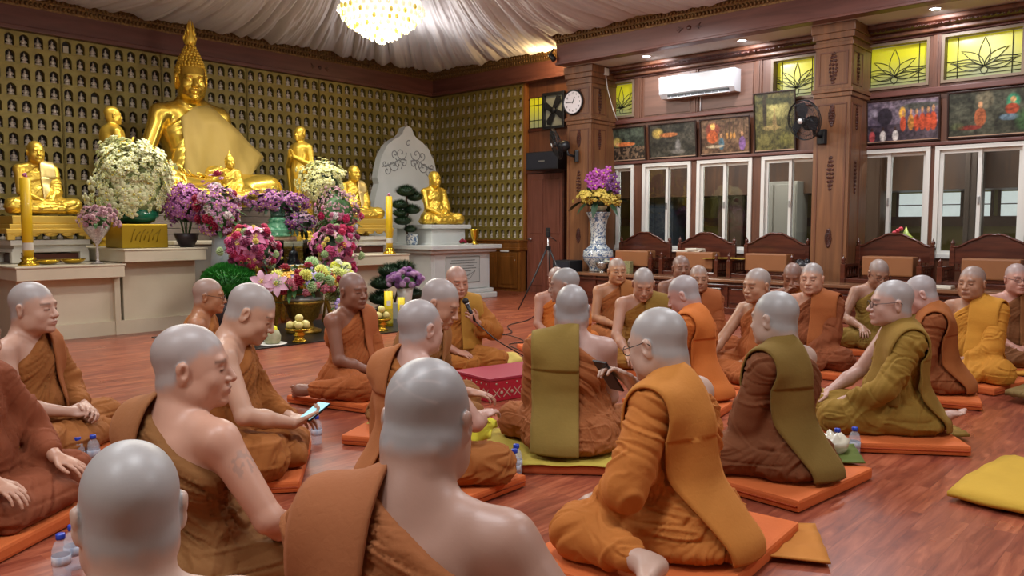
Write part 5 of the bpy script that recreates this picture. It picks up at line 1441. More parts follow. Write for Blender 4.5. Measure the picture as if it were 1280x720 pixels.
# pale gold cloth over the body with a corner flying out at his left
cl = MB(); rowsC = []
Lm = [(.00, .585), (.07, .56)]
nU, nV = 22, 22
for i in range(nU):
    u = i / (nU - 1); row = []
    for j in range(nV):
        v = j / (nV - 1)
        # top edge from the right side of the chest up over the left shoulder out to the corner
        tx_ = np.interp(u, [0, .25, .5, .72, 1], [.125, .03, -.10, -.24, -.50]); tz_ = np.interp(u, [0, .25, .5, .72, 1], [.50, .570, .600, .51, .345])
        bx_ = np.interp(u, [0, .35, .7, 1], [.135, .02, -.20, -.33]); bz_ = np.interp(u, [0, .35, .7, 1], [.155, .135, .135, .20])
        x = tx_ + (bx_ - tx_) * v; z = tz_ + (bz_ - tz_) * v
        yb_ = .135 + .035 * math.sin(PI * v) * math.cos(min(1, abs(x) / .3) * PI / 2) + .06 * v * v
        if x < -.16: yb_ -= (-.16 - x) * .35
        if u > .2 and v < .25: yb_ -= (.25 - v) ** 1.2 * .45 * min(1, (u - .2) * 4)
        yb_ += .006 * math.sin(u * 19 + v * 5) + .004 * math.sin(u * 33 - v * 9)
        row.append((x, yb_, z))
    rowsC.append(row)
cl.sheet(rowsC, .004); cl.build('draped_cloth', cloth('gold_cloth', '#c9a94c', rough=.55), bd)

# small golden Buddha in front, standing disciples
sb, J2, p2 = gold_figure('small_buddha_statue', (5.68, 10.30, 1.60), PI, .70, 'small golden seated Buddha before the lap of the great Buddha', sashon=False, res=.012, hres=.007, lean=0, hp=.0, fat=-.05, ear=1.4, rh=(.27, .22, .40), rf=(.1, .4, .9), rn=(0, -1, .3), rcurl=.1, rpole=(1, -.2, -1))
MB().lathe([(.055, .0), (.045, .03), (.02, .055), (.012, .09), (0, .14)], 12, Matrix.Translation(J2['hc'] + np.array([0, -.014, .10]))).build('topknot', GOLD, sb)
MB().lathe([(0, -.14), (.34, -.14), (.36, -.10), (.30, -.07), (.34, -.03), (.36, 0), (0, 0)], 20, sy=.8).build('lotus_base', GOLD, sb)
MB().lathe([(0, -.78), (.30, -.78), (.30, -.70), (.20, -.62), (.20, -.25), (.28, -.16), (0, -.14)], 16, sy=.5).build('pedestal', GOLDT, sb)
def standing(loc, rz, label):
    r = empty('standing_disciple_statue', loc, rz, label, 'statue', 'standing golden disciples')
    g = Grid((-.32, -.26, -.01), (.32, .36, 1.72), .012, (((-.1, .1, .007),), ((-.1, .16, .007),), ((1.38, 1.70, .007),)))
    g.cone((0, 0, .98), (0, -.01, 1.30), .135, .15, .08); g.cone((-.13, 0, 1.34), (.13, 0, 1.34), .06, .06, .05); g.cone((0, 0, .06), (0, 0, .95), .17, .145, .06); g.ell((0, 0, .02), (.2, .18, .06), .06)
    g.cone((0, -.01, 1.36), (0, .0, 1.48), .055, .05, .03); add_head(g, np.array([0, .01, 1.555]), np.eye(3), .98, ear=1.3)
    for s in (-1, 1):
        sh = np.array([s * .165, 0, 1.33]); e_ = np.array([s * .22, .02, 1.06]); h_ = np.array([s * .03, .20, 1.19])
        g.cone(sh, e_, .05, .042, .03); g.cone(e_, h_, .04, .028, .02); g.cone(h_, h_ + np.array([-s * .01, .05, .10]), .022, .012, .01)
        g.cone(e_, np.array([s * .19, .02, .55]), .04, .02, .04)
    V, F = g.nets(); N = vnormals(V, F); th = np.arctan2(V[:, 0], V[:, 1])
    d = .007 * (np.sqrt(np.abs(vnoise(th * 6, V[:, 2] * 1.5, 2)) * 2 + .01) - .5) * (V[:, 2] < 1.3); V = V + N * d[:, None]
    link_mesh('body', np_mesh('body', V, F), GOLD, r)
    MB().lathe([(0, -.12), (.26, -.12), (.28, -.09), (.22, -.06), (.25, -.02), (.26, 0), (0, 0)], 20).build('lotus_base', GOLD, r)
standing((4.36, 10.80, 1.108), -PI / 2 - .1, 'standing golden disciple statue with joined hands left of the great Buddha')
standing((7.16, 10.80, 1.108), PI / 2 + .3, 'standing golden disciple statue right of the great Buddha')

# ------------------------------------------------------------------ flowers
def leaf_mesh(m, c, d, L, w, droop=.3, up=Vector((0, 0, 1))):
    d = Vector(d).normalized(); s = d.cross(up); s = s.normalized() if s.length > .01 else Vector((1, 0, 0)); n = s.cross(d); c = Vector(c)
    rows = []
    for i in range(5):
        u = i / 4; ww = w * math.sin(PI * min(.97, u * .92 + .06)); p_ = c + d * L * u - n * 0 + Vector((0, 0, -droop * L * u * u))
        rows.append([p_ - s * ww, p_ + n * ww * .35 * 0 - Vector((0, 0, ww * .3)), p_ + s * ww])
    m.sheet(rows)
def blossom(kind, mats):
    m = MB()
    if kind == 'lily':
        for k in range(6):
            a_ = k * PI / 3; d = Vector((math.cos(a_), math.sin(a_), .55)); s = Vector((-math.sin(a_), math.cos(a_), 0)); rows = []
            for i in range(6):
                u = i / 5; p_ = d * u * .075 + Vector((0, 0, -.045 * u * u)); w_ = .021 * math.sin(PI * min(.98, u * .9 + .08)); rows.append([p_ - s * w_, p_ - Vector((0, 0, .004)), p_ + s * w_])
            m.sheet(rows)
        m.mi = 1
        for k in range(5): m.tube([(0, 0, 0), (.012 * math.cos(k * 1.25), .012 * math.sin(k * 1.25), .035)], .0025, 4)
    elif kind == 'rose':
        for ring, (n, r, h, tl) in enumerate(((6, .026, .006, .5), (5, .020, .014, .9), (4, .012, .020, 1.2), (2, .005, .024, 1.4))):
            for k in range(n):
                a_ = k * 2 * PI / n + ring * .6; m.ball((r * math.cos(a_), r * math.sin(a_), h), (.018, .017, .004), 8, 4, Matrix.Rotation(a_, 4, 'Z') @ Matrix.Rotation(-tl, 4, 'Y'))
    elif kind == 'mum':
        for ring in range(5):
            n = 14 - ring * 2; el = ring * .33
            for k in range(n):
                a_ = k * 2 * PI / n + ring * .3; d = Vector((math.cos(a_) * math.cos(el), math.sin(a_) * math.cos(el), math.sin(el))); m.tube([d * .008, d * .034 + Vector((0, 0, .003)), d * .042 + Vector((0, 0, .010))], [.005, .006, .002], 4)
    elif kind == 'orchid':
        for k in range(5):
            a_ = k * 2 * PI / 5; m.ball((.020 * math.cos(a_), .020 * math.sin(a_), 0), (.017, .013, .004), 7, 4, Matrix.Rotation(a_, 4, 'Z'))
        m.mi = 1; m.ball((0, 0, .006), .006, 5, 4)
    elif kind == 'floret':
        for k in range(4):
            a_ = k * PI / 2; m.ball((.010 * math.cos(a_), .010 * math.sin(a_), 0), (.0105, .008, .003), 5, 3, Matrix.Rotation(a_, 4, 'Z'))
        m.mi = 1; m.ball((0, 0, .002), .003, 4, 3)
    me = m.mesh(kind)
    for x in mats: me.materials.append(x)
    return me
FM = {}
def fmat(c, rough=.6):
    if c not in FM: FM[c] = pbr('petal_' + c[1:], c, rough, sss=0, sheen=.1)
    return FM[c]
FMe = {}
def fmesh(kind, c, c2='#e8d860'):
    k = (kind, c, c2)
    if k not in FMe: FMe[k] = blossom(kind, [fmat(c), fmat(c2)])
    return FMe[k]
GREEN = pbr('foliage', '#2c5224', .5, noise=(20, .7, '#4a7a34')); DGREEN = pbr('foliage_dark', '#16301a', .55, noise=(20, .7, '#2a4a28'))
def orient(d):
    return Vector((0, 0, 1)).rotation_difference(Vector(d).normalized()).to_matrix().to_4x4()
def bouquet(name, loc, label, size, mix, seed, leaves=40, lmat=None, spread=None, cat='flowers', group=None, leafL=.12, hemi=-.2, stuff=None, parent=None, irr=.30):
    """mix: (kind, colour, count, scale); stuff: (colour, count, scale) tiny florets merged in one"""
    rd = random.Random(seed); rx, ry, rz_ = size
    r = parent or empty(name, loc, 0, label, cat, group)
    def pt(f=1.0):
        while True:
            z = rd.uniform(hemi, 1); a_ = rd.uniform(0, 2 * PI); q = math.sqrt(max(0, 1 - z * z)); d = Vector((q * math.cos(a_), q * math.sin(a_), z))
            wob = 1 + irr * float(vnoise(d.x * 2.1 + seed, d.y * 2.1, d.z * 2.1 + seed)) + irr * .5 * float(vnoise(d.x * 5 + seed, d.y * 5, d.z * 5))
            return Vector((d.x * rx, d.y * ry, d.z * rz_)) * f * wob, Vector((d.x / rx, d.y / ry, d.z / rz_)).normalized()
    n = 0
    for kind, c, cnt, sc in mix:
        me = fmesh(kind, c)
        for k in range(cnt):
            if n >= 100: break
            best = None
            for _ in range(4):
                p_, d_ = pt(rd.uniform(.86, 1.04))
                if d_.y < .35: break
            o = link_mesh('blossom', me, parent=r); o.matrix_local = Matrix.Translation(p_) @ orient(d_ + Vector((rd.uniform(-.3, .3), rd.uniform(-.3, .3), 0))) @ Matrix.Rotation(rd.uniform(0, 6), 4, 'Z') @ Matrix.Scale(sc * rd.uniform(.85, 1.15), 4); n += 1
    if stuff:
        for c, cnt, sc in stuff:
            src = fmesh('orchid' if sc > 1.4 else 'floret', c); V0 = np.array([v.co[:] for v in src.vertices]); Fq = [list(q.vertices) for q in src.polygons]; MI = [q.material_index for q in src.polygons]; VV, FF, MM = [], [], []
            for k in range(cnt):
                p_, d_ = pt(rd.uniform(.80, 1.05)); M_ = orient(d_ + Vector((rd.uniform(-.5, .5), rd.uniform(-.5, .5), rd.uniform(-.3, .3)))) @ Matrix.Scale((sc if sc < 1.4 else sc * .62) * rd.uniform(.8, 1.2), 4)
                A_ = np.array(M_.to_3x3()); VV.append(V0 @ A_.T + np.array(p_)); FF += [[v + k * len(V0) for v in q] for q in Fq]; MM += MI
            me = bpy.data.meshes.new('florets'); me.from_pydata(np.concatenate(VV).tolist(), [], FF); me.materials.append(fmat(c)); me.materials.append(fmat('#e8d860')); me.polygons.foreach_set('material_index', MM); me.polygons.foreach_set('use_smooth', [True] * len(FF))
            link_mesh('florets', me, parent=r)['kind'] = 'stuff'
    m = MB(); m.ball((0, 0, -rz_ * .1), (rx * .74, ry * .74, rz_ * .74), 12, 8)
    for k in range(leaves):
        p_, d_ = pt(.72); leaf_mesh(m, p_, d_ + Vector((0, 0, .1)), leafL * rd.uniform(.7, 1.2), leafL * .22, .4)
    m.build('foliage', lmat or GREEN, r)
    return r
TOPZ = .83
# cream bouquet in a green glazed bowl on a gold box
bx = empty('gold_box', (4.19, 9.80, .987), label='square gold offering box with raised lettering under the green bowl', cat='box')
MB().box(-.27, .27, -.24, .24, 0, .28, bev=.01).build('box_body', pbr('gold_foil', '#b79a28', .35, .7), bx)
l_ = MB(); random.seed(1)
for k in range(7): l_.tube([(-.17 + k * .05, -.243, .07 + .02 * (k % 2)), (-.15 + k * .05, -.246, .15), (-.12 + k * .05 + .01 * (k % 3), -.243, .22 - .03 * (k % 2))], .006, 5)
l_.build('raised_script', pbr('gold_dull', '#9a7f22', .4, .7), bx)
bw = empty('green_bowl', (4.19, 9.80, 1.27), label='round dark green glazed bowl holding the large cream bouquet', cat='bowl')
MB().lathe([(0, 0), (.15, 0), (.22, .04), (.255, .09), (.25, .14), (.21, .18), (.20, .19), (.22, .195), (.18, .18)], 30).build('bowl_body', pbr('green_glaze', '#0f5a40', .12, coat=.4, noise=(9, .8, '#1c7a58')), bw)
bouquet('cream_bouquet', (4.19, 9.80, 1.72), 'large rounded bouquet of cream-white orchids in the green bowl', (.42, .40, .50), [('orchid', '#dfe2b4', 80, 2.3)], 1, leaves=12, lmat=pbr('stem_green', '#8a9460', .6), stuff=[('#dadcae', 700, 1.7), ('#cdd39a', 420, 1.7)], hemi=-.65, group='bouquets on the altar')
bouquet('cream_bouquet', (6.95, 9.95, 1.85), 'pale greenish-white bouquet before the standing disciple on the right', (.30, .30, .34), [('orchid', '#dcdca0', 40, 1.8)], 2, leaves=24, lmat=DGREEN, stuff=[('#d8d89c', 420, 1.6)], hemi=-.7, group='bouquets on the altar')
v_ = MB().lathe([(0, 0), (.10, 0), (.15, .1), (.17, .3), (.10, .5), (.08, .56), (.10, .60)], 20).build('flower_vase', pbr('bronze_vase', '#5a4a2c', .35, .6)); v_.location = (6.95, 9.90, .827); tag(v_, 'dark bronze vase under the pale bouquet on the right', 'vase')
# pale pink bouquet in glass goblet
gb = empty('glass_goblet', (3.62, 9.50, .828), label='cut glass goblet holding small pale pink flowers', cat='vase')
MB().lathe([(0, 0), (.07, 0), (.02, .02), (.012, .06), (.02, .09), (.012, .14), (.012, .2), (.05, .26), (.12, .36), (.15, .42), (.14, .42), (.10, .35), (0, .24)], 20).build('goblet', pbr('cut_glass', '#cfcac4', .1, spec=.8, noise=(60, .9, '#8a8280')), gb)
bouquet('pink_bouquet', (3.64, 9.50, 1.32), 'small dusty pink bouquet in the cut glass goblet', (.19, .19, .16), [('rose', '#b98f98', 34, .8)], 3, leaves=10, stuff=[('#c4a0a4', 160, 1.3)], hemi=-.4, group='bouquets on the altar')
# purple orchids
bouquet('purple_bouquet', (4.72, 9.62, 1.50), 'bushy magenta and purple orchids in a dark pot beside the green bowl', (.24, .22, .25), [('orchid', '#a45c9c', 50, 1.7)], 4, leaves=40, lmat=DGREEN, stuff=[('#a766a0', 260, 1.6), ('#b878b0', 140, 1.5)], hemi=-.8, group='bouquets on the altar')
pt_ = MB().lathe([(0, 0), (.08, 0), (.13, .10), (.15, .17), (.13, .17), (.12, .10), (0, .1)], 20).build('dark_pot', pbr('dark_pot', '#33292c', .4)); pt_.location = (4.72, 9.62, .987); tag(pt_, 'dark round pot on the edge of the tall altar block', 'pot')
st_ = MB(); 
for k in range(7): st_.tube([(4.72 + .03 * math.cos(k), 9.62 + .03 * math.sin(k), 1.12), (4.72 + .08 * math.cos(k), 9.62 + .08 * math.sin(k), 1.36)], .006, 5)
stm_ = st_.build('stems', GREEN)
stm_.parent = [o for o in bpy.data.objects if o.name.startswith('purple_bouquet') and o.parent is None][0]; stm_.location = (-4.72, -9.62, -1.50)
bouquet('pink_bouquet', (4.95, 9.25, 1.42), 'tall loose bouquet of pale mauve sprays over dark red roses', (.27, .24, .33), [('orchid', '#b877a8', 30, 1.5), ('rose', '#8f1236', 12, 1.7), ('rose', '#e0d4d4', 5, 1.5), ('orchid', '#d0a0c4', 20, 1.5)], 5, leaves=60, leafL=.15, stuff=[('#c493b8', 260, 1.5), ('#9c4f8c', 90, 1.4)], hemi=-.8, group='bouquets on the altar')
v_ = MB().lathe([(0, 0), (.10, 0), (.12, .04), (.10, .2), (.085, .4), (.10, .46), (.085, .45)], 20).build('flower_vase', pbr('grey_glass', '#9aa4a8', .15, coat=.3)); v_.location = (4.95, 9.25, .70); tag(v_, 'grey-blue glass vase under the tall mauve bouquet', 'vase')
sd_ = MB().box(-.16, .16, -.16, .16, 0, .03, bev=.005).box(-.14, -.10, -.14, -.10, .0, .0).build('vase_stand', W_DARK); sd_.location = (4.95, 9.25, .665)
lg_ = MB()
for sx_ in (-1, 1):
    for sy_ in (-1, 1): lg_.tube([(sx_ * .14, sy_ * .14, -.665), (sx_ * .12, sy_ * .12, 0)], .014, 6)
lg_.build('leg_frame', W_DARK, sd_); tag(sd_, 'dark wooden flower stand carrying the grey glass vase', 'stand')
bouquet('purple_bouquet', (6.22, 9.95, 1.58), 'wide low spray of purple orchids behind the jade Buddha', (.46, .22, .15), [('orchid', '#98588f', 60, 1.7)], 6, leaves=60, lmat=DGREEN, stuff=[('#ae74aa', 300, 1.6)], hemi=-.9, group='bouquets on the altar')
bouquet('purple_bouquet', (6.45, 9.85, 1.30), 'drooping mauve flowers right of the jade Buddha', (.34, .22, .15), [('orchid', '#7a3a74', 30, 1.5)], 16, leaves=60, lmat=DGREEN, stuff=[('#a080a0', 160, 1.5)], hemi=-.9, group='bouquets on the altar')
o = MB().box(5.60, 6.62, 9.66, 10.16, .962, 1.03, bev=.01).build('marble_shelf', MARB); tag(o, 'marble shelf under the mauve flowers and the jade Buddha', 'shelf')

# two flower stands with lilies
def flower_stand(x, y, ztop, label, lab2, seed, rx, rz_):
    r = empty('flower_stand', (x, y, 0), 0, label, 'stand', 'tall flower stands')
    for k in range(3):
        a_ = 2 * PI * k / 3 + .5; MB().tube([(.16 * math.cos(a_), .16 * math.sin(a_), 0), (.07 * math.cos(a_), .07 * math.sin(a_), ztop - .1)], .016, 8).build('leg', GOLDT if k else pbr('red_lacquer', '#4a1820', .3), r)
    MB().lathe([(0, 0), (.12, 0), (.12, .03), (0, .03)], 16, TR(0, 0, ztop - .12)).build('top', GOLDT, r)
    bouquet('lily_bouquet', (x, y, ztop + rz_ * .78), lab2, (rx, rx * .9, rz_), [('lily', '#cc7aa6', 14, 1.7), ('lily', '#e3a0c4', 5, 1.1), ('rose', '#b82c58', 14, 1.5), ('rose', '#c85488', 10, 1.5), ('mum', '#a8bf8c', 8, 1.2), ('rose', '#7c2850', 12, 1.4), ('rose', '#d8c468', 6, 1.0), ('orchid', '#e8c4d4', 12, 1.3)], seed, leaves=60, lmat=DGREEN, stuff=[('#d8a0b8', 60, 1.3)], hemi=-.85, group='lily bouquets on the stands')
flower_stand(4.99, 8.55, .78, 'tall slim flower stand with a dark red leg, left of the gold table', 'round bouquet of pink lilies and roses on the left flower stand', 7, .28, .25)
flower_stand(6.17, 8.60, .72, 'tall slim flower stand right of the glass case', 'tall bouquet of crimson roses and lilies on the right flower stand', 8, .30, .30)
bouquet('pink_bouquet', (6.35, 8.75, 1.42), 'airy upright dusty pink sprays above the crimson roses', (.28, .24, .34), [('rose', '#c27a98', 22, .9), ('rose', '#b8205c', 4, 1.5), ('rose', '#ded8dc', 3, 1.4)], 9, leaves=50, leafL=.14, stuff=[('#c9a0b0', 260, 1.4), ('#b08898', 120, 1.3)], hemi=-.8, group='bouquets on the altar')
# gold table with jade image, glass case with a dark stupa
gt = empty('gold_altar_table', (6.08, 9.35, 0), label='carved gold altar table in the middle with a glass case on it', cat='table')
b_ = MB(); b_.box(-.42, .42, -.30, .30, .60, .66, bev=.01); b_.box(-.38, .38, -.27, .27, .50, .60); b_.box(-.40, .40, -.29, .29, .47, .50, bev=.006); b_.build('top', GOLDT, gt)
for sx_ in (-1, 1):
    for sy_ in (-1, 1): MB().tube([(sx_ * .35, sy_ * .24, 0), (sx_ * .37, sy_ * .26, .06), (sx_ * .33, sy_ * .22, .25), (sx_ * .36, sy_ * .25, .48)], [.03, .035, .025, .04], 8).build('leg', GOLDT, gt)
gt2 = empty('gold_altar_table', (6.10, 9.85, 0), label='gold panelled altar table behind the glass case', cat='table')
b_ = MB(); b_.box(-.48, .48, -.20, .20, .90, .96, bev=.01); b_.box(-.45, .45, -.17, .17, .66, .90); b_.box(-.45, .45, -.17, .17, 0, .62); b_.build('top', GOLDT, gt2)
cs = empty('glass_case', (6.04, 9.33, .662), label='small glass case holding a dark stupa model on the gold table', cat='case')
MB().box(-.28, .28, -.20, .20, 0, .035, bev=.004).build('base', W_DARK, cs)
g_ = MB()
for q in ((-.26, .26, -.185, -.181), (-.26, .26, .181, .185)): g_.box(q[0], q[1], q[2], q[3], .035, .40)
g_.box(-.262, -.258, -.18, .18, .035, .40); g_.box(.258, .262, -.18, .18, .035, .40); g_.box(-.262, .262, -.185, .185, .40, .404); g_.build('pane', CASEGLASS, cs)
sp_ = MB().lathe([(0, 0), (.10, 0), (.10, .02), (.08, .03), (.085, .05), (.06, .07), (.065, .13), (.05, .17), (.02, .19), (.022, .21), (.008, .24), (0, .28)], 18).build('model_stupa', pbr('dark_bronze', '#23242c', .35, .5)); sp_.location = (6.04, 9.33, .735); tag(sp_, 'small dark bronze stupa inside the glass case', 'model stupa')
MB().lathe([(0, -.035), (.19, -.035), (.17, 0), (0, 0)], 4, Matrix.Rotation(PI / 4, 4, 'Z')).build('base', WHITE, sp_)
jd = empty('jade_buddha', (6.15, 9.86, 1.102), label='small green jade Buddha seated above a carved pink-beige throne', cat='statue')
MB().lathe([(0, 0), (.19, 0), (.20, .03), (.16, .05), (.20, .08), (.17, .11), (.14, .12), (.17, .16), (.12, .20), (.15, .22), (.11, .26), (0, .27)], 20, sy=.7).build('tiered_base', pbr('jade', '#147a52', .12, coat=.4, noise=(22, .9, '#8ac8a0')), jd)
MB().lathe([(0, .26), (.11, .27), (.10, .31), (.055, .33), (.06, .40), (.02, .44), (.03, .47), (.028, .50), (.008, .53), (0, .56)], 14, sy=.7).build('figure', pbr('jade_dark', '#2a4a3c', .15, coat=.4), jd)
b_ = MB(); b_.box(-.23, .23, -.10, .10, -.07, -.0, bev=.012); b_.box(-.20, .20, -.09, .09, -.07, -.0); 
for sx_ in (-1, 1): b_.box(sx_ * .2 - .03, sx_ * .2 + .03, -.1, .1, -.07, -.05)
b_.build('throne', pbr('pink_beige', '#b89a84', .5, noise=(30, .8, '#8e6e58')), jd)

# candles
def candle(x, y, z, h, r_, label, lit=True, band=True):
    q = empty('candle', (x, y, z), 0, label, 'candle', 'tall yellow candles')
    MB().lathe([(0, 0), (r_ * 2.0, 0), (r_ * 1.9, .015), (r_ * 1.2, .05), (r_ * 1.5, .075), (r_ * 1.1, .085), (0, .085)], 20).build('holder', pbr('brass_polish', '#d8b23a', .2, .9), q)
    MB().lathe([(0, .08), (r_, .08), (r_, h), (r_ * .8, h + .005), (0, h + .003)], 20).build('wax', pbr('yellow_wax', '#e3bd1e', .4, coat=.2, bump=(14, .5, .004)), q)
    if band: MB().lathe([(r_ * 1.01, .16), (r_ * 1.02, .165), (r_ * 1.02, .235), (r_ * 1.01, .24)], 20).build('paper_band', pbr('pale_band', '#c9c4b4', .6), q)
    MB().tube([(0, 0, h), (.002, 0, h + .02)], .002, 5).build('wick', BLACK, q)
    f = MB()
    for k in range(5): f.ball((.012 * math.cos(k * 1.26), .012 * math.sin(k * 1.26), h + .018 + .006 * k % 2), (.014, .012, .014), 6, 4)
    f.build('wax_flower', fmat('#c070b0'), q)
candle(2.93, 9.52, .828, .92, .052, 'tall yellow candle on the low altar block at the left edge')
candle(7.87, 9.56, .828, .86, .050, 'tall yellow candle on the right marble altar block')
# small lamp dish and gold trays under the left statue
for (x, y, lab) in ((3.45, 9.75, 'small round golden oil dish before the left golden monk'), (3.18, 9.72, 'flat golden dish behind the left tall candle')):
    o = MB().lathe([(0, 0), (.08, 0), (.12, .03), (.13, .05), (.11, .04), (0, .02)], 20).build('golden_dish', pbr('brass_polish', '#d8b23a')); o.location = (x, y, .828); tag(o, lab, 'dish', 'golden dishes')
# right pedestal things: golden cup with flower, plate, potted bonsai
gc = empty('golden_cup', (9.87, 9.72, .932), label='tall golden cup on the marble pedestal right of the seated statue', cat='cup')
MB().lathe([(0, 0), (.08, 0), (.04, .03), (.03, .07), (.06, .14), (.075, .24), (.085, .26), (.07, .25), (0, .1)], 18).build('cup_body', pbr('brass_polish', '#d8b23a'), gc)
o = MB().lathe([(0, 0), (.11, 0), (.13, .012), (.12, .014), (0, .008)], 20).build('white_plate', WHITE); o.location = (9.70, 9.76, .932); tag(o, 'small white plate beside the golden cup', 'plate')
bouquet('red_blossoms', (9.62, 9.76, .97), 'few dark red blossoms lying on the marble pedestal plate', (.07, .05, .035), [('rose', '#8c1230', 6, .8)], 21, leaves=4, leafL=.04, hemi=0, group='bouquets on the altar')
bp_ = empty('blue_pot', (8.88, 10.20, .932), label='small blue and white porcelain flower pot left of the statue pedestal', cat='pot')
MB().lathe([(0, 0), (.085, 0), (.10, .06), (.105, .17), (.115, .18), (.10, .175), (.09, .1), (0, .1)], 20).build('pot_body', PORC, bp_)
def pine(name, loc, pads, label, trunk, seed, sc=1.0, mat=None, cat='plant', group=None):
    rd = random.Random(seed); r = empty(name, loc, 0, label, cat, group)
    MB().tube(trunk, [.016] * len(trunk), 6).build('trunk', pbr('bark', '#4a3524', .8), r)
    for (c, rr_) in pads:
        m = MB(); c = Vector(c)
        rr_ *= 1.12; m.ball(c, (rr_ * .88, rr_ * .8, rr_ * .42), 10, 6)
        for k in range(int(480 * rr_ / .15)):
            a_ = rd.uniform(0, 2 * PI); z_ = rd.uniform(-.3, 1); q = math.sqrt(max(0, 1 - z_ * z_)); d = Vector((q * math.cos(a_), q * math.sin(a_), z_ * .5)); b0 = c + Vector((d.x * rr_, d.y * rr_, d.z * rr_)) * .85
            dd = (d + Vector((0, 0, .25))).normalized(); s = dd.cross(Vector((0, 0, 1))).normalized() * .006
            v = [m.bm.verts.new(b0 - s), m.bm.verts.new(b0 + s), m.bm.verts.new(b0 + dd * rr_ * .3)]; m._mark([m.bm.faces.new(v)])
        m.build('foliage_pad', mat or DGREEN, r)
    return r
pine('bonsai_pine', (8.80, 10.22, 1.09), [((-.02, 0, .72), .17), ((.16, 0, .64), .15), ((-.14, .02, .50), .14), ((.10, .0, .42), .15), ((-.10, 0, .24), .15), ((.04, -.02, .10), .11), ((-.16, 0, .36), .12)], 'bonsai pine with layered dark green pads before the marble stele', [(0, 0, 0), (-.04, 0, .2), (.03, 0, .4), (-.02, 0, .6), (.02, 0, .72)], 3, group='layered bonsai pines')
pine('bonsai_pine', (7.22, 8.62, 0), [((-.12, 0, .62), .17), ((.12, 0, .66), .17), ((-.26, 0, .46), .17), ((.27, .0, .48), .15), ((-.28, 0, .26), .18), ((.26, -.02, .28), .16), ((.0, 0, .5), .2), ((.16, -.1, .14), .10), ((-.2, 0, .1), .14)], 'low layered bonsai pine around the white pot of purple flowers', [(0, 0, 0), (-.04, 0, .2), (.03, 0, .4), (0, 0, .6)], 4, group='layered bonsai pines')
# purple chrysanthemums in a white pot, white stand
wp = empty('white_pot', (7.02, 8.22, 0), label='white pot on a marble cube holding purple chrysanthemums', cat='pot')
MB().lathe([(0, .22), (.085, .22), (.115, .44), (.11, .44), (.09, .3), (0, .3)], 24).build('pot_body', WHITE, wp); MB().box(-.13, .13, -.13, .13, 0, .22, bev=.006).build('base_cube', MARB2, wp)
bouquet('purple_mums', (7.02, 8.22, .50), 'dome of purple chrysanthemums in the white pot', (.20, .19, .15), [('mum', '#8a5a94', 46, 1.0), ('mum', '#b894b8', 14, 1.0)], 10, leaves=20, hemi=-.3, leafL=.07, group='bouquets on the floor')
# clipped green bush in a dark pot
gb_ = empty('round_bush', (4.72, 8.62, 0), label='round clipped bright green bush in a dark pot before the altar', cat='plant')
MB().lathe([(0, 0), (.16, 0), (.20, .20), (.22, .40), (.20, .40), (0, .3)], 20).build('pot', pbr('dark_pot', '#33292c'), gb_)
rd = random.Random(5); m = MB(); m.ball((0, 0, .60), (.29, .28, .19), 16, 10)
for k in range(2600):
    a_ = rd.uniform(0, 2 * PI); z_ = rd.uniform(-.5, 1); q = math.sqrt(1 - z_ * z_); d = Vector((q * math.cos(a_), q * math.sin(a_), z_)); b0 = Vector((0, 0, .60)) + Vector((d.x * .30, d.y * .29, d.z * .21)); dd = (d + Vector((rd.uniform(-.5, .5), rd.uniform(-.5, .5), .3))).normalized(); s = dd.cross(Vector((rd.random(), rd.random(), rd.random()))).normalized() * .007
    v = [m.bm.verts.new(b0 - dd * .02), m.bm.verts.new(b0 + s), m.bm.verts.new(b0 + dd * .035), m.bm.verts.new(b0 - s)]; m._mark([m.bm.faces.new(v)])
m.build('foliage', pbr('bush_green', '#1d6a22', .5, noise=(24, .8, '#3c9a34')), gb_)

# ------------------------------------------------------------------ offerings on the floor mat before the altar
mat_ = MB().box(3.95, 7.0, 7.27, 8.95, 0.001, .012, bev=.003).build('black_mat', pbr('black_mat', '#1c1c1e', .3, noise=(3, .5, '#2a2826'))); tag(mat_, 'black glossy floor mat under the offerings before the altar', 'mat')
MZ = .013
# gold pedestal vase with mixed bouquet
gp = empty('gold_pedestal', (5.30, 8.0, MZ), label='ornate gold footed stand under the mixed white, yellow and pink bouquet', cat='stand')
MB().lathe([(0, 0), (.20, 0), (.20, .03), (.12, .06), (.10, .12), (.17, .18), (.20, .30), (.23, .34), (.24, .37), (0, .37)], 28).build('stand_body', GOLDT, gp); MB().lathe([(0, .372), (.20, .372), (.22, .40), (0, .44)], 8).build('tray', pbr('silver_cloth', '#a8aaa4', .4, .3), gp)
MIXB = bouquet('mixed_bouquet', (5.30, 8.0, .60), 'wide mixed bouquet of yellow, white and crimson flowers with pale lilies at the left', (.42, .26, .17), [('lily', '#d8a8c8', 0, 1), ('rose', '#8c1030', 12, 1.6), ('orchid', '#e0a83a', 22, 1.5), ('mum', '#a8c890', 10, 1.8), ('rose', '#c77a8c', 14, 1.4), ('mum', '#dfe07a', 8, 1.8), ('orchid', '#b0a0d8', 8, 1.6)], 11, leaves=50, hemi=-.5, stuff=[('#d8b060', 80, 1.3), ('#dcc8d0', 100, 1.3)], group='bouquets on the floor')
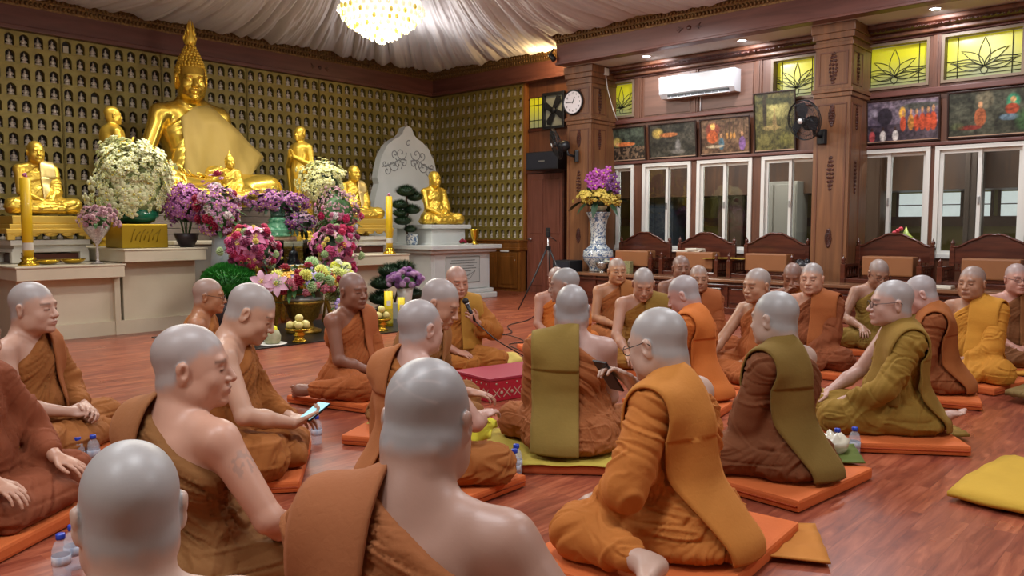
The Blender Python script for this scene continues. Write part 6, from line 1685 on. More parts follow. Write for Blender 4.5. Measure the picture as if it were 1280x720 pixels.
for i_, (x, y, z, yaw_) in enumerate(((4.86, 7.86, .60, 0), (4.72, 7.92, .63, .4), (4.66, 7.80, .52, .2))):
    r = empty('lily', (x - 5.30, y - 8.0, z - .60)); r.parent = MIXB
    if i_ < 2: o = link_mesh('petals', fmesh('lily', '#dcb2cc'), parent=r); o.matrix_local = orient((-.6, -.8, .25)) @ Matrix.Scale(1.9, 4)
    else: MB().ball((0, 0, 0), (.02, .02, .06), 8, 6, TR(ry=.9)).build('bud', pbr('bud_green', '#a8b87a', .5), r)
    MB().tube([(0, 0, 0), (.12, .06, -.10), (.30, .1, -.14)], .005, 5).build('stem', GREEN, r)
bouquet('white_bouquet', (5.86, 8.05, .58), 'tall narrow bouquet of white and yellow flowers beside the mixed one', (.15, .15, .24), [('mum', '#dfe89a', 10, 1.8), ('rose', '#dcdccc', 14, 1.2), ('mum', '#d8dc50', 5, 1.5)], 12, leaves=50, hemi=-.8, stuff=[('#e0e4d4', 90, 1.2)], group='bouquets on the floor')
bouquet('lilac_bouquet', (5.60, 7.62, .30), 'small lilac and yellow flower cluster behind the dark-skinned monk', (.14, .12, .14), [('orchid', '#a894cc', 20, 1.9), ('orchid', '#d8b838', 6, 1.8)], 13, leaves=20, hemi=-.7, group='bouquets on the floor')
for (x, y, z0_, z1_, lab, m_) in ((5.86, 8.05, MZ, .40, 'slim gold vase under the tall white bouquet', GOLDT), (5.60, 7.62, MZ, .22, 'small gold cup under the lilac flowers', GOLDT)):
    o = MB().lathe([(0, 0), (.07, 0), (.04, .03), (.06, (z1_ - z0_) * .5), (.045, (z1_ - z0_) * .85), (.06, z1_ - z0_), (0, z1_ - z0_)], 18).build('gold_vase', m_); o.location = (x, y, z0_); tag(o, lab, 'vase')
for k in range(6):
    o = MB().box(-.015, .015, -.015, .015, 0, .62, bev=.004).lathe([(.02, .62), (.03, .64), (.015, .68), (0, .72)], 8).build('gold_post', GOLDT if k % 2 else W_DARK); o.location = (4.55 + .17 * k, 8.75, MZ if k < 9 else 0); tag(o, 'slender carved post of the low screen before the altar', 'post', 'carved posts before the altar')
# fruit on gold footed tray
def footed_tray(x, y, n, label, r_=.15, h=.14):
    q = empty('gold_tray', (x, y, MZ), 0, label, 'tray', 'gold fruit trays')
    MB().lathe([(0, 0), (.08, 0), (.075, .015), (.05, .03), (.05, .06), (.07, .08), (.05, .10), (.10, h - .02), (r_, h), (r_ * .98, h + .006), (0, h - .005)], 28).build('tray_body', pbr('brass_polish', '#d8b23a'), q)
    return q
FRU = pbr('pale_fruit', '#d9cf86', .45, noise=(4, .5, '#c8ba60'))
fr_ = MB().ball((0, 0, .042), (.045, .045, .042), 14, 9).mesh('fruit'); fr_.materials.append(FRU)
stm = MB().tube([(0, 0, .080), (.003, 0, .092)], .003, 5).mesh('stem'); stm.materials.append(pbr('bark', '#4a3524'))
def fruits(cx, cy, z, lay, grp, labs):
    for k, (dx, dy, dz) in enumerate(lay):
        o = link_mesh('fruit', fr_); o.location = (cx + dx, cy + dy, z + dz); link_mesh('stem', stm, parent=o); tag(o, labs[k], 'fruit', grp)
footed_tray(4.83, 7.38, 0, 'gold footed tray with round pale yellow fruit beside the coconut')
fruits(4.83, 7.38, MZ + .14, [(-.085, .04, 0), (-.045, -.06, 0), (.045, -.06, 0), (.09, .02, 0), (0, .05, .0), (-.005, -.01, .072)], 'pale yellow fruit on the gold tray', ['pale yellow fruit at the left rim of the gold tray', 'pale yellow fruit front left on the gold tray', 'pale yellow fruit front right on the gold tray', 'pale yellow fruit at the right rim of the gold tray', 'pale yellow fruit at the back of the gold tray', 'pale yellow fruit topmost on the gold tray'])
footed_tray(6.0, 7.45, 0, 'gold footed tray with cream fruit right of the dark-skinned monk', .12)
fruits(6.0, 7.45, MZ + .14, [(-.045, .0, 0), (.05, -.02, 0), (0, .05, .0), (.0, .0, .072)], 'cream fruit on the right gold tray', ['cream fruit left on the right gold tray', 'cream fruit right on the right gold tray', 'cream fruit at the back of the right gold tray', 'cream fruit topmost on the right gold tray'])
# coconut, tin
co = empty('young_coconut', (4.53, 7.42, MZ), label='trimmed young coconut with a yellow cap on a white plate', cat='coconut')
MB().lathe([(0, .012), (.07, .012), (.085, .04), (.09, .09), (.07, .14), (.045, .165), (0, .17)], 18).build('husk', pbr('coconut_husk', '#b9b898', .7, noise=(14, .8, '#8a9068')), co)
MB().lathe([(.055, .155), (.05, .18), (.03, .195), (0, .20)], 16).build('cap', pbr('cap_yellow', '#e2e21c', .5), co)
o = MB().lathe([(0, 0), (.12, 0), (.15, .010), (.145, .013), (0, .006)], 24).build('white_plate', WHITE); o.location = (4.53, 7.42, MZ - .0); tag(o, 'round white plate under the young coconut', 'plate')
tn = empty('steel_pot', (4.26, 7.50, MZ), label='steel pot with pale yellow flowers left of the coconut', cat='pot')
MB().lathe([(0, 0), (.09, 0), (.095, .02), (.09, .03), (.09, .07), (.095, .08), (.09, .09), (.09, .15), (.10, .16), (.085, .155), (0, .10)], 24).build('pot_body', SIL, tn)
bouquet('yellow_flowers', (4.26, 7.50, MZ + .18), 'pale yellow flower heap in the steel pot', (.09, .09, .06), [('mum', '#e3e08a', 12, .9), ('mum', '#d8d850', 4, .9)], 14, leaves=5, leafL=.05, hemi=0, group='bouquets on the floor')
o = MB().box(-.09, .09, -.12, .12, 0, .03, bev=.008).build('paper_bundle', pbr('news_paper', '#8a8680', .7, noise=(40, .8, '#4a4846'))); o.location = (3.92, 7.22, .003); tag(o, 'small dark folded paper bundle on the floor at the mat corner', 'bundle')
# yellow pillar candles with labels near the purple pot
for (x, y, h, r_, lab) in ((6.33, 7.72, .44, .052, 'thick yellow pillar candle with a white label behind the seated monk'), (6.60, 7.80, .34, .045, 'shorter yellow pillar candle in a white sleeve, right of the thick one')):
    q = empty('pillar_candle', (x, y, .004), 0, lab, 'candle', 'yellow pillar candles')
    MB().lathe([(0, 0), (r_, 0), (r_, h), (0, h)], 20).build('wax', pbr('yellow_wax2', '#e6cf1a', .4), q); MB().lathe([(r_ * 1.01, .05), (r_ * 1.02, .06), (r_ * 1.02, h * .5), (r_ * 1.01, h * .52)], 20).build('picture_sleeve', pbr('printed_sleeve', '#8ea84a', .5, noise=(40, .9, '#e8b030')), q)
    MB().box(-r_ * .5, r_ * .4, -r_ * 1.03, -r_ * .96, h * .6, h * .75, TR(rz=-.6)).build('label_sticker', WHITE, q)
    MB().tube([(0, 0, h), (0, 0, h + .012)], .002, 5).build('wick', BLACK, q)
# orchids over the big vase
oc = bouquet('orchid_arrangement', (VC[0], VC[1], 1.68), 'purple and yellow orchids in a white bowl on top of the porcelain vase', (.34, .34, .16), [('orchid', '#c2a848', 60, 2.0)], 15, leaves=26, lmat=DGREEN, leafL=.24, hemi=-.4, stuff=[('#c9ae4c', 160, 1.8)])
MB().lathe([(0, -.19), (.08, -.19), (.14, -.14), (.15, -.06), (.13, -.07), (0, -.12)], 20).build('white_bowl', pbr('ivory_bowl', '#d8d4b0', .3), oc)
rd = random.Random(3)
for (cx, cz, n, c) in ((-.10, .32, 30, '#9c3a94'), (.12, .36, 34, '#a4469c'), (.30, .24, 20, '#5a2060')):
    for k in range(n // 2):
        o = link_mesh('blossom', fmesh('orchid', c), parent=oc); dx = rd.uniform(-.13, .13); dz = rd.uniform(-.12, .12)
        o.matrix_local = Matrix.Translation((-.05 + rd.uniform(-.05, .05), -(cx + dx), cz + dz)) @ orient((-.8, -.4, .2)) @ Matrix.Rotation(rd.uniform(0, 6), 4, 'Z') @ Matrix.Scale(2.0, 4)
MB().tube([(0, 0, 0), (0, .08, .3), (0, .12, .42)], .006, 5).tube([(0, 0, 0), (0, -.1, .3), (0, -.26, .42)], .006, 5).build('stems', GREEN, oc)
# ------------------------------------------------------------------ the monks
def arms_pose(kind):
    """hand targets and directions for common poses"""
    d = {}
    if kind == 'lap': d = {}
    elif kind == 'knees': d = dict(rh=(.17, .30, .20), lh=(-.17, .30, .20), rf=(.1, 1, -.35), lf=(-.1, 1, -.35), rcurl=.35, lcurl=.35)
    elif kind == 'clasp': d = dict(rh=(.06, .27, .20), lh=(-.06, .29, .20), rf=(-.55, .8, -.05), lf=(.55, .8, -.05), rn=(.6, 0, .8), ln=(-.6, 0, .8), rcurl=.8, lcurl=.8)
    return d

def monk(pos, phi, robe, label, skin='#c39a80', sash=None, seed=1, cushion=None, glasses=False, short='', **kw):
    """phi: heading seen from the photographer: 0 faces him, 90 faces picture right, 180 away"""
    p = dict(DEF); p.update(kw); p['seed'] = seed; p['sash'] = sash or {}
    t0 = time.time()
    s = p['s']
    head = VIEW + PI + math.radians(phi) - PI / 2       # local +Y is forward
    z0 = .062 if cushion is not False else .004
    root = empty('monk', (pos[0], pos[1], z0), head, label, 'monk', 'monks seated on the floor')
    root.scale = (s, s, s)
    sk = srgb(skin)
    V, F, J = figure_body(p)
    C = skin_colour(V, J, sk, p)
    if p.get('tattoo'):     # a faint blue-grey tattoo on the upper right arm
        t = J['rs'] * .72 + J['re'] * .28 + np.array([.05, -.0, .0]); r = np.linalg.norm(V - t, axis=1)
        m = np.clip((.05 - r) / .01, 0, 1) * (vnoise(V[:, 0] * 90, V[:, 1] * 90, V[:, 2] * 90) > .05) * .3
        C = C * (1 - m[:, None]) + np.array([.12, .15, .16]) * m[:, None]
    body = link_mesh('body', np_mesh('body', V, F, C), SKIN, root)
    RV, RF = figure_robe(p, J)
    rb = link_mesh('robe', np_mesh('robe', RV, RF), cloth('robe_' + robe[1:], robe), root)
    if sash is not None:
        SV, SF = figure_sash(p, J)
        link_mesh('shoulder_cloth', np_mesh('shoulder_cloth', SV, SF), cloth('sash_' + sash['c'][1:], sash['c'], seam=True), root)
    if glasses:
        R = J['R']; Cc = J['hc']; P = lambda x, y, z: Cc + R @ (np.array([x, y, z]) * p['headk'])
        g = MB()
        for sd in (-1, 1):
            ring = [P(sd * .031 + .023 * math.cos(a), .104, -.006 + .0165 * math.sin(a)) for a in [2 * PI * i / 20 for i in range(21)]]
            g.tube(ring, .0016, 5, cap=False)
            g.tube([P(sd * .054, .103, -.002), P(sd * .072, .09, 0), P(sd * .086, .02, .006), P(sd * .088, -.012, .012), P(sd * .086, -.03, -.004)], .0017, 5)
        g.tube([P(-.008, .104, -.004), P(0, .108, -.002), P(.008, .104, -.004)], .0015, 5)
        g.build('spectacles', pbr('spectacle_frame', '#1c1a1c', .35, .4), root)
    if cushion:
        c = empty('floor_cushion', (pos[0], pos[1], .001), head, 'orange floor cushion under the ' + short, 'cushion', 'orange floor cushions')
        rd = random.Random(seed); w = .36 * s + p.get('cw', 0)
        q = MB().box(-w, w, -.25, .43, .003, .060, bev=.014).build('pad', cloth('cushion_orange', '#dc6a1e', rough=.7), c)
        MB().tube([(-w - .002, -.24, .03), (-w - .002, .42, .03), (w + .002, .42, .03), (w + .002, -.24, .03), (-w - .002, -.24, .03)], .0035, 5, cap=False).build('piping', cloth('cushion_piping', '#b8480f'), c)
        if seed % 3 == 0: MB().box(-.06 + .1 * rd.random(), .06, -.235, -.20, .060, .0615, TR(rz=.2)).build('gold_label', pbr('label_gold', '#d8c060', .4), c)
    return root, J, p, label
# seat positions on the floor in metres, from the photographer at the origin
M1 = monk((1.417, 4.780), 88, '#9a5a1c', 'monk at the far left in profile, hands clasped, brown-orange robe', skin='#c39a86', sash=dict(c='#a05a24', w=.055, x=-.105, zf=.12), seed=1, cushion='#e8701c', short='far left monk with clasped hands', hy=-.03, hp=.02, s=1.02, res=.008, hres=.0045, **arms_pose('clasp'))
M2 = monk((0.896, 3.844), 82, '#8a4420', 'monk cut by the left edge, rust robe, bare right forearm on his knee', skin='#c09078', sash=None, seed=2, cushion='#e8701c', short='monk cut by the left edge', hp=.05, s=1.0, res=.008, hres=.005, **arms_pose('knees'))
M4 = monk((1.153, 2.447), 150, '#8a5a28', 'broad monk with a tattooed right shoulder, brown robe, looking right', skin='#c4957f', sash=dict(c='#9a6030'), seed=4, cushion='#e8701c', short='monk with the tattooed shoulder', hy=-.85, hp=.04, s=1.0, fat=.28, res=.0065, hres=.004, tattoo=1, lean=.02, rh=(.24,.26,.16), rf=(.1,1,-.3))
M5 = monk((1.966, 3.748), 100, '#a05c18', 'bare-shouldered monk looking down at a pale blue phone', skin='#c79c84', sash=None, seed=5, cushion='#e8701c', short='bare-shouldered monk with the pale blue phone', hp=.50, s=1.06, lean=.16, res=.0075, hres=.0045, rh=(.13,.36,.20), lh=(-.02,.34,.19), rf=(-.5,.9,.1), lf=(.6,.7,.1), rn=(.5,-.3,-.8), ln=(0,0,1), rcurl=.75)
M6 = monk((2.771, 5.508), 100, '#a4601c', 'monk in spectacles sitting behind the phone-holding monk', skin='#b07a58', sash=None, seed=6, cushion='#e8701c', short='spectacled monk behind the phone holder', hp=.10, s=.93, glasses=True, cap=0.5, res=.009, hres=.005)
M7 = monk((3.495, 4.743), 62, '#a8571a', 'dark-skinned monk near the flowers with one bare foot stretched out', skin='#8a5c48', sash=dict(c='#b0602a'), seed=7, cushion='#e8701c', short='dark-skinned monk by the flowers', hy=-.20, hp=.05, s=.98, legs='rside', rfoot=((-.3,-1,-.15),(.9,-.2,.35)), ra=(.45,-.05,.07), cap=0.28, res=.0085, hres=.005)
M8 = monk((4.707, 4.879), 18, '#b06a18', 'older monk holding a black microphone in front of the marble pedestal', skin='#b98670', sash=dict(c='#b88420'), seed=8, cushion='#e0c050', short='old monk with the microphone', hy=.15, hp=.12, s=.98, cap=0.3, res=.0075, hres=.0045, legs='lside', lh=(-.13,.25,.40), lf=(.55,.35,.75), ln=(-.3,1,.1), lcurl=1.15, lpole=(-1,-.2,-.8), fat=.2)
M9 = monk((3.141, 3.669), 75, '#8f5a20', 'monk bending forward, half hidden behind the monk holding yellow cloth', skin='#c0907a', sash=dict(c='#a06a34'), seed=9, cushion='#e8701c', short='monk bending forward beside the red box', hy=.05, hp=.45, s=1.04, lean=.24, res=.0085, hres=.005, rh=(.12,.42,.22), rf=(-.2,1,-.1))
M10 = monk((2.400, 2.791), 140, '#a4601e', 'monk seen from behind with a plain orange-brown sash, holding yellow cloth', skin='#c29a8c', sash=dict(c='#ac6630', w=.115, x=-.13, tb=.0), seed=10, cushion='#e8701c', short='back-turned monk with the lemon cloth', hy=-.10, hp=.08, s=.97, res=.0065, hres=.004, rh=(.14,.36,.27), rf=(-.2,1,.15))
M11 = monk((0.990, 1.172), 165, '#9a5826', 'large monk nearest the camera seen from behind, scarred shaved head, brown robe', skin='#a88474', sash=dict(c='#9c5a2c', w=.088, x=-.125, tb=.05), seed=11, cushion='#e8701c', short='nearest large monk seen from behind', hy=.02, hp=.30, s=1.07, fat=.30, roll=1, scar=1, res=.006, hres=.0035, lean=.12, rh=(.30,.20,.14), rf=(.1,1,-.3), headk=1.02)
M12 = monk((3.362, 2.589), 176, '#a05a26', 'central broad monk seen from behind with an olive sash down his back', skin='#b08c80', sash=dict(c='#8f742c', w=.125, x=-.088, tb=0), seed=12, cushion=None, short='', hp=.06, hy=.04, s=1.0, fat=.36, res=.006, hres=.004, roll=1)
M13 = monk((4.949, 3.784), 262, '#d8780c', 'monk in bright orange half hidden behind the central monk, facing left', skin='#a58474', sash=dict(c='#d87a10'), seed=13, cushion='#e8701c', short='orange-robed monk behind the central monk', hp=.12, s=.99, res=.0095, hres=.006)
M14 = monk((6.164, 4.955), 16, '#d0700c', 'slim monk in spectacles and bright orange robe facing the camera', skin='#b88a76', sash=None, seed=14, cushion='#e8701c', short='slim spectacled monk in bright orange', hy=.1, hp=.05, s=.90, lean=.02, glasses=True, cap=0.55, res=.009, hres=.005, rh=(.12,.24,.10))
M15 = monk((6.819, 4.700), 8, '#a35c22', 'upright monk facing the camera, rust robe with a sash, right of centre', skin='#b98866', sash=dict(c='#a8682a'), seed=15, cushion='#e8701c', short='upright monk in rust facing the camera', hp=.02, s=.99, cap=0.6, res=.0085, hres=.005, **arms_pose('clasp'))
M16 = monk((5.899, 3.779), -8, '#9c6a1c', 'monk looking down at his lap, mustard brown robe, facing the camera', skin='#bd9078', sash=dict(c='#8e6c20'), seed=16, cushion='#e8701c', short='monk in mustard looking down', hp=.48, hy=.05, s=.98, lean=.14, res=.0085, hres=.005, rh=(.12,.34,.12), rf=(-.3,1,-.3))
M17 = monk((7.669, 4.449), 2, '#a05a20', 'bare-shouldered monk in the back row below the leftmost platform chairs', skin='#8e6450', sash=None, seed=17, cushion='#e8701c', short='bare-shouldered monk in the back row', hp=.0, s=1.0, cap=0.35, res=.010, hres=.0055)
M18 = monk((6.831, 3.770), -4, '#a0521e', 'monk with a rust sash facing the camera, behind the monk in bright orange', skin='#a87a60', sash=dict(c='#a8581f'), seed=18, cushion='#e8701c', short='monk with a rust sash in the back row', hp=.03, s=.94, cap=0.5, res=.009, hres=.005)
M19 = monk((4.989, 2.722), 238, '#c8680e', 'monk in bright orange facing left, head bowed, sash down his back', skin='#c0948a', sash=dict(c='#cc6c12'), seed=19, cushion='#e8701c', short='bowed monk in bright orange', hp=.42, hy=.1, s=.98, lean=.1, res=.008, hres=.005)
M20 = monk((2.607, 1.457), 232, '#c0701a', 'large spectacled monk at front right in orange, bare foot behind him', skin='#bfa090', sash=dict(c='#c47a1e', tb=.22, w=.105), seed=20, cushion='#e8701c', short='large spectacled monk at the front right', hy=-.10, hp=.25, s=1.02, fat=.24, lean=.14, glasses=True, res=.006, hres=.004, cw=.12, legs='lside', lfoot=((-1,-.12,-.04),(-.05,1,.3)), la=(-.43,-.06,.085), lk=(-.34,.25,.09), lh=(-.20,.26,.17), lf=(.6,1,-.3), rh=(.06,.27,.55), rf=(-.6,.5,.6), rcurl=.7, rpole=(1,-.3,-1))
M21 = monk((5.925, 2.695), 300, '#a8581c', 'monk facing left with a bare right arm reaching forward, orange-brown robe', skin='#b08266', sash=dict(c='#a85a1e'), seed=21, cushion='#e8701c', short='monk reaching forward with a bare arm', hp=.08, hy=.02, s=.99, cap=0.7, res=.0085, hres=.005, rh=(.20,.40,.14), rf=(0,1,-.4))
M22 = monk((3.732, 1.552), 222, '#7a4420', 'monk in dark brown robe with a long olive sash, seen from behind at right', skin='#b59a8c', sash=dict(c='#7c6020', tb=.16), seed=22, cushion='#e8701c', short='monk in dark brown with an olive sash', hp=.10, hy=-.05, s=1.0, fat=.2, res=.0065, hres=.004, lean=.08)
M23 = monk((7.584, 3.148), 335, '#b86a1a', 'monk holding an orange cloth to his mouth, behind the second row at right', skin='#8a5a44', sash=None, seed=23, cushion='#e8701c', short='monk with a cloth at his mouth', hp=.30, s=.97, lean=.12, cap=0.3, res=.0095, hres=.0055, rh=(.05,.20,.56), rf=(-.6,.3,.8), rpole=(1,0,-1))
M24 = monk((6.887, 2.678), 322, '#86441c', 'smiling stout monk with a rust sash facing left, middle right', skin='#bf9078', sash=dict(c='#a4581e'), seed=24, cushion='#e8701c', short='smiling stout monk', hp=.04, hy=.05, s=1.0, fat=.22, res=.008, hres=.0045)
M25 = monk((8.366, 2.654), 350, '#8a6a1e', 'monk in olive robe and spectacles looking down, in the back row at right', skin='#a47a64', sash=dict(c='#86651c'), seed=25, cushion='#e8701c', short='spectacled monk in olive looking down', hp=.42, hy=.15, s=1.0, lean=.08, glasses=True, cap=0.55, res=.0085, hres=.005, **arms_pose('knees'))
M26 = monk((4.974, 1.404), 262, '#94701c', 'spectacled monk in olive gold robe in profile at right, hands on his knees', skin='#bd9688', sash=dict(c='#8f6c1e'), seed=26, cushion='#e8701c', short='olive gold monk in profile', hp=.03, hy=-.02, s=1.0, fat=.22, glasses=True, res=.007, hres=.004, legs='kneel', lh=(-.14,.36,.18), rh=(.14,.37,.18), lf=(.2,1,-.4), rf=(-.2,1,-.4), lcurl=.6, lfoot=((.1,-1,.1),(0,0,-1)), ra=(.11,-.16,.05), la=(-.11,-.14,.06))
M27 = monk((6.329, 1.543), 245, '#8c4a1c', 'monk with bowed head behind the olive gold monk, brown robe open at the back', skin='#c39a90', sash=dict(c='#a25a1e'), seed=27, cushion='#e8701c', short='bowed monk behind the olive gold monk', hp=.45, hy=.0, s=.97, lean=.12, res=.008, hres=.005)
M28 = monk((7.168, 1.503), 305, '#d08a0c', 'monk in vivid yellow-orange robe looking left, at the right', skin='#a9795e', sash=dict(c='#d4900e'), seed=28, cushion='#e8701c', short='monk in vivid yellow-orange', hp=.0, hy=.02, s=1.0, cap=0.55, res=.0075, hres=.0045)
M29 = monk((8.129, 1.412), 340, '#7c4a22', 'spectacled monk in dark brown robe cut by the right edge', skin='#c08c7c', sash=dict(c='#8a5628'), seed=29, cushion='#e8701c', short='spectacled monk at the right edge', hp=.03, hy=.15, s=.99, glasses=True, cap=0.6, res=.0085, hres=.005)
M3 = monk((.55, 1.345), 205, '#a2522c', 'blurred nearest shaved head at the bottom left corner, red-brown shoulder', skin='#bfa090', seed=3, cushion=None, rk=(.2, .24, .085), lk=(-.2, .24, .085), s=.93, fat=.2, res=.008, hres=.004, hp=.12, hy=.1, sash=None)
# ------------------------------------------------------------------ props among the monks
def at_local(pos, phi, s=1.0, z0=.052):
    head = VIEW + PI + math.radians(phi) - PI / 2
    return Matrix.Translation((pos[0], pos[1], z0)) @ Matrix.Rotation(head, 4, 'Z') @ Matrix.Scale(s, 4)
# the central monk's mat
mh = VIEW + math.radians(176) + PI / 2
r = empty('floor_cushion', (3.351, 2.602, .001), mh, 'orange cushion with a yellow cloth cover under the central monk', 'cushion', 'orange floor cushions')
MB().box(-.46, .46, -.30, .42, .003, .050, bev=.01).build('pad', cloth('cushion_rust', '#b8521a'), r)
g_ = [[(-.45 + .9 * i / 14, -.31 + .72 * j / 10, .054 + .004 * math.sin(i * 1.7 + j) * (1 if 0 < i < 14 else 0)) for j in range(11)] for i in range(15)]
MB().sheet(g_, .004).build('yellow_cover', cloth('cover_yellow', '#c0a834'), r)
# cloth ends lying on the floor
def floor_cloth(name, pts, mat, label, cat='cloth', thick=.008, z=.006, wave=.006, seed=1, n=16, m=8, zf=None):
    """pts: four corners (a,b,c,d) of a quad on the floor"""
    a, b, c, d = [Vector((*p_, 0)) for p_ in pts]; rd = random.Random(seed); o1 = rd.uniform(0, 6)
    g = []
    for i in range(n):
        u = i / (n - 1); row = []
        for j in range(m):
            v = j / (m - 1); p_ = (a * (1 - u) + b * u) * (1 - v) + (d * (1 - u) + c * u) * v
            p_.z = z + thick + wave * (1 + math.sin(o1 + u * 17 + v * 2)) * .5 + (zf(u, v) if zf else 0); row.append(p_)
        g.append(row)
    return tag(MB().sheet(g, thick).build(name, mat), label, cat)
FC = {}
def fl_(x, y): return (x, y)
ORC = cloth('robe_c0701a', '#c0701a'); OLC = cloth('cloth_olive', '#7f6a1e')
floor_cloth('robe_end', [(2.73, 1.33), (3.02, 1.50), (3.22, 1.22), (2.88, 1.03)], cloth('sash_c47a1e', '#c47a1e', seam=True), 'orange end of the outer robe lying on the floor behind the front right monk', n=20, m=12, wave=.008, zf=lambda u, v: .045 * max(0, 1 - v * 3) )
floor_cloth('robe_end', [(4.96, 1.24), (5.14, 1.36), (5.32, 1.20), (5.16, 1.08)], cloth('sash_8f6c1e', '#8f6c1e', seam=True), 'olive folded robe end on the floor behind the spectacled olive gold monk', thick=.02)
floor_cloth('green_cloth', [(3.66, 1.78), (3.92, 1.90), (4.36, 1.46), (4.06, 1.30)], cloth('cloth_green', '#62702a'), 'green cloth spread on the cushion under the monk in dark brown', z=.062, n=18, m=10)
floor_cloth('robe_end', [(7.62, 1.10), (7.52, 1.38), (7.86, 1.46), (7.92, 1.16)], cloth('sash_d4900e', '#d4900e', seam=True), 'yellow robe end on the floor behind the vivid yellow-orange monk', thick=.02)
floor_cloth('folded_mat', [(6.45, 1.02), (6.52, 1.16), (6.92, 1.10), (6.85, .94)], cloth('cloth_tan', '#8a6e3a'), 'small folded tan mat on the floor at the right edge', thick=.04)
# crumpled plastic bag beside the dark brown robed monk
r = tag(MB().build('plastic_bag', None) if False else empty('plastic_bag', (4.16, 1.50, .065)), 'crumpled clear plastic bag on the cushion beside the dark brown robed monk', 'bag')
rd = random.Random(6); m = MB(); m.ball((0, 0, .05), (.10, .08, .055), 14, 10)
for v in m.bm.verts: v.co *= 1 + rd.uniform(-.18, .18)
m.build('film', pbr('plastic_film', '#cfc8b4', .25, spec=.6), r)
# yellow floor mat in two layers at the right
r = empty('yellow_mat', (4.30, .71, .001), -.12, 'yellow cloth-covered floor cushion lying alone at the right edge', 'cushion')
g_ = [[(-.36 + .9 * i / 12, -.20 + .36 * j / 8, .075 - .035 * (abs(i / 6 - 1) ** 4) + .004 * math.sin(i * 2 + j)) for j in range(9)] for i in range(13)]
MB().sheet(g_, .022).build('yellow_cover', cloth('mat_yellow', '#d0a41c'), r); MB().box(-.31, .50, -.175, .14, .003, .048, bev=.012).build('pad', pbr('mat_black', '#1c1a1c', .6), r)
# red patterned box
rb = empty('red_box', (4.42, 3.98, .002), -.18, 'low red patterned box in front of the monk with the microphone', 'box')
MB().box(-.34, .34, -.20, .24, 0, .15, bev=.006).build('box_body', pbr('red_brocade', '#a81c30', .5), rb)
MB().box(-.345, .345, -.205, .245, .15, .17, bev=.004).build('lid', pbr('red_lid', '#9c2a40', .5), rb)
d_ = MB()
for side in range(2):
    for k in range(7):
        c_ = -.28 + k * .093
        for s in (-1, 1):
            if side == 0: d_.box(-.045, .045, -.001, .0015, -.003, .003, TR(c_, -.2015, .06, ry=s * .8))
            else: d_.box(-.001, .0015, -.045, .045, -.003, .003, TR(-.3415, -.16 + k * .06, .06, rx=s * .8))
        if side == 0: d_.lathe([(0, 0), (.014, 0), (.012, .003), (0, .003)], 8, TR(c_ + .046, -.2, .06, rx=PI / 2)); d_.lathe([(0, 0), (.010, 0), (0, .003)], 6, TR(c_, -.2, .125, rx=PI / 2))
        elif k < 6: d_.lathe([(0, 0), (.014, 0), (.012, .003), (0, .003)], 8, TR(-.34, -.13 + k * .06, .06, ry=-PI / 2)); d_.lathe([(0, 0), (.010, 0), (0, .003)], 6, TR(-.34, -.16 + k * .06, .125, ry=-PI / 2))
d_.build('brocade_pattern', pbr('brocade_gold', '#b9a48c', .5), rb)
# water bottles
def clear_mat(name, op, col):
    m = bpy.data.materials.new(name); m.use_nodes = True; t = NT(m); tr = t.n('ShaderNodeBsdfTransparent'); tr.inputs[0].default_value = (.97, .98, 1, 1)
    gl = t.n('ShaderNodeBsdfPrincipled'); gl.inputs['Base Color'].default_value = col; gl.inputs['Roughness'].default_value = .12
    mx = t.n('ShaderNodeMixShader'); mx.inputs[0].default_value = op; t.l(tr.outputs[0], mx.inputs[1]); t.l(gl.outputs[0], mx.inputs[2]); t.l(mx.outputs[0], t.out.inputs[0]); return m
BOT = clear_mat('bottle_plastic', .28, (.8, .85, .92, 1))
bm1 = MB().lathe([(0, 0), (.026, 0), (.030, .006), (.029, .03), (.031, .04), (.029, .05), (.031, .06), (.029, .07), (.031, .08), (.030, .105), (.022, .128), (.012, .140), (.012, .150)], 20).mesh('bottle_body'); bm1.materials.append(BOT)
bm2 = MB().lathe([(.0131, .143), (.015, .143), (.0155, .147), (.0155, .160), (.014, .162), (0, .162)], 16).mesh('cap'); bm2.materials.append(pbr('cap_blue', '#1f3fae', .35))
bm3 = MB().lathe([(.0302, .052), (.0315, .053), (.0315, .085), (.0302, .086)], 20).mesh('label'); bm3.materials.append(pbr('bottle_label', '#9fb4cc', .4, noise=(50, .8, '#e8e8ec')))
bm4 = MB().lathe([(0, .003), (.027, .003), (.0275, .10), (0, .10)], 16).mesh('water'); bm4.materials.append(clear_mat('water', .10, (.8, .85, .9, 1)))
for x, y, lab in ((2.86, 2.55, 'small blue-capped bottle in the middle of the floor, nearer of the pair'), (2.93, 2.60, 'small blue-capped bottle in the middle of the floor, farther of the pair'), (1.53, 4.36, 'small blue-capped bottle left of the pair beside the far left monk'), (1.60, 4.35, 'small blue-capped bottle right of the pair beside the far left monk'),
                  (.99, 3.02, 'small blue-capped bottle, lower left of the pair above the nearest head'), (1.05, 3.08, 'small blue-capped bottle, upper right of the pair above the nearest head'), (4.31, 1.53, 'blue-capped bottle beside the plastic bag, left one'), (4.40, 1.47, 'blue-capped bottle beside the plastic bag, right one'), (2.62, 3.85, 'blue-capped bottle behind the pale blue phone')):
    r = empty('water_bottle', (x, y, .002), 0, lab, 'bottle', 'small water bottles on the floor')
    for nm, me_ in (('bottle_body', bm1), ('cap', bm2), ('label', bm3), ('water', bm4)): link_mesh(nm, me_, parent=r)
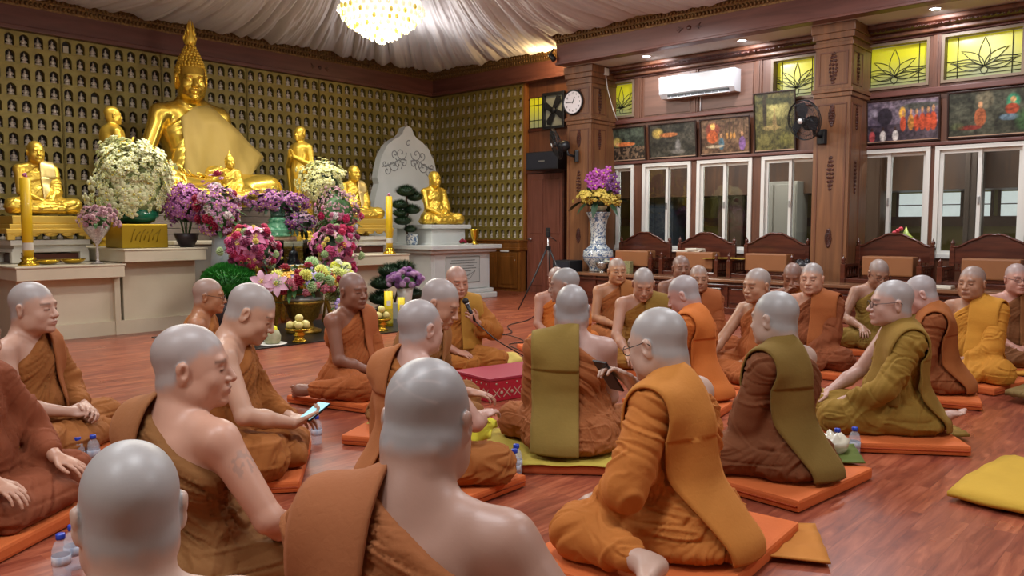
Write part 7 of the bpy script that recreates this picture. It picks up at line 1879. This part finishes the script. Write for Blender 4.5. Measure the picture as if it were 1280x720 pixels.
# phones
def phone(M_, label, screen, sz=(.075, .155)):
    w, h = sz[0] / 2, sz[1] / 2; r = empty('phone', (0, 0, 0), 0, label, 'phone'); r.matrix_world = M_
    MB().box(-w, w, -h, h, -.005, .004, bev=.003).build('casing', BLACK, r); MB().box(-w + .004, w - .004, -h + .005, h - .005, .004, .0052).build('screen', screen, r)
bpy.context.view_layer.update()
def in_hand(Mk, w, dv=(0, 0, 0)):
    J_, p_ = Mk[1], Mk[2]; q_ = J_[w + 'w'] + unit(p_[w + 'f']) * .085 + np.array(dv); return Mk[0].matrix_world @ Matrix.Translation(q_)
phone(in_hand(M5, 'r', (-.02, .02, .03)) @ TR(rx=.35, rz=.9), 'lit pale blue phone held by the bare-shouldered monk', pbr('lit_screen', '#8fd0e0', .2, emit=('#8fd0e0', .6)))
phone(in_hand(M20, 'r', (-.01, .03, -.02)) @ TR(rx=.9, rz=1.3), 'dark phone held by the large spectacled monk at the front right', pbr('dark_screen', '#20262e', .1))
# microphone and its cable
MM = M8[0].matrix_world
mi = empty('microphone', (0, 0, 0), 0, 'black hand microphone held to the mouth of the older monk', 'microphone')
pA, pB = MM @ Vector((-.105, .285, .42)), MM @ Vector((-.020, .245, .62)); dm = (pB - pA).normalized()
MB().tube([pA, pA + dm * .15], [.012, .018], 12).build('handle', BLACK, mi)
MB().ball(pA + dm * .175, .027, 14, 10).build('grille', pbr('mic_grille', '#2a2a2c', .5, .6, bump=(500, .6, .002)), mi)
MB().tube([pA + dm * .145, pA + dm * .155], .020, 14).build('ring', METAL, mi)
def smoothpath(pts, n=8):
    P_ = [Vector(p_) for p_ in pts]; out = []
    for i in range(len(P_) - 1):
        a, b, c, d = P_[max(i - 1, 0)], P_[i], P_[i + 1], P_[min(i + 2, len(P_) - 1)]
        for k in range(n):
            t = k / n; out.append(.5 * ((2 * b) + (c - a) * t + (2 * a - 5 * b + 4 * c - d) * t * t + (3 * b - a - 3 * c + d) * t ** 3))
    return out + [P_[-1]]
q0 = pA
tag(MB().tube(smoothpath([q0, q0 + Vector((.10, -.16, -.16)), (5.02, 4.32, .14), (5.20, 4.42, .012), (5.55, 4.85, .008), (5.85, 5.05, .008), (6.2, 5.6, .008), (6.5, 5.5, .008), (6.35, 5.2, .008), (6.0, 5.3, .008)]), .005, 6).build('microphone_cable', BLACK), 'black microphone cable trailing down to the floor', 'cable')
tag(MB().tube(smoothpath([(5.3, 5.6, .008), (5.9, 5.9, .008), (6.55, 6.25, .008), (7.0, 6.55, .008), (6.8, 6.35, .014), (6.5, 6.15, .012), (6.9, 6.2, .01), (7.4, 6.7, .008), (8.1, 6.95, .008), (9.6, 7.9, .008), (10.3, 8.3, .008)]), .006, 6).build('floor_cable', BLACK), 'long black cable looping over the floor towards the black box speaker', 'cable')
tag(MB().tube(smoothpath([(6.75, 6.3, .02), (6.6, 5.8, .008), (6.2, 5.35, .008), (5.8, 5.0, .008), (5.5, 5.0, .008), (5.45, 5.2, .008), (5.7, 5.25, .008)]), .005, 6).build('floor_cable', BLACK), 'thinner black cable branching off beside the slim orange-robed monk', 'cable')
# yellow cloth in the hands of the monk seen from behind
Mh = Matrix.Translation(in_hand(M10, 'r', (-.06, .0, -.08)).translation) @ Matrix.Translation((-.10, -.45, -.12))
g_ = []
for i in range(14):
    u = i / 13 * 2 - 1; row = []
    for j in range(14):
        v = j / 13 * 2 - 1; row.append(Mh @ Vector((.12 + u * .11 - v * .05, .50 + u * .08 + v * .07, .12 + .05 * math.cos(u * 2.2) * math.cos(v * 2) + .012 * math.sin(u * 9 + v * 4) - .05 * abs(u) ** 3)))
    g_.append(row)
tag(MB().sheet(g_, .01).build('yellow_cloth', cloth('cloth_lemon', '#e6dc12')), 'bright lemon yellow cloth bundle before the monk with the plain sash', 'cloth')
# pile of yellow cloth beside the old monk, papers, white offering
tag(MB().sheet([[(5.12 + .05 * i, 4.62 + .045 * j, .03 + .10 * math.exp(-((i - 3) ** 2 + (j - 3) ** 2) / 7) + .008 * math.sin(i * 3 + j)) for j in range(7)] for i in range(7)], .02).build('yellow_bundle', cloth('bundle_yellow', '#dcc25a')), 'pale yellow cloth bundle on the floor beside the old monk', 'bundle')
floor_cloth('white_paper', [(5.00, 4.20), (5.10, 4.42), (5.34, 4.34), (5.22, 4.12)], pbr('crumpled_paper', '#c9bcb0', .7), 'crumpled white papers on the floor beside the red box', 'paper', thick=.003, wave=.02)
# white rolled cloth beneath the old monk's knee
# ------------------------------------------------------------------ camera and light
cam = bpy.data.objects.new('camera', bpy.data.cameras.new('camera')); COL.objects.link(cam)
cam.location = (0, 0, EYE); cam.rotation_euler = (PI / 2 - PITCH, 0, VIEW - PI / 2)
cam.data.sensor_width = 36; cam.data.lens = 36 * 1006 / 1280; cam.data.clip_start = .05
bpy.context.scene.camera = cam
def area(name, loc, size, energy, col=(1, 1, 1), rot=(0, 0, 0), sy=None):
    l = bpy.data.lights.new(name, 'AREA'); l.energy = energy; l.color = col; l.size = size
    if sy: l.shape = 'RECTANGLE'; l.size_y = sy
    o = bpy.data.objects.new(name, l); COL.objects.link(o); o.location = loc; o.rotation_euler = rot; return o
def point(name, loc, r, energy, col):
    l = bpy.data.lights.new(name, 'POINT'); l.energy = energy; l.color = col; l.shadow_soft_size = r
    o = bpy.data.objects.new(name, l); COL.objects.link(o); o.location = loc; return o
# ceiling tubes hung below the cloth over the hall
for k, (x, y) in enumerate(((1.2, 1.5), (1.2, 5.5), (5.2, 2.0), (9.0, 3.0), (9.0, 6.5), (4.2, -1.6), (-1.4, 2.0))):
    area('ceiling_tube_%d' % k, (x, y, 4.15), 1.3, 78, (.93, .96, 1.0), sy=.35)
point('chandelier_glow', (5.55, 6.83, 2.85), .3, 75, (1.0, .93, .78))
# warm strip over the beam end, unseen wash added to brighten altar and niches
area('altar_wash', (5.6, 9.6, 4.15), 5.0, 210, (1, .96, .87), (-.6, 0, 0), .3)
for x, y in SPOTS:
    l = bpy.data.lights.new('soffit_spot', 'SPOT'); l.energy = 42; l.spot_size = 2.3; l.spot_blend = .7; l.shadow_soft_size = .05; l.color = (.95, .96, 1)
    o = bpy.data.objects.new('soffit_spot', l); COL.objects.link(o); o.location = (x, y, 3.89); o.rotation_euler = (0, -.75, 0)
for y, e, c in ((8.2, 60, (.95, .97, .95)), (6.9, 90, (.95, .97, 1)), (3.2, 95, (.9, .97, 1)), (1.2, 60, (.9, .97, 1)), (5.4, 85, (.95, .95, .85))): area('back_room_lamp', (XW + .95, y, 2.9), .8, e, c, (0, .35, 0))
point('cove_lamp', (11.0, 9.1, 4.12), .05, 26, (1, .72, .34))
area('cloth_fill', (5.6, 6.9, 3.75), 1.2, 45, (.95, .97, 1.0), (PI, 0, 0))  # unseen fill added to brighten the ceiling drape from below
for x, y in ((8.6, 9.6), (2.6, 9.4), (8.9, 4.0)): area('cloth_fill', (x, y, 3.6), .5, 16, (.95, .97, 1.0), (PI, 0, 0))  # further added fill under the pleats, no fixtures there
w = bpy.data.worlds.new('world'); bpy.context.scene.world = w; w.use_nodes = True
w.node_tree.nodes['Background'].inputs[0].default_value = (.55, .6, .7, 1); w.node_tree.nodes['Background'].inputs[1].default_value = .25
sc = bpy.context.scene
sc.view_settings.view_transform = 'Standard'; sc.view_settings.look = 'None'; sc.view_settings.exposure = .13; sc.view_settings.gamma = 1; sc.view_settings.use_curve_mapping = False
sc.cycles.use_denoising = True; sc.cycles.max_bounces = 8; sc.cycles.diffuse_bounces = 4; sc.cycles.glossy_bounces = 4; sc.cycles.transparent_max_bounces = 12; sc.cycles.sample_clamp_indirect = 4; sc.cycles.caustics_reflective = False; sc.cycles.caustics_refractive = False
print('SCRIPT', round(time.time() - T0, 1), 's', len(bpy.data.objects), 'objects')
